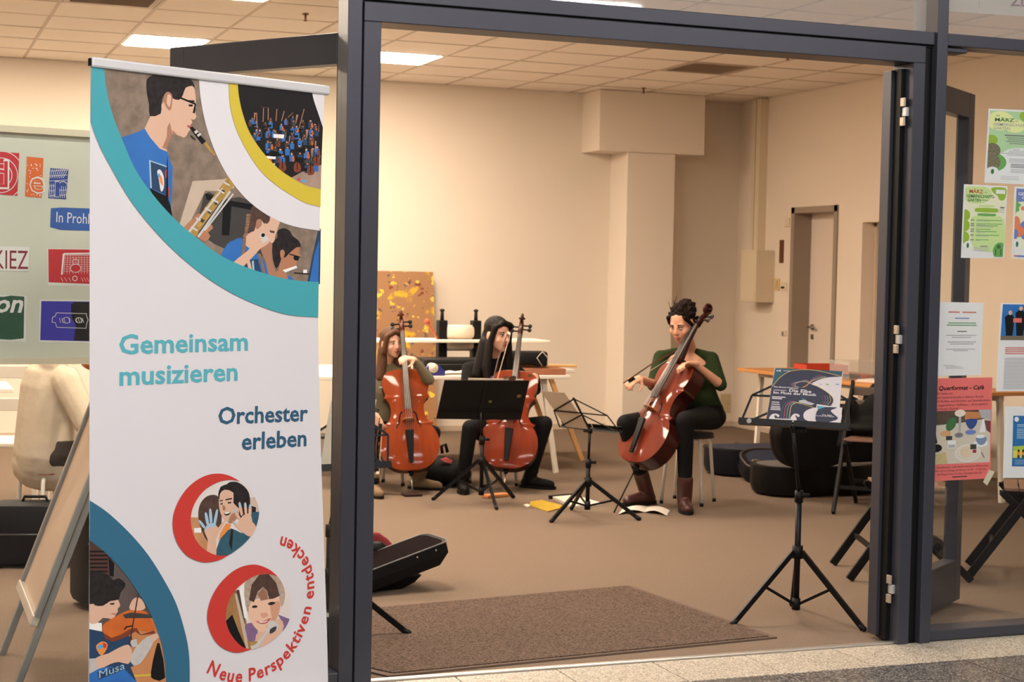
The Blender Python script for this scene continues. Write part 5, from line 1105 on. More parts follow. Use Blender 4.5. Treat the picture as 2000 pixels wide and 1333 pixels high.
for x, y, r, m in ((976, 749, 5, I_stk), (989, 753, 7, I_brown), (1022, 751, 4, I_stg), (952, 795, 3, I_stg), (1006, 790, 4, I_stk)):
    gs = Print(d0 + dn * .0005, d1 - d0, d3 - d0, .0003); gs.n = dn; gs.px([(x + r * math.cos(k * .7) * (1 + .2 * (k % 2)), y + r * .8 * math.sin(k * .7)) for k in range(9)], m, 2); gs.build('sticker', msD)
sm = thing('sheet_music', 'open score on the solid black desk, only its top edge showing', 'sheet music', (d0 + d1) / 2, 0)
off = -dn * .010
MB().prism([d0 + (d1 - d0) * .25 + off, d0 + (d1 - d0) * .95 + off, d3 + (d2 - d3) * .93 + off + (d3 - d0) * .02, d3 + (d2 - d3) * .28 + off + (d3 - d0) * .035], -dn * .003).build('sheet', mat('score_paper', (206, 190, 168), .7), sm, world=True)
# -- stand behind the dark post, and its sheet
cL = (1.63, .79)
msL = thing('music_stand', 'black music stand mostly hidden behind the dark door post', 'music stand', (cL[0], cL[1], 0), 0, 'music stands')
aL, bL = V(1.42, .98, 1.00), V(1.84, .66, 1.00); aL, bL = on_z(575, 924, .65), on_z(757, 914, .65)
eL = (bL - aL).normalized(); upL = (V(0, 0, 1) * .9 + V(.57, .82, 0) * .4).normalized()
tripod(msL, cL, .32, math.radians(-22), .24, .62, (aL + bL) / 2)
Q, nn = lattice(msL, aL, bL, upL, .26)
s1 = thing('sheet_music', 'note sheet glimpsed between the banner and the dark post', 'sheet music', Q(.5, 0), 0)
MB().prism([Q(.25, .03) + nn * .008, Q(.75, .03) + nn * .008, Q(.75, 1.15) + nn * .008, Q(.25, 1.15) + nn * .008], nn * .001).build('sheet', mat('note_paper', (216, 200, 178), .7), s1, world=True)
# ================================================================== FURNITURE
M_stoolw = mat('stool_tube', (226, 220, 208), .4)
def stool(label, c, h, rot, seat_m, r=.16, spread=.19, tube=M_stoolw, group='stools'):
    t = thing('stool', label, 'stool', (c[0], c[1], 0), rot, group)
    MB().tube([(0, 0, h - .028), (0, 0, h)], [r, r - .006], 28).build('seat', seat_m, t, 40)
    for i in range(4):
        a = math.pi / 4 + i * math.pi / 2; d = V(math.cos(a), math.sin(a), 0)
        lg = MB().tube([d * (r * .35) + V(0, 0, h - .036), d * (r * .8) + V(0, 0, h - .038), d * (r * .95) + V(0, 0, h - .07), d * spread + V(0, 0, .012)], .011, 10).build('leg', tube, t, True)
        MB().tube([d * spread + V(0, 0, .022), d * (spread + .0005) + V(0, 0, .0)], .013, 10).build('foot_cap', M_black, lg, True)
    return t
M_seatd = mat('dark_seat', (40, 34, 32), .6); M_seatr = mat('red_seat', (150, 36, 44), .6); M_seatw = mat('white_seat', (200, 190, 176), .6)
stool('white-legged stool under the woman in the green sweater', (4.80, 3.86), .455, .785, M_seatd, .16, .19)
stool('white-legged stool under the dark-haired cello girl', (3.86, 4.96), .40, .1, M_seatw, .15, .17)
stool('white-legged stool under the fair-haired cello girl', (3.08, 5.10), .38, .3, M_seatw, .15, .17)
stool('cream tube stool under the child in the pale hoodie', (.735, 2.98), .44, .5, M_seatr, .15, .17)

M_wdark = mat('dark_stained_wood', (16, 13, 12), .55, var=.4, scale=20, rgb2=(10, 8, 8)); M_wseat = mat('brown_slat', (120, 88, 70), .5, var=.4, scale=30, rgb2=(90, 62, 50))
def folding_chair(label, c, rot):
    t = thing('folding_chair', label, 'chair', (c[0], c[1], 0), rot, 'folding chairs')
    for s in (-1, 1):
        MB().bar((s * .21, .20, .80), (s * .21, -.34, 0.008), .022, .040, (0, 1, 0), .004).build('long_leg', M_wdark, t)
        MB().bar((s * .18, -.19, .44), (s * .18, .26, 0.008), .022, .036, (0, 1, 0), .004).build('short_leg', M_wdark, t)
    for k in range(5): MB().box((0, -.145 + k * .072, .452), (.38, .066, .016), None, .003).build('seat_slat', M_wseat, t)
    for s in (-1, 1): MB().box((s * .17, -.02, .436), (.02, .36, .016)).build('seat_rail', M_wdark, t)
    for z in (.74, .66): MB().bar((-.21, .20 - (.80 - z) * .675 + .012, z), (.21, .20 - (.80 - z) * .675 + .012, z), .014, .055, (0, 0, 1), .004).build('back_slat', mat('back_slat', (96, 80, 68), .5, var=.3, scale=20), t)
    MB().bar((-.21, -.23, .16), (.21, -.23, .16), .016, .022, (0, 0, 1)).build('stretcher', M_wdark, t); MB().bar((-.18, .16, .16), (.18, .16, .16), .016, .022, (0, 0, 1)).build('stretcher', M_wdark, t)
    return t
chA = folding_chair('black folding chair with a dark jacket, beside the cello cases', (5.84, 3.27), math.atan2(-.68, .72))
chB = folding_chair('black folding chair whose leg shows just left of the right jamb', (4.72, 1.29), math.atan2(-.93, -.36))
chC = folding_chair('folding chair with brown slatted seat behind the right window', (5.32, 1.06), math.atan2(-.8, -.6))
# dark jacket over chair A
jk = thing('jacket', 'dark jacket hanging over the folding chair by the cello cases', 'jacket', (5.98, 3.42, .5))
R = Matrix.Rotation(math.atan2(-.68, .72), 4, 'Z'); Tm = Matrix.Translation((5.84, 3.27, 0)) @ R
mb = MB(); J = lambda *p: Tm @ Vector(p)
mb.ell(J(.03, .21, .66), (.19, .055, .17), R.to_3x3()).ell(J(.02, .12, .60), (.18, .05, .16), R.to_3x3()).ell(J(-.08, .10, .515), (.2, .14, .045), R.to_3x3()).ell(J(.12, .16, .73), (.09, .08, .07), R.to_3x3()).cap(J(-.2, .14, .66), J(-.24, .06, .40), .05, .04).cap(J(.2, .17, .66), J(.23, .2, .36), .055, .04)
skin_obj('cloth', mb, .016, mat('jacket_black', (12, 11, 11), .8, bump=.3, bscale=30), jk)

# ---- tables
def trestle_table(label, x0, x1, y0, y1, z, top_m, leg_m, splay=.06, legs=None, name='table'):
    t = thing(name, label, 'table', ((x0 + x1) / 2, (y0 + y1) / 2, 0)); X, Y = (x1 - x0) / 2, (y1 - y0) / 2
    MB().box((0, 0, z - .0125), (2 * X, 2 * Y, .025), None, .004).build('table_top', top_m, t)
    for sx in (-1, 1):
        MB().bar((sx * (X - .18), -Y + .06, z - .045), (sx * (X - .18), Y - .06, z - .045), .04, .04).build('cross_bar', leg_m, t)
        for sy in (-1, 1):
            for q in ((-1, 1) if legs == 'A' else (1,)):
                MB().bar((sx * (X - .18) + q * sx * .0, sy * (Y - .08), z - .05), (sx * (X - .18) + q * sx * splay, sy * (Y - .08 + .03), .0), .035, .035, (0, 1, 0), .004).build('leg', leg_m, t)
    return t
M_twhite = mat('white_laminate', (222, 212, 198), .5); M_pine = mat('pine', (206, 158, 100), .5, var=.4, scale=12, rgb2=(176, 124, 72), stretch=(1, 8, 8)); M_wleg = mat('white_leg', (216, 206, 190), .5); M_beech = mat('beech_edge', (196, 134, 72), .5, var=.3, scale=10, rgb2=(172, 108, 54))
trestle_table('long white table right behind the two cello girls', 2.10, 4.62, 5.42, 6.05, .72, M_twhite, M_wleg, .10)
t2 = trestle_table('second pale table against the back, with slanted pine trestle legs', 2.6, 4.95, 6.12, 6.82, .72, M_twhite, M_pine, .28)
t3 = trestle_table('wooden-topped table along the right wall', 6.28, 7.02, 3.3, 5.95, .74, M_beech, M_wleg, .02)
# ---- things on the tables behind the girls: etching press, papers, black case, boards
pr = thing('etching_press', 'black iron table press with white rollers behind the girls', 'press', (4.05, 6.4, .72))
M_iron = mat('cast_iron', (12, 10, 10), .5)
for px in (862, 928):
    p0 = on_y(px, 700, 6.30); x = p0.x
    MB().span((x - .035, 6.26, .72), (x + .035, 6.34, 1.09), .008).build('side_frame', M_iron, pr, world=True)
    MB().tube([V(x, 6.3, 1.08), V(x, 6.3, 1.16)], [.016, .012], 10).ell((x, 6.3, 1.165), (.02, .02, .012)).build('pressure_screw', M_iron, pr, True, world=True)
xa, xb = on_y(862, 700, 6.3).x, on_y(928, 700, 6.3).x
MB().tube([V(xa + .03, 6.3, 1.0), V(xb - .03, 6.3, 1.0)], .055, 20).build('roller', mat('roller_felt', (222, 206, 184), .8), pr, True, world=True)
MB().tube([V(xa + .03, 6.3, .90), V(xb - .03, 6.3, .90)], .045, 20).build('roller', MATS['roller_felt'], pr, True, world=True)
MB().span((xa - .62, 6.12, .925), (xb + .55, 6.50, .945), .004).build('press_bed', mat('press_bed', (226, 214, 196), .6), pr, world=True)
MB().span((xa - .05, 6.16, .72), (xb + .05, 6.46, .78), .006).build('foot_plate', M_iron, pr, world=True)
MB().tube([V(xa - .04, 6.24, .93), V(xa - .18, 6.10, 1.08)], .008, 8).ell(V(xa - .185, 6.095, 1.085), (.022, .022, .022)).build('crank', mat('crank_orange', (196, 84, 48), .5), pr, True, world=True)
for k, (x0, x1, z, h, m, lab) in enumerate(((3.62, 4.30, .72, .10, M_black, 'long flat black case under the press on the white tables'),)):
    t = thing('flat_case', lab, 'case', ((x0 + x1) / 2, 5.95, z)); 
    MB().box((0, 0, h / 2), (x1 - x0, .30, h), None, .02).build('shell', mat('case_black', (12, 11, 12), .5), t); MB().box((0, -.151, h * .6), (x1 - x0 - .06, .004, .006)).build('zip', mat('zip_grey', (60, 58, 58), .4), t)
tp = thing('tape_dispenser', 'small blue tape dispenser on the white table behind the fair-haired girl', 'tape dispenser', on_z(848, 734, .72)); M_tb = mat('dispenser_blue', (44, 46, 110), .4)
MB().prism([(-.07, -.025, 0), (.07, -.025, 0), (.075, -.025, .03), (.03, -.025, .075), (-.03, -.025, .085), (-.07, -.025, .05)], (0, .05, 0)).build('body', M_tb, tp)
MB().tube([(-.015, -.03, .055), (-.015, .03, .055)], .035, 18).build('roll', mat('tape_roll', (206, 196, 176), .5), tp, True)
for n, (px, py, w, d, rz, lab) in enumerate(((878, 732, .15, .12, .1, 'crumpled white papers on the white table left of the dark-haired girl'), (912, 731, .13, .11, -.3, 'white paper sheet at the edge of the white table by the black desk'))):
    t = thing('paper_pile', lab, 'paper', on_z(px, py, .72), rz, 'papers on the white table')
    for k in range(3): MB().sheet(lambda u, v: ((u - .5) * w + k * .01, (v - .5) * d, .003 + k * .006 + .010 * abs(math.sin(u * 5 + k)) * v), 6, 4, (0, 0, .0012)).build('sheet', mat('paper_white', (214, 204, 190), .7), t)
bx = thing('wooden_tray', 'shallow wooden tray at the right end of the white table', 'tray', on_z(1072, 726, .72), -.15)
bx.location = (4.42, 5.62, .72)
MB().box((0, 0, .024), (.40, .26, .046), None, .004).build('tray_body', mat('tray_wood', (150, 92, 62), .6, var=.4, scale=14), bx)
MB().box((.10, .1, .056), (.46, .10, .016), None, .003).build('lath', M_pine, bx)
bg = thing('camera_bag', 'black bag with white piping on the wooden tray', 'bag', (4.36, 5.60, .785), -.2)
mb = MB().box((-.05, 0, .055), (.26, .16, .10), None, .03).box((.08, 0, .05), (.1, .15, .11), None, .02); mb.build('bag_body', mat('bag_black', (12, 11, 12), .7), bg, 40)
MB().tube([(.085, -.082, .0), (.045, -.084, .06), (.085, -.082, .105), (.128, -.07, .06), (.125, -.072, .0)], .004, 6).build('piping', mat('piping_white', (190, 180, 166), .6), bg, True)
# ---- painting leaning on the back wall
pa = thing('painting', 'brown abstract painting with yellow splashes leaning on the back wall', 'painting', (4.2, 8.45, .0))
tl, tr = on_y(690, 529, 8.5), on_y(846, 532, 8.5)
def painted():
    m = bpy.data.materials.new('abstract_paint'); m.use_nodes = True; nt = m.node_tree; b = nt.nodes['Principled BSDF']; b.inputs['Roughness'].default_value = .6
    tc = nt.nodes.new('ShaderNodeTexCoord'); prev = None
    base = nt.nodes.new('ShaderNodeRGB'); base.outputs[0].default_value = lin((156, 114, 76)); prev = base.outputs[0]
    for sc, th, w, col, sd in ((6, .57, .06, (206, 166, 40), 3), (11, .60, .03, (226, 194, 70), 11), (14, .62, .04, (120, 52, 40), 7), (16, .64, .03, (52, 60, 84), 21), (26, .66, .03, (40, 34, 34), 31)):
        n = nt.nodes.new('ShaderNodeTexNoise'); n.inputs['Scale'].default_value = sc; n.inputs['Detail'].default_value = 5; n.noise_dimensions = '4D'; n.inputs['W'].default_value = sd
        nt.links.new(tc.outputs['Object'], n.inputs['Vector']); r = nt.nodes.new('ShaderNodeMapRange'); r.inputs['From Min'].default_value = th; r.inputs['From Max'].default_value = th + w
        nt.links.new(n.outputs['Fac'], r.inputs['Value']); mx = nt.nodes.new('ShaderNodeMix'); mx.data_type = 'RGBA'; mx.inputs['B'].default_value = lin(col)
        nt.links.new(r.outputs['Result'], mx.inputs['Factor']); nt.links.new(prev, mx.inputs['A']); prev = mx.outputs['Result']
    nt.links.new(prev, b.inputs['Base Color']); return m
MB().prism([V(tl.x, 8.50, tl.z), V(tr.x, 8.50, tl.z), V(tr.x, 8.30, .01), V(tl.x, 8.30, .01)], (0, .028, .003)).build('panel', painted(), pa, world=True)
# ---- right table goods
M_rbox = mat('red_box', (190, 62, 36), .5, var=.4, scale=12, rgb2=(160, 44, 30))
cr = thing('open_box', 'open red cardboard box on the wooden table behind the concert poster', 'box', (6.62, 5.25, .74), -.1)
for a, b in (((-.17, -.12, 0), (.17, .12, .006)), ((-.17, -.12, 0), (-.164, .12, .07)), ((.164, -.12, 0), (.17, .12, .07)), ((-.17, -.12, 0), (.17, -.114, .07)), ((-.17, .114, 0), (.17, .12, .07))): MB().span(a, b).build('wall', M_rbox, cr)
pb_ = thing('plastic_box', 'clear plastic box with tools on the wooden table, right of the red box', 'box', (6.62, 4.66, .74), -.08)
M_clear = glass_mat('clear_plastic', (.96, .95, .93), 1.0, .12)
for a, b in (((-.2, -.15, 0), (.2, .15, .006)), ((-.2, -.15, .006), (-.194, .15, .13)), ((.194, -.15, .006), (.2, .15, .13)), ((-.194, -.15, .006), (.194, -.144, .13)), ((-.194, .144, .006), (.194, .15, .13))): MB().span(a, b).build('wall', M_clear, pb_)
for k in range(5):
    r = random.Random(k); x, y = r.uniform(-.05, .05), -.10 + k * .05
    t = thing('tool', 'dark-handled tool in the clear plastic box, %s from its front wall' % ('first', 'second', 'third', 'fourth', 'fifth')[k], 'tool', (6.62 + x, 4.66 + y, .748), r.uniform(-.08, .08), 'tools in the clear box'); 
    MB().tube([(-.11, 0, .012), (.02, 0, .012), (.11, 0, .014)], [.010, .009, .004], 8).build('shaft', mat('tool_%d' % (k % 3), ((86, 92, 90), (60, 54, 50), (120, 96, 60))[k % 3], .5), t, True); MB().tube([(-.115, 0, .012), (-.04, 0, .012)], .012, 8).build('grip', M_black if k % 2 else M_rbox, t, True)
for n, (x, y, lab) in enumerate(((6.60, 3.90, 'stack of white paper near the front of the wooden table'), (6.52, 4.28, 'loose white sheets on the wooden table before the plastic box'))):
    t = thing('paper_pile', lab, 'paper', (x, y, .74), .2 + n * .3, 'papers on the wooden table')
    for k in range(4 - n * 2): MB().box((.008 * k, -.01 * k, .004 + .009 * k), (.21, .297, .008)).build('sheet', MATS['paper_white'], t)
# ---- cello cases on the floor
def case_outline(L=1.28, s=1.0):
    h = [(0, .0), (.03, .12), (.10, .20), (.22, .235), (.36, .22), (.48, .185), (.60, .185), (.72, .175), (.82, .12), (.92, .085), (1.12, .075), (1.22, .06), (1.28, 0)]
    up = spline(h, 3); return [(x, y * s) for x, y in up] + [(x, -y * s) for x, y in up[::-1][1:-1]]
OUT = case_outline()
M_case = mat('case_gloss_black', (9, 9, 9), .5, bump=.05, bscale=200); M_caseb = mat('case_blue', (12, 15, 24), .45, var=.4, scale=12, rgb2=(8, 9, 13)); M_plush = mat('plush_red', (112, 22, 30), .9, bump=.3, bscale=80); M_clasp = mat('clasp', (176, 158, 130), .35, .8)
def shell(mb, mw, h, taper=.03):
    n = len(OUT); cx = .55
    rings = [(1.0, 0.0), (1.0, h * .7), (1 - taper, h * .93), (1 - taper * 3, h)]; vs = []; fs = []
    for s, z in rings: vs += [mw @ Vector((cx + (x - cx) * s, y * s, z)) for x, y in OUT]
    for r in range(len(rings) - 1): fs += [(r * n + i, r * n + (i + 1) % n, (r + 1) * n + (i + 1) % n, (r + 1) * n + i) for i in range(n)]
    fs.append(tuple(range((len(rings) - 1) * n, len(rings) * n))); fs.append(tuple(range(n))[::-1]); return mb.add(vs, fs)
def cello_case(label, loc, ang, lid_ang, m_out, m_in, clasps=True, lift=0):
    """base shell on the floor (opening up), lid hinged at its -y side"""
    t = thing('cello_case', label, 'cello case', loc, ang, 'cello cases')
    base = Matrix.Rotation(math.pi, 4, 'X') @ Matrix.Translation((0, 0, -.20)); shell(MB(), base, .195).build('base_shell', m_out, t, 35)
    MB().add([(.55 + (x - .55) * .93, y * .92, .203) for x, y in OUT], [tuple(range(len(OUT)))]).build('lining', m_in, t)
    lid = Matrix.Translation((0, -.235, .21)) @ Matrix.Rotation(lid_ang, 4, 'X') @ Matrix.Translation((0, .235, 0))
    lo = shell(MB(), lid, .13).build('lid_shell', m_out, t, 35)
    MB().add([lid @ Vector((.55 + (x - .55) * .93, y * .92, -.003)) for x, y in OUT], [tuple(range(len(OUT)))]).build('lid_lining', m_in, t)
    rim = [lid @ Vector((x, y, 0)) for x, y in OUT]; MB().tube(rim, .010, 6, closed=True).build('lid_rim', mat('case_rim', (52, 42, 38), .4), t, True)
    if clasps:
        for x in (.12, .40, .75): MB().box((x, .24 - (.05 if x > .5 else 0), .19), (.05, .012, .03), None, .004).build('clasp', M_clasp, t)
    return t
K1c = cello_case('open black cello case standing with its lid up behind the foreground stand', (5.42, 4.12, 0), -.10, math.radians(97), M_case, mat('grey_fleece', (70, 66, 62), .9, var=.6, scale=60, rgb2=(110, 104, 98)))
K2c = cello_case('cello case with blue-grey lining lying open against the right wall', (5.62, 5.12, 0), .12, math.radians(-160), M_caseb, mat('blue_plush', (24, 33, 54), .8))
gb = thing('cello_gig_bag', 'black soft cello bag with a red label lying on the carpet between the girls', 'cello bag', on_z(880, 945)); gb.location = (3.75, 5.05, 0); gb.location = (3.42, 5.10, 0)
mb = MB(); b0 = on_y(900, 915, 5.1)
mb.ell((3.47, 4.98, .105), (.17, .14, .105)).ell((3.56, 4.94, .09), (.13, .13, .09)).ell((3.38, 5.0, .12), (.09, .12, .10)).cap((3.5, 5.1, .08), (3.48, 5.32, .07), .10, .07)
skin_obj('bag_body', mb, .018, mat('gig_bag_black', (10, 9, 9), .75, bump=.2, bscale=25), gb)
lb = [on_y(x, y, 4.855) for x, y in ((861, 898), (873, 894), (884, 899), (882, 906), (868, 903))]
MB().prism(lb, (0, .012, 0)).build('label_patch', mat('label_red', (206, 90, 90), .6), gb, world=True)
MB().tube([on_y(864, 886, 4.95), on_y(862, 872, 4.95), on_y(870, 868, 4.95), on_y(874, 884, 4.95)], .012, 8).build('handle', M_black, gb, True, world=True)
# ---- red cloth on the black case
rc = thing('red_cloth', 'bright red folded cloth lying across the black cello case', 'cloth', on_y(1640, 862, 3.95))
mb = MB(); ca, cb = on_y(1612, 852, 3.93), on_y(1690, 864, 3.93)
mb.cap(ca, (ca + cb) / 2 + V(0, 0, .005), .035, .038).cap((ca + cb) / 2, cb, .038, .03).ell((ca + cb) / 2 + V(0, .05, -.01), (.15, .08, .03))
skin_obj('cloth', mb, .012, mat('cloth_red', (206, 36, 40), .8, bump=.3, bscale=40), rc)
# ---- open violin case near the door post
vc = thing('violin_case', 'open black oblong violin case with dark red lining beside the post', 'violin case', (2.02, 1.62, 0), .18)
mb = MB(); 
vx0, vx1 = -.42, .36
ob = [(vx0, -.12), (vx1 - .02, -.12), (vx1, -.08), (vx1, .08), (vx1 - .02, .12), (vx0, .12)]
tilt = Matrix.Translation((0, 0, .105)) @ Matrix.Rotation(math.radians(-14), 4, 'Y')
def rings(mw, rr): 
    vs = []; fs = []; n = len(ob)
    for s, z in rr: vs += [mw @ Vector((x * s if x > 0 else x * s, y * (s if s < 1 else 1), z)) for x, y in ob]
    for r in range(len(rr) - 1): fs += [(r * n + i, r * n + (i + 1) % n, (r + 1) * n + (i + 1) % n, (r + 1) * n + i) for i in range(n)]
    fs.append(tuple(range(n))[::-1]); fs.append(tuple(range((len(rr) - 1) * n, len(rr) * n))); return MB().add(vs, fs)
flat = Matrix.Identity(4)
rings(Matrix.Translation((0, 0, 0)), [(.45, .0), (.62, .03), (.70, .06)]).build('lower_shell', mat('violin_case_black', (10, 9, 10), .6, bump=.1, bscale=150), vc)
lidm = Matrix.Translation((.02, -.02, .082)) @ Matrix.Rotation(math.radians(-15), 4, 'Y')
rings(lidm @ Matrix.Rotation(0, 4, 'X'), [(.86, -.05), (1.0, .0), (1.0, .05)]).build('lid_shell', MATS['violin_case_black'], vc)
MB().tube([lidm @ Vector((x, y, .05)) for x, y in ob], .004, 6, closed=True).build('rim', mat('rim_grey', (70, 68, 68), .4), vc, True)
MB().add([lidm @ Vector((x * .95, y * .93, .052)) for x, y in ob], [tuple(range(len(ob)))]).build('lid_lining', mat('dark_plush', (16, 6, 8), .95, spec=.05), vc)
for x in (-.30, -.12, .18, .28): MB().ell(lidm @ Vector((x, -.122, .03)), (.006, .004, .006)).build('stud', M_chrome, vc, True)
mb = MB().ell((-.26, .14, .19), (.16, .05, .13)).ell((-.36, .12, .13), (.12, .05, .10)); me = skin_obj('red_lining', MB().loft([((.08, .14, .03), (.20, 0, 0), (0, .04, 0)), ((.08, .15, .13), (.165, 0, 0), (0, .03, 0)), ((.09, .16, .20), (.10, 0, 0), (0, .022, 0)), ((.09, .16, .235), (.05, 0, 0), (0, .015, 0))], 20), .012, M_plush, vc, 2, False)
skin_obj('black_inlay', MB().ell((.10, .125, .15), (.075, .03, .05)), .01, M_black, vc, 2, False)
# ---- floor papers
def floor_paper(name, label, cat, px, m, h=.004, group=None, wav=0):
    p = [on_z(*q) for q in px]; c = sum(p, V(0, 0, 0)) / len(p); t = thing(name, label, cat, c, 0, group)
    MB().prism([q + V(0, 0, .001) for q in p], (0, 0, h)).build('sheet', m, t, world=True); return t
floor_paper('folder', 'yellow folder on the carpet left of the low wire stand', 'folder', [(1036, 982), (1058, 979), (1108, 992), (1070, 1001), (1034, 989)], mat('folder_yellow', (178, 146, 30), .6), .006)
floor_paper('note', 'small white slip beside the yellow folder', 'note', [(1022, 988), (1030, 986), (1038, 989), (1030, 992)], MATS['paper_white'])
bk = floor_paper('ring_binder', 'white open binder behind the low wire stand on the carpet', 'binder', [(1076, 974), (1118, 971), (1176, 988), (1120, 994)], MATS['paper_white'], .016)
MB().bar(on_z(1073, 972, .012), on_z(1120, 968, .012), .02, .024).build('binder_spine', M_black, bk, world=True)
sc_ = thing('score', 'open white score on the carpet before the brown boots', 'score', on_z(1255, 1002))
A_, B_, C_ = [on_z(*q) for q in ((1212, 1001), (1262, 997), (1305, 1004))]
back = V(.25, .55, 0).normalized()
for p, q, nm in ((A_, B_, 'page'), (B_, C_, 'page')):
    MB().sheet(lambda u, v: p + (q - p) * u + V(.12, .20, 0) * (v - .5) + V(0, 0, .003 + .02 * math.sin(math.pi * u) * (1 - v * .3)), 8, 3, (0, 0, .002)).build(nm, MATS['paper_white'], sc_, world=True)
wd = thing('wood_block', 'small flat wooden piece under the solid black music desk', 'wood', on_z(965, 972)); wd.location = (3.66, 4.36, 0)
MB().box((0, 0, .012), (.19, .07, .022), Matrix.Rotation(.35, 3, 'Z'), .005).build('block', mat('block_wood', (186, 120, 70), .6), wd)
es = thing('endpin_rest', 'dark square endpin board under the fair-haired girl', 'endpin board', on_z(806, 970))
MB().box((0, .02, .010), (.12, .10, .016), None, .004).build('board', mat('rest_brown', (48, 30, 26), .6), es); MB().tube([(-.05, .05, .012), (-.12, .12, .008), (-.2, .14, .006)], .005, 6).build('strap', mat('strap', (120, 96, 78), .7), es, True)

# ---- wall fittings on the right
M_cream = mat('cream_plastic', (216, 200, 172), .5)
ww = RX1
d = thing('cable_duct', 'cream cable duct running up the right wall in the corner', 'cable duct', (ww, 8.13, 1.72)); MB().span((ww - .09, 8.05, 1.70), (ww, 8.19, RZ - .005), .004).build('duct', M_cream, d, world=True); MB().span((ww - .094, 8.115, 1.72), (ww - .088, 8.121, RZ - .01)).build('seam', mat('seam', (170, 150, 126), .6), d, world=True)
b = thing('wall_box', 'cream metal box on the right wall at the foot of the cable duct', 'fuse box', (ww, 8.0, 1.23)); MB().span((ww - .20, 7.86, 1.23), (ww, 8.15, 1.72), .006).build('box_body', M_cream, b, world=True); MB().span((ww - .207, 7.875, 1.25), (ww - .199, 8.135, 1.70), .003).build('box_lid', M_cream, b, world=True)
def plate_(label, px, name, cat, m, parts=()):
    c = [on_plane(x, y, V(ww, 0, 0), V(1, 0, 0)) for x, y in px]; t = thing(name, label, cat, (c[0] + c[1]) / 2)
    MB().span((ww - .012, c[0].y, c[0].z), (ww, c[1].y, c[1].z), .003).build('plate', m, t, world=True)
    for q, mm in parts:
        k = [on_plane(x, y, V(ww, 0, 0), V(1, 0, 0)) for x, y in q]; MB().span((ww - .018, k[0].y, k[0].z), (ww - .011, k[1].y, k[1].z), .002).build('button', mm, t, world=True)
plate_('narrow dark red wooden strip hung on the right wall', ((1524.5, 469), (1530.5, 514)), 'wall_strip', 'strip', mat('strip_brown', (96, 50, 30), .5))
plate_('pale sensor on the wall left of the grey door frame', ((1535, 426), (1543, 443)), 'sensor', 'sensor', M_cream)
plate_('yellowed switch plate left of the double switch', ((1515, 544), (1523, 568)), 'light_switch', 'switch', mat('yellowed', (212, 184, 132), .5), [(((1517, 548), (1521, 564)), mat('yellowed2', (200, 170, 120), .5))])
plate_('cream double switch with black buttons beside the door frame', ((1527, 551), (1538, 569)), 'light_switch', 'switch', M_cream, [(((1528, 560), (1530.5, 564)), M_black), (((1531.5, 560), (1534, 564)), M_black)])
plate_('small wall socket low beside the grey door frame', ((1528, 645), (1536, 658)), 'socket', 'socket', M_cream, [(((1529.5, 648), (1532.5, 656)), mat('socket_grey', (130, 118, 104), .6))])
o = thing('wall_hatch', 'small cream cover plate low on the back wall near the corner', 'cover plate', (7.66, RY1, .12)); MB().span((7.56, RY1 - .012, .13), (7.67, RY1, .32), .003).build('plate', mat('hatch', (190, 170, 136), .6), o, world=True); MB().ell((7.64, RY1 - .013, .22), (.006, .004, .006)).build('lock', M_dframe, o, True, world=True)

# ================================================================== LEFT PART BEHIND THE PANE
ab = thing('sign_easel', 'silver-framed tilted sign board with aluminium legs behind the left window', 'sign board', (.42, .48, 0))
M_alu = mat('aluminium', (150, 150, 148), .4, .6); M_pos = mat('sign_face', (196, 170, 146), .5, var=.4, scale=4, rgb2=(176, 146, 124))
sl = .37; PX = lambda y, z: V(.453 + (z - .252) * sl, y, z)
y0, y1, z0, z1 = .16, .80, .252, 1.15; pn = V(-1, 0, sl).normalized()
MB().prism([PX(y0, z0), PX(y1, z0), PX(y1, z1), PX(y0, z1)], -pn * .012).build('sign_panel', M_pos, ab, world=True)
for a, b_, m in ((PX(y0, z0), PX(y0, z1), M_alu), (PX(y1, z0), PX(y1, z1), M_alu), (PX(y0 - .0, z1), PX(y1, z1), M_alu)): MB().bar(a + pn * .004, b_ + pn * .004, .03, .022, pn, .004).build('frame_profile', m, ab, world=True)
MB().bar(PX(y0 - .015, z0) + pn * .006, PX(y1 + .015, z0) + pn * .006, .036, .028, pn, .005).build('bottom_profile', mat('pale_alu', (200, 190, 176), .4, .3), ab, world=True)
for y in (y0 + .01, y1 - .01):
    MB().bar(PX(y, z1) - pn * .02, PX(y, 0.0) - pn * .02 + V(0, 0, .0), .03, .024, pn, .003).build('leg', M_alu, ab, world=True)
    MB().bar(PX(y, z1) - pn * .03, V(PX(y, z1).x + .36, y, 0), .03, .024, pn, .003).build('rear_leg', M_alu, ab, world=True)
tw_ = trestle_table('white table at the left edge, behind the child in the hoodie', -.55, .66, 4.5, 5.1, .72, M_twhite, M_wleg, .02)
def white_chair(label, loc, rot):
    t = thing('white_chair', label, 'chair', loc, rot)
    for s in (-1, 1): MB().bar((s * .19, .19, 0), (s * .18, .24, .92), .03, .03, (0, 1, 0), .004).build('back_post', M_wleg, t); MB().bar((s * .19, -.19, 0), (s * .19, -.19, .44), .03, .03, (0, 1, 0), .004).build('front_leg', M_wleg, t)
    MB().box((0, 0, .45), (.42, .42, .025), None, .006).build('seat', M_wleg, t)
    for z in (.86, .68): MB().bar((-.18, .235, z), (.18, .235, z), .016, .07, (0, 0, 1), .004).build('back_rail', M_wleg, t)
    for s in (-1, 1): MB().bar((s * .19, -.19, .2), (s * .19, .2, .2), .02, .025, (0, 0, 1)).build('side_rail', M_wleg, t)
    return t
white_chair('white wooden chair at the left edge before the white table', (.60, 4.10, 0), 2.9)
white_chair('white wooden chair at the left edge on the far side of the white table', (.30, 5.55, 0), .2)
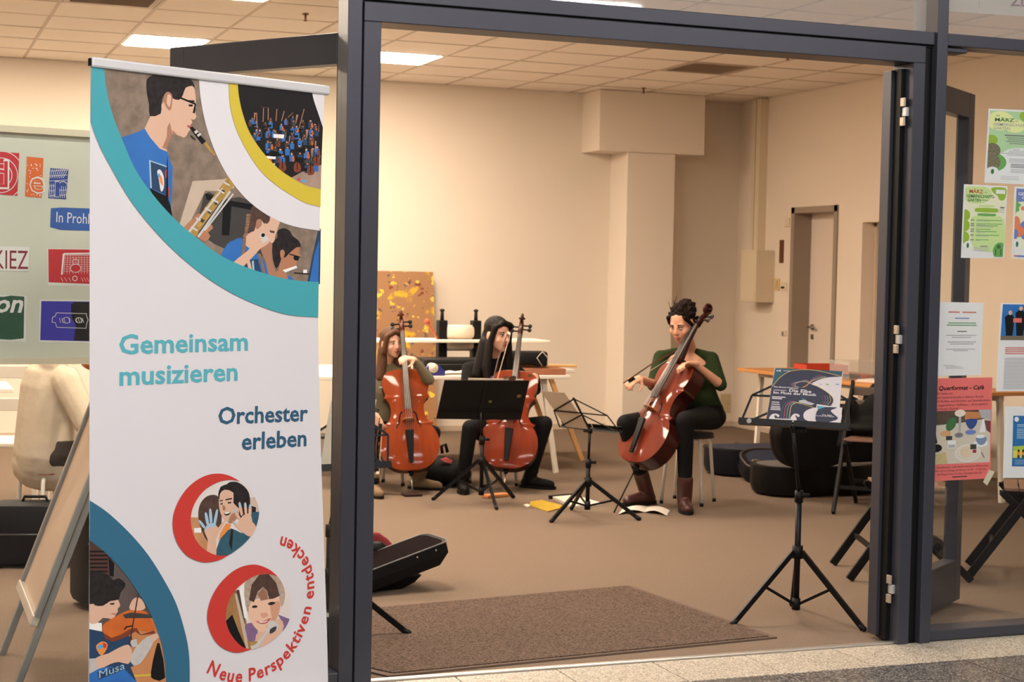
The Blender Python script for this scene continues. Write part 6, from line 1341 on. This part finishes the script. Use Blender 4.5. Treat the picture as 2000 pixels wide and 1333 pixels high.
def suitcase(label, loc, rot, s, m, name='suitcase', cat='suitcase'):
    t = thing(name, label, cat, loc, rot)
    MB().box((0, 0, s[2] / 2 + .012), s, None, .04).build('shell', m, t, 35)
    MB().tube([(-s[0] * .45, -s[1] / 2 - .002, s[2] * .55), (s[0] * .45, -s[1] / 2 - .002, s[2] * .55)], .005, 6).build('zip', MATS['zip_grey'], t, True)
    for a in (-1, 1): MB().tube([(a * s[0] * .38 - .01, -s[1] * .35, .014), (a * s[0] * .38 + .01, -s[1] * .35, .014)], .014, 10).build('foot', M_black, t, True)
    MB().tube([(-.06, 0, s[2] + .008), (-.05, 0, s[2] + .035), (.05, 0, s[2] + .035), (.06, 0, s[2] + .008)], .008, 8).build('handle', M_black, t, True)
    return t
M_suit = mat('suitcase_black', (12, 11, 11), .6, bump=.15, bscale=160)
suitcase('black soft suitcase standing behind the sign board', (.64, 2.62, 0), -.25, (.40, .20, .30), M_suit)
suitcase('long flat dark case on the floor left of the black suitcase', (.35, 3.30, 0), -.1, (.75, .30, .14), mat('case_charcoal', (26, 23, 22), .6), 'instrument_case', 'case')
suitcase('tall black instrument bag on the floor beside the banner edge', (.92, 1.62, 0), .2, (.40, .22, .52), M_suit, 'instrument_bag', 'bag')
# ================================================================== PEOPLE
def basis(f, up=(0, 0, 1)):
    f = Vector(f).normalized(); u = Vector(up); r = f.cross(u).normalized(); u = r.cross(f).normalized(); return r, f, u   # right, forward, up
def head_parts(mb, c, f, up, k=1.0):
    r, f, u = basis(f, up); R = Matrix((r, f, u)).transposed(); Q = lambda x, y, z: Vector(c) + (r * x + f * y + u * z) * k
    E = lambda x, y, z, a, b, d: mb.ell(Q(x, y, z), (a * k, b * k, d * k), R)
    E(0, -.012, .030, .073, .092, .084); E(0, .022, -.033, .063, .068, .074); E(0, .050, -.075, .036, .034, .036); E(0, .062, -.094, .022, .020, .018)
    for s in (-1, 1): E(s * .036, .052, -.028, .026, .028, .026); E(s * .074, -.008, -.012, .010, .020, .032); E(s * .030, .076, .022, .024, .012, .010)
    mb.cap(Q(0, .086, .012), Q(0, .102, -.026), .0085 * k, .0115 * k); E(0, .096, -.030, .017, .012, .009); E(0, .080, -.058, .022, .014, .008); E(0, .078, -.068, .019, .013, .008)
    return Q, R
def face_bits(p, body, Q, R, k, brow, lip=(150, 74, 66), lids=False, iris=(40, 28, 22)):
    for s in (-1, 1):
        e = MB().ell(Q(s * .031, .0805, .006), (.0125 * k, .006 * k, (.0035 if lids else .0062) * k), R).build('eye', mat('eye_white', (206, 196, 188), .3), body, True, world=True)
        MB().ell(Q(s * .031, .0855, .0055 - (.003 if lids else 0)), (.0055 * k, .003 * k, (.003 if lids else .0055) * k), R).build('iris', mat('iris', iris, .2), e, True, world=True)
        MB().cap(Q(s * .047, .077, .026), Q(s * .018, .0885, .028), .0032 * k, .004 * k, 8).build('eyebrow', brow, body, True, world=True)
        MB().cap(Q(s * .045, .0795, .012), Q(s * .019, .0865, .012), .0022 * k, .0022 * k, 8).build('lash_line', brow, body, True, world=True)
    MB().cap(Q(-.019, .087, -.0575), Q(.019, .087, -.0575), .004 * k, .004 * k, 8).ell(Q(0, .0925, -.056), (.013 * k, .005 * k, .0045 * k), R).ell(Q(0, .0905, -.064), (.015 * k, .006 * k, .005 * k), R).build('lips', mat('lips', lip, .4), body, True, world=True)
def hand(mb, w, d, n, k=1.0, curl=.5, thumb=1, spread=.08):
    """w wrist, d direction of fingers, n palm normal (fingers curl that way), thumb side +-1"""
    d = Vector(d).normalized(); n = Vector(n); n = (n - d * n.dot(d)).normalized(); s = d.cross(n) * thumb
    w = Vector(w)
    for q in (-.024, -.008, .008, .024): mb.cap(w + s * q * .7 * k, w + (d * .080 + s * q * 1.25) * k, .017 * k, .0125 * k, 8)
    for i, (q, L) in enumerate(((.030, .072), (.010, .082), (-.010, .076), (-.030, .060))):
        p = w + (d * .084 + s * q) * k; a = 0.15; dd = d + s * (q / .03) * spread
        for j, fr in enumerate((.45, .32, .25)):
            a += curl * (.55 + .25 * j); v = dd.normalized() * math.cos(a) + n * math.sin(a); p2 = p + v * L * fr * k
            mb.cap(p, p2, (.0088 - .0008 * j) * k, (.0084 - .001 * j) * k, 8); p = p2
    p = w + (d * .018 + s * .026) * k; v = (d * .62 + s * .62 + n * .45).normalized()
    for j, L in enumerate((.042, .034, .026)):
        p2 = p + v * L * k; mb.cap(p, p2, (.0125 - .0014 * j) * k, (.0115 - .0014 * j) * k, 8); p = p2; v = (v + d * .35 + n * .25 * curl - s * .15).normalized()
def torso_rings(J, f, k, grow=0.0, bust=0.0, top=True):
    """rings from hips to neck"""
    sx = (J['ls'] - J['rs']).normalized(); hx = (J['lh'] - J['rh']).normalized(); hip = (J['lh'] + J['rh']) / 2; sh = (J['ls'] + J['rs']) / 2; nk = J['neck']
    f = Vector(f).normalized(); out = []
    hw = (J['lh'] - J['rh']).length / 2 + .085 * k; sw = (J['ls'] - J['rs']).length / 2
    for t, w, dp, fo in ((-.10, hw * .8, .105 * k, 0), (0.02, hw, .125 * k, 0), (.22, hw * .93, .112 * k, .005), (.45, hw * .80, .098 * k, .008), (.68, sw * .93, .108 * k + bust * .5, .012 + bust * .5), (.86, sw * .98, .095 * k, .006), (1.0, sw * .86, .070 * k, 0)):
        c = hip.lerp(sh, t) + f * fo; x = hx.lerp(sx, min(max(t, 0), 1)).normalized(); out.append((c, x * (w + grow), f * (dp + grow)))
    if top: out.append((sh.lerp(nk, .55), sx * (.075 * k + grow), f * (.058 * k + grow))); out.append((nk, sx * (.052 * k + grow), f * (.050 * k + grow)))
    return out
def person(label, J, f, hf, hup, k, cfg):
    """J joints (Vector), f torso front, hf head front"""
    base = (J['la'] + J['ra']) / 2; base.z = 0
    p = thing('person', label, 'person', base, 0, 'people')
    f = Vector(f); f.z = f.z; f.normalize()
    skin = cfg['skin']; vx = cfg.get('voxel', .0075)
    b = MB(); hk = cfg.get('hk', k * .98); Q, R = head_parts(b, J['head'], hf, hup, hk)
    b.cap(J['neck'] - V(0, 0, .03), Q(0, -.018, -.06), .048 * k, .046 * k); b.loft(torso_rings(J, f, k, -.016))
    for s in 'lr':
        b.cap(J[s + 's'] - V(0, 0, .022), J[s + 'e'], .033 * k, .032 * k); b.cap(J[s + 'e'], J[s + 'w'], .034 * k, .021 * k)
        b.cap(J[s + 'h'], J[s + 'k'], .070 * k, .046 * k); b.cap(J[s + 'k'], J[s + 'a'], .046 * k, .030 * k)
        fd = Vector(cfg[s + 'foot']).normalized(); gz = V(J[s + 'a'].x, J[s + 'a'].y, .045); b.cap(J[s + 'a'], gz, .028 * k, .028 * k); b.cap(gz, V(gz.x, gz.y, .040) + Vector((fd.x, fd.y, 0)) * .11 * k, .028 * k, .020 * k)
        hd = cfg[s + 'hand']; hand(b, J[s + 'w'], hd['d'], hd['n'], k * .95, hd.get('curl', .5), hd.get('thumb', 1))
    body = skin_obj('body', b, vx, skin, p, 3)
    face_bits(p, body, Q, R, hk, cfg['brow'], lids=cfg.get('lids', False))
    # sweater
    c = MB(); tr_ = torso_rings(J, f, k, .010, cfg.get('bust', 0), cfg.get('collar', True)); c.loft(tr_ if cfg.get('collar', True) else tr_[:-2] + [(tr_[-2][0], tr_[-2][1] * .97, tr_[-2][2] * .9)])
    for s in 'lr':
        c.ell(J[s + 's'] - V(0, 0, .012), (.046 * k, .046 * k, .042 * k)); c.cap(J[s + 's'] - V(0, 0, .012), J[s + 'e'], .047 * k, .043 * k); c.cap(J[s + 's'] - V(0, 0, .012), (J['ls'] + J['rs']) / 2 + (J[s + 's'] - (J['ls'] + J['rs']) / 2) * .35 + V(0, 0, .018), .042 * k, .036 * k)
        e2 = J[s + 'e'].lerp(J[s + 'w'], cfg.get('sleeve', .9))
        if cfg.get('sleeve', .9) > 0.05: c.cap(J[s + 'e'], e2, .044 * k, .032 * k)
    for a in cfg.get('extra_top', []): c.cap(*a)
    skin_obj(cfg.get('top_name', 'sweater'), c, .009, cfg['top'], p, 4)
    t = MB(); hip = (J['lh'] + J['rh']) / 2
    t.loft(torso_rings(J, f, k, .014, 0, False)[:3])
    for s in 'lr':
        t.ell(J[s + 'h'], (.09 * k, .09 * k, .08 * k)); t.cap(J[s + 'h'], J[s + 'k'], .086 * k, .060 * k); t.cap(J[s + 'k'], J[s + 'a'].lerp(J[s + 'k'], cfg.get('hem', .06)), .060 * k, .046 * k)
    skin_obj('trousers', t, .010, cfg['legs'], p, 4)
    for s in 'lr':
        fd = Vector(cfg[s + 'foot']); fd.z = 0; fd.normalize(); a = J[s + 'a'].copy(); g = V(a.x, a.y, 0); sm = MB(); kk = k * cfg.get('shoe', 1.0)
        hb = cfg.get('boot', .10)
        sm.cap(g + V(0, 0, .045 * kk) - fd * .02, a.lerp(J[s + 'k'], (hb - a.z) / max(J[s + 'k'].z - a.z, .01)), .046 * kk, .052 * kk); sm.cap(g - fd * .035 * kk + V(0, 0, .040 * kk), g + fd * .075 * kk + V(0, 0, .042 * kk), .040 * kk, .041 * kk); sm.cap(g + fd * .07 * kk + V(0, 0, .040 * kk), g + fd * .155 * kk + V(0, 0, .034 * kk), .042 * kk, .034 * kk)
        sh = skin_obj('shoe', sm, .008, cfg['shoe_m'], p, 3)
        sd = fd.cross(V(0, 0, 1)); lo = [g + fd * (.055 + .145 * math.cos(q * math.pi / 10)) * kk + sd * (.046 * math.sin(q * math.pi / 10) * (1 + .12 * math.cos(q * math.pi / 10))) * kk + V(0, 0, .002) for q in range(20)]
        MB().prism(lo, (0, 0, .020 * kk)).build('sole', cfg['sole_m'], sh, world=True)
    return p, body, Q, R
G = lambda px, py, y: on_y(px, py, y)
M_skinA = mat('skin_warm_tone', (206, 152, 122), .5, var=.2, scale=20, rgb2=(190, 130, 104), spec=.35); M_skinB = mat('skin_light', (214, 166, 140), .5, var=.2, scale=20, rgb2=(200, 144, 120), spec=.35)
M_hairD = mat('hair_dark', (16, 11, 10), .55, spec=.2, var=.6, scale=40, rgb2=(30, 20, 16), bump=.5, bscale=60, stretch=(3, 3, .35)); M_hairF = mat('hair_fair', (98, 66, 44), .55, spec=.25, var=.7, scale=40, rgb2=(74, 48, 34), bump=.5, bscale=60, stretch=(3, 3, .35)); M_hairC = mat('hair_curly', (22, 14, 11), .75, var=.5, scale=60, rgb2=(38, 24, 18), spec=.1, bump=.5, bscale=90)
M_browD = mat('brow_dark', (40, 28, 24), .7); M_browF = mat('brow_fair', (112, 82, 62), .7)
M_green = mat('green_knit', (38, 50, 24), .9, spec=.15, var=.4, scale=60, rgb2=(24, 34, 16), bump=.25, bscale=200); M_dark = mat('black_denim', (9, 8, 9), .85, bump=.1, bscale=120); M_blacksw = mat('black_sweater', (13, 11, 11), .85, var=.3, scale=20, rgb2=(8, 7, 7), bump=.2, bscale=60)
M_olive = mat('olive_sweat', (106, 96, 74), .9, var=.35, scale=16, rgb2=(80, 72, 54), bump=.2, bscale=60); M_boot = mat('brown_leather', (66, 30, 24), .4, var=.4, scale=18, rgb2=(44, 20, 16)); M_sole = mat('dark_sole', (14, 11, 10), .7); M_suede = mat('tan_suede', (122, 98, 70), .9, var=.3, scale=20); M_bshoe = mat('black_shoe', (9, 8, 8), .6)
M_hood = mat('cream_fleece', (206, 190, 166), .9, var=.25, scale=10, rgb2=(184, 164, 138), bump=1.0, bscale=9)

# ---- woman in the green sweater
J = dict(head=G(1331, 633, 3.76), neck=G(1347, 676, 3.86), ls=G(1390, 697, 3.78), rs=G(1290, 694, 3.95), le=G(1407, 752, 3.62), lw=G(1358, 712, 3.55), re=G(1276, 752, 3.84), rw=G(1250, 740, 3.62),
         lh=G(1392, 815, 3.82), rh=G(1348, 812, 3.97), lk=G(1338, 822, 3.44), la=G(1338, 962, 3.52), rk=G(1222, 828, 3.72), ra=G(1262, 958, 3.84))
hfW = V(-.78, -.60, -.42)
W, bodyW, Q, R = person('woman in a dark green sweater bending over her tilted cello', J, (-.62, -.78, 0), hfW, (0, 0, 1), 1.0,
    dict(skin=M_skinA, brow=M_browD, lids=True, top=M_green, legs=M_dark, shoe_m=M_boot, sole_m=M_sole, boot=.20, hem=.22, sleeve=.10, bust=.03, collar=False, top_name='sweater',
         lfoot=(-.35, -.94, 0), rfoot=(-.95, -.3, 0), lhand=dict(d=(-.80, -.15, .05), n=(-.2, -.3, -.9), curl=.55, thumb=-1), rhand=dict(d=(-.82, -.45, -.12), n=(-.1, .2, -.95), curl=.7, thumb=1)))
h = MB(); k = .98
for x, y, z, a, b, c in ((0, -.022, .052, .077, .088, .072), (0, -.062, .015, .072, .058, .070), (0, -.108, .050, .054, .05, .05), (0, -.088, .082, .05, .046, .040)): h.ell(Q(x, y, z), (a * k, b * k, c * k), R)
rr = random.Random(4)
for i in range(240):
    th, ph_ = rr.uniform(0, 6.28), rr.uniform(-.25, 1.5); d = V(math.cos(th) * math.cos(ph_), math.sin(th) * math.cos(ph_), math.sin(ph_))
    if d.y > .30 and d.z < .62 + .25 * abs(d.x): continue
    pp = (d.x * .080, -.024 + d.y * .090, .050 + d.z * .076) if i % 3 else (d.x * .062, -.100 + d.y * .058, .064 + d.z * .056)
    s = rr.uniform(.006, .014); h.ell(Q(*pp), (s, s, s), None, 8, 6)
for s in (-1, 1):
    h.cap(Q(s * .060, .052, .066), Q(s * .078, .012, .010), .014, .012); h.cap(Q(s * .078, .012, .010), Q(s * .074, -.02, -.045), .012, .010); h.cap(Q(s * .06, -.05, -.03), Q(s * .05, -.07, -.075), .02, .012)
    for q in range(7): h.cap(Q(s * rr.uniform(.03, .075), rr.uniform(-.12, .05), rr.uniform(.06, .11)), Q(s * rr.uniform(.06, .10), rr.uniform(-.15, .05), rr.uniform(.05, .145)), .004, .003, 6)
skin_obj('hair', h, .005, M_hairC, W, 0)
MB().ell(Q(.083, -.004, -.05), (.006, .004, .008)).build('earring', M_chrome, W, True, world=True)
MB().ell(J['neck'] + V(-.075, -.085, -.10), (.009, .006, .012)).build('pendant', M_ebony, W, True, world=True)
bow('cello bow in the hand of the woman in green, crossing behind the strings', G(1222, 746, 3.50), G(1338, 676, 3.72), (.2, -.4, -.6))

# ---- dark-haired girl
J = dict(head=G(972, 654, 4.86), neck=G(964, 696, 4.94), ls=G(1003, 714, 4.92), rs=G(914, 716, 5.0), le=G(1046, 762, 4.90), lw=G(1046, 735, 4.74), re=G(908, 782, 4.86), rw=G(946, 772, 4.62),
         lh=G(992, 842, 4.95), rh=G(944, 842, 4.97), lk=G(1064, 828, 4.62), la=G(1036, 930, 4.74), rk=G(918, 836, 4.60), ra=G(904, 940, 4.66))
hfG = V(.34, -.92, -.10)
G2, bodyG, Q, R = person('girl with long dark hair and black sweater behind the black music desk', J, (-.25, -.97, 0), hfG, (0, 0, 1), .92,
    dict(hk=1.0, skin=M_skinB, brow=M_browD, top=M_blacksw, legs=M_dark, shoe_m=M_bshoe, sole_m=M_sole, boot=.13, sleeve=.92, top_name='sweater',
         lfoot=(.75, -.62, 0), rfoot=(-.25, -.95, 0), lhand=dict(d=(-.35, -.55, -.45), n=(-.6, .1, -.7), curl=.45, thumb=-1), rhand=dict(d=(.5, -.5, -.1), n=(0, .2, -1), curl=.8, thumb=1)))
h = MB(); k = 1.0
for x, y, z, a, b, c in ((0, -.022, .048, .083, .092, .080), (0, -.060, -.03, .080, .06, .10)): h.ell(Q(x, y, z), (a * k, b * k, c * k), R)
for s in (-1, 1):
    h.cap(Q(s * .066, .045, .058), Q(s * .083, .022, -.06), .020 * k, .024 * k); h.cap(Q(s * .083, .020, -.06), Q(s * .10, .030, -.22), .028 * k, .034 * k); h.cap(Q(s * .10, .03, -.22), Q(s * .105, .06, -.34), .034 * k, .020 * k); h.cap(Q(s * .06, -.05, -.06), Q(s * .11, -.05, -.28), .045 * k, .04 * k)
h.cap(Q(-.05, .07, .075), Q(.02, .066, .095), .018 * k, .02 * k); h.cap(Q(.05, .07, .075), Q(.01, .066, .095), .016 * k, .018 * k)
skin_obj('hair', h, .007, M_hairD, G2, 3)
g = Print(J['neck'] + V(0, 0, 0), V(.97, -.25, 0), V(0, 0, 1)); ft = (J['ls'] + J['rs']) / 2 + V(-.03, -.135, -.075)
MB().ell(ft, (.045, .006, .014)).build('shirt_print', mat('lilac_print', (146, 118, 170), .6), G2, True, world=True)
bow('thin bow leaning on the shoulder of the dark-haired girl', G(960, 758, 4.60), G(992, 650, 4.72), (.8, 0, 0))

# ---- fair-haired girl beside the post
J = dict(head=G(765, 670, 4.93), neck=G(753, 709, 5.01), ls=G(788, 724, 4.97), rs=G(718, 728, 5.06), le=G(838, 742, 4.70), lw=G(808, 702, 4.66), re=G(706, 785, 4.95), rw=G(733, 812, 4.72),
         lh=G(774, 846, 5.06), rh=G(730, 846, 5.08), lk=G(846, 846, 4.74), la=G(818, 934, 4.84), rk=G(724, 846, 4.70), ra=G(730, 946, 4.60))
hf1 = V(.18, -.97, -.06)
G1, body1, Q, R = person('fair-haired girl in an olive sweatshirt resting her chin by the cello neck', J, (-.15, -.98, 0), hf1, (-.10, 0, 1), .88,
    dict(skin=M_skinB, brow=M_browF, top=M_olive, legs=M_dark, shoe_m=M_suede, sole_m=M_sole, boot=.13, sleeve=.88, top_name='sweatshirt',
         lfoot=(.80, -.55, 0), rfoot=(.0, -1, 0), lhand=dict(d=(-.75, -.35, .12), n=(-.1, .3, -.9), curl=.6, thumb=1), rhand=dict(d=(.35, -.3, -.85), n=(.6, .6, .2), curl=.6, thumb=-1)))
h = MB(); k = .88
for x, y, z, a, b, c in ((0, -.022, .048, .082, .090, .080), (0, -.062, -.03, .080, .06, .10)): h.ell(Q(x, y, z), (a * k, b * k, c * k), R)
for s in (-1, 1):
    h.cap(Q(s * .064, .050, .060), Q(s * .082, .026, -.06), .020 * k, .024 * k); h.cap(Q(s * .05, -.05, -.06), Q(s * .09, -.04, -.26), .045 * k, .04 * k)
    if s < 0: h.cap(Q(s * .082, .02, -.06), Q(s * .105, .045, -.24), .028 * k, .036 * k); h.cap(Q(s * .105, .045, -.24), Q(s * .115, .10, -.48), .036 * k, .028 * k)
h.cap(Q(-.045, .068, .078), Q(.0, .058, .100), .020 * k, .022 * k); h.cap(Q(.045, .068, .078), Q(0, .058, .100), .020 * k, .022 * k)
skin_obj('hair', h, .007, M_hairF, G1, 3)
ft = (J['ls'] + J['rs']) / 2 + V(-.03, -.14, -.10)
for dx, dz in ((-.04, 0), (0, .01), (.035, -.005)): MB().ell(ft + V(dx, 0, dz), (.014, .006, .010)).build('shirt_print', mat('pale_print', (150, 148, 140), .6), G1, True, world=True)
MB().tube([J['rw'] + V(.026 * math.cos(a), .012 * math.sin(a) - .0, .035 + .026 * math.sin(a) * .2) for a in [i * math.pi / 8 for i in range(16)]], .004, 6, closed=True).build('bracelet', M_black, G1, True, world=True)
bow('cello bow pointing down in the right hand of the fair-haired girl', G(741, 822, 4.62), G(735, 925, 4.56), (1, 0, 0))

# ---- child in the pale hoodie, seen from behind at the left
sx = V(.80, -.25, 0)
J = dict(head=V(.80, 2.93, 1.10), neck=V(.765, 2.96, .955), ls=V(.73, 3.09, .90), rs=V(.80, 2.82, .90), le=V(.86, 3.10, .70), lw=V(1.02, 2.98, .80), re=V(.90, 2.74, .66), rw=V(1.07, 2.74, .60),
         lh=V(.70, 3.06, .50), rh=V(.75, 2.88, .50), lk=V(1.10, 3.12, .48), la=V(1.08, 3.12, .10), rk=V(1.13, 2.84, .48), ra=V(1.02, 2.84, .10))
CH, bodyC, Q, R = person('child in a cream hoodie sitting sideways behind the left window pane', J, (.96, -.26, 0), V(.96, -.2, -.2), (0, 0, 1), .90,
    dict(skin=M_skinB, brow=M_browD, top=M_hood, legs=mat('dark_trousers', (56, 48, 44), .9), shoe_m=M_bshoe, sole_m=M_sole, boot=.10, sleeve=.95, top_name='hoodie',
         lfoot=(.95, -.3, 0), rfoot=(.95, -.3, 0), lhand=dict(d=(.7, -.4, .3), n=(0, -.5, .8), curl=.6, thumb=1), rhand=dict(d=(.9, -.2, -.1), n=(0, .3, -.9), curl=.7, thumb=-1),
         extra_top=[(V(.72, 2.97, .50), V(.74, 2.96, .85), .165, .15), (V(.70, 2.97, .93), V(.72, 2.98, .985), .07, .065), (V(.74, 2.90, .96), V(.76, 3.02, .96), .07, .07), (V(.70, 2.99, .46), V(.80, 2.96, .46), .15, .15), (V(.80, 2.82, .88), V(.90, 2.73, .67), .075, .068), (V(.90, 2.73, .67), V(1.05, 2.74, .60), .066, .045)]))
h = MB()
for x, y, z, a, b, c in ((0, -.02, .048, .080, .088, .078), (0, -.06, -.02, .076, .055, .09)): h.ell(Q(x, y, z), (a * .9, b * .9, c * .9), R)
skin_obj('hair', h, .008, M_hairD, CH, 3)
# violin held by that child
vl = thing('violin', 'small orange violin held by the child in the cream hoodie', 'violin', (1.0, 2.93, .95))
VA, VB = V(.88, 2.90, .99), V(1.30, 2.86, .93); vd = (VB - VA).normalized(); vs_ = V(.1, -.9, -.45); vs_ = (vs_ - vd * vs_.dot(vd)).normalized(); vn = vd.cross(vs_)
mv = Matrix(((vs_.x, vn.x, vd.x, VA.x), (vs_.y, vn.y, vd.y, VA.y), (vs_.z, vn.z, vd.z, VA.z), (0, 0, 0, 1))); vsc = .44
def VB_(mb, name, m, sm=True): mb.v = [mv @ Vector((p.x * vsc, p.y * vsc, p.z * vsc)) for p in mb.v]; return mb.build(name, m, vl, sm, world=True)
M_vio = mat('violin_varnish', (176, 92, 30), .25, coat=.5)
VB_(plate(-.030, -1, .024), 'top_plate', M_vio, 40); VB_(plate(.030, 1, .024), 'back_plate', M_vio, 40)
rows = [(max(xx - .004, .0004), z) for xx, z in CO]; loop = rows + [(-xx, z) for xx, z in rows[::-1]]; n_ = len(loop)
VB_(MB().add([(xx, -.028, z) for xx, z in loop] + [(xx, .028, z) for xx, z in loop], [(i, (i + 1) % n_, n_ + (i + 1) % n_, n_ + i) for i in range(n_)]), 'ribs', mat('violin_rib', (120, 58, 22), .3), 40)
VB_(MB().bar((0, -.07, .45), (0, -.05, 1.05), .05, .02, (0, 1, 0)), 'fingerboard', M_ebony); VB_(MB().tube([(0, -.03, .74), (0, -.03, 1.16)], [.035, .03], 10).ell((0, -.02, 1.2), (.04, .05, .05)), 'neck', M_vio); VB_(MB().bar((0, -.06, .03), (0, -.08, .28), .04, .012, (0, 1, 0)), 'tailpiece', M_ebony)
bpy.context.view_layer.update()
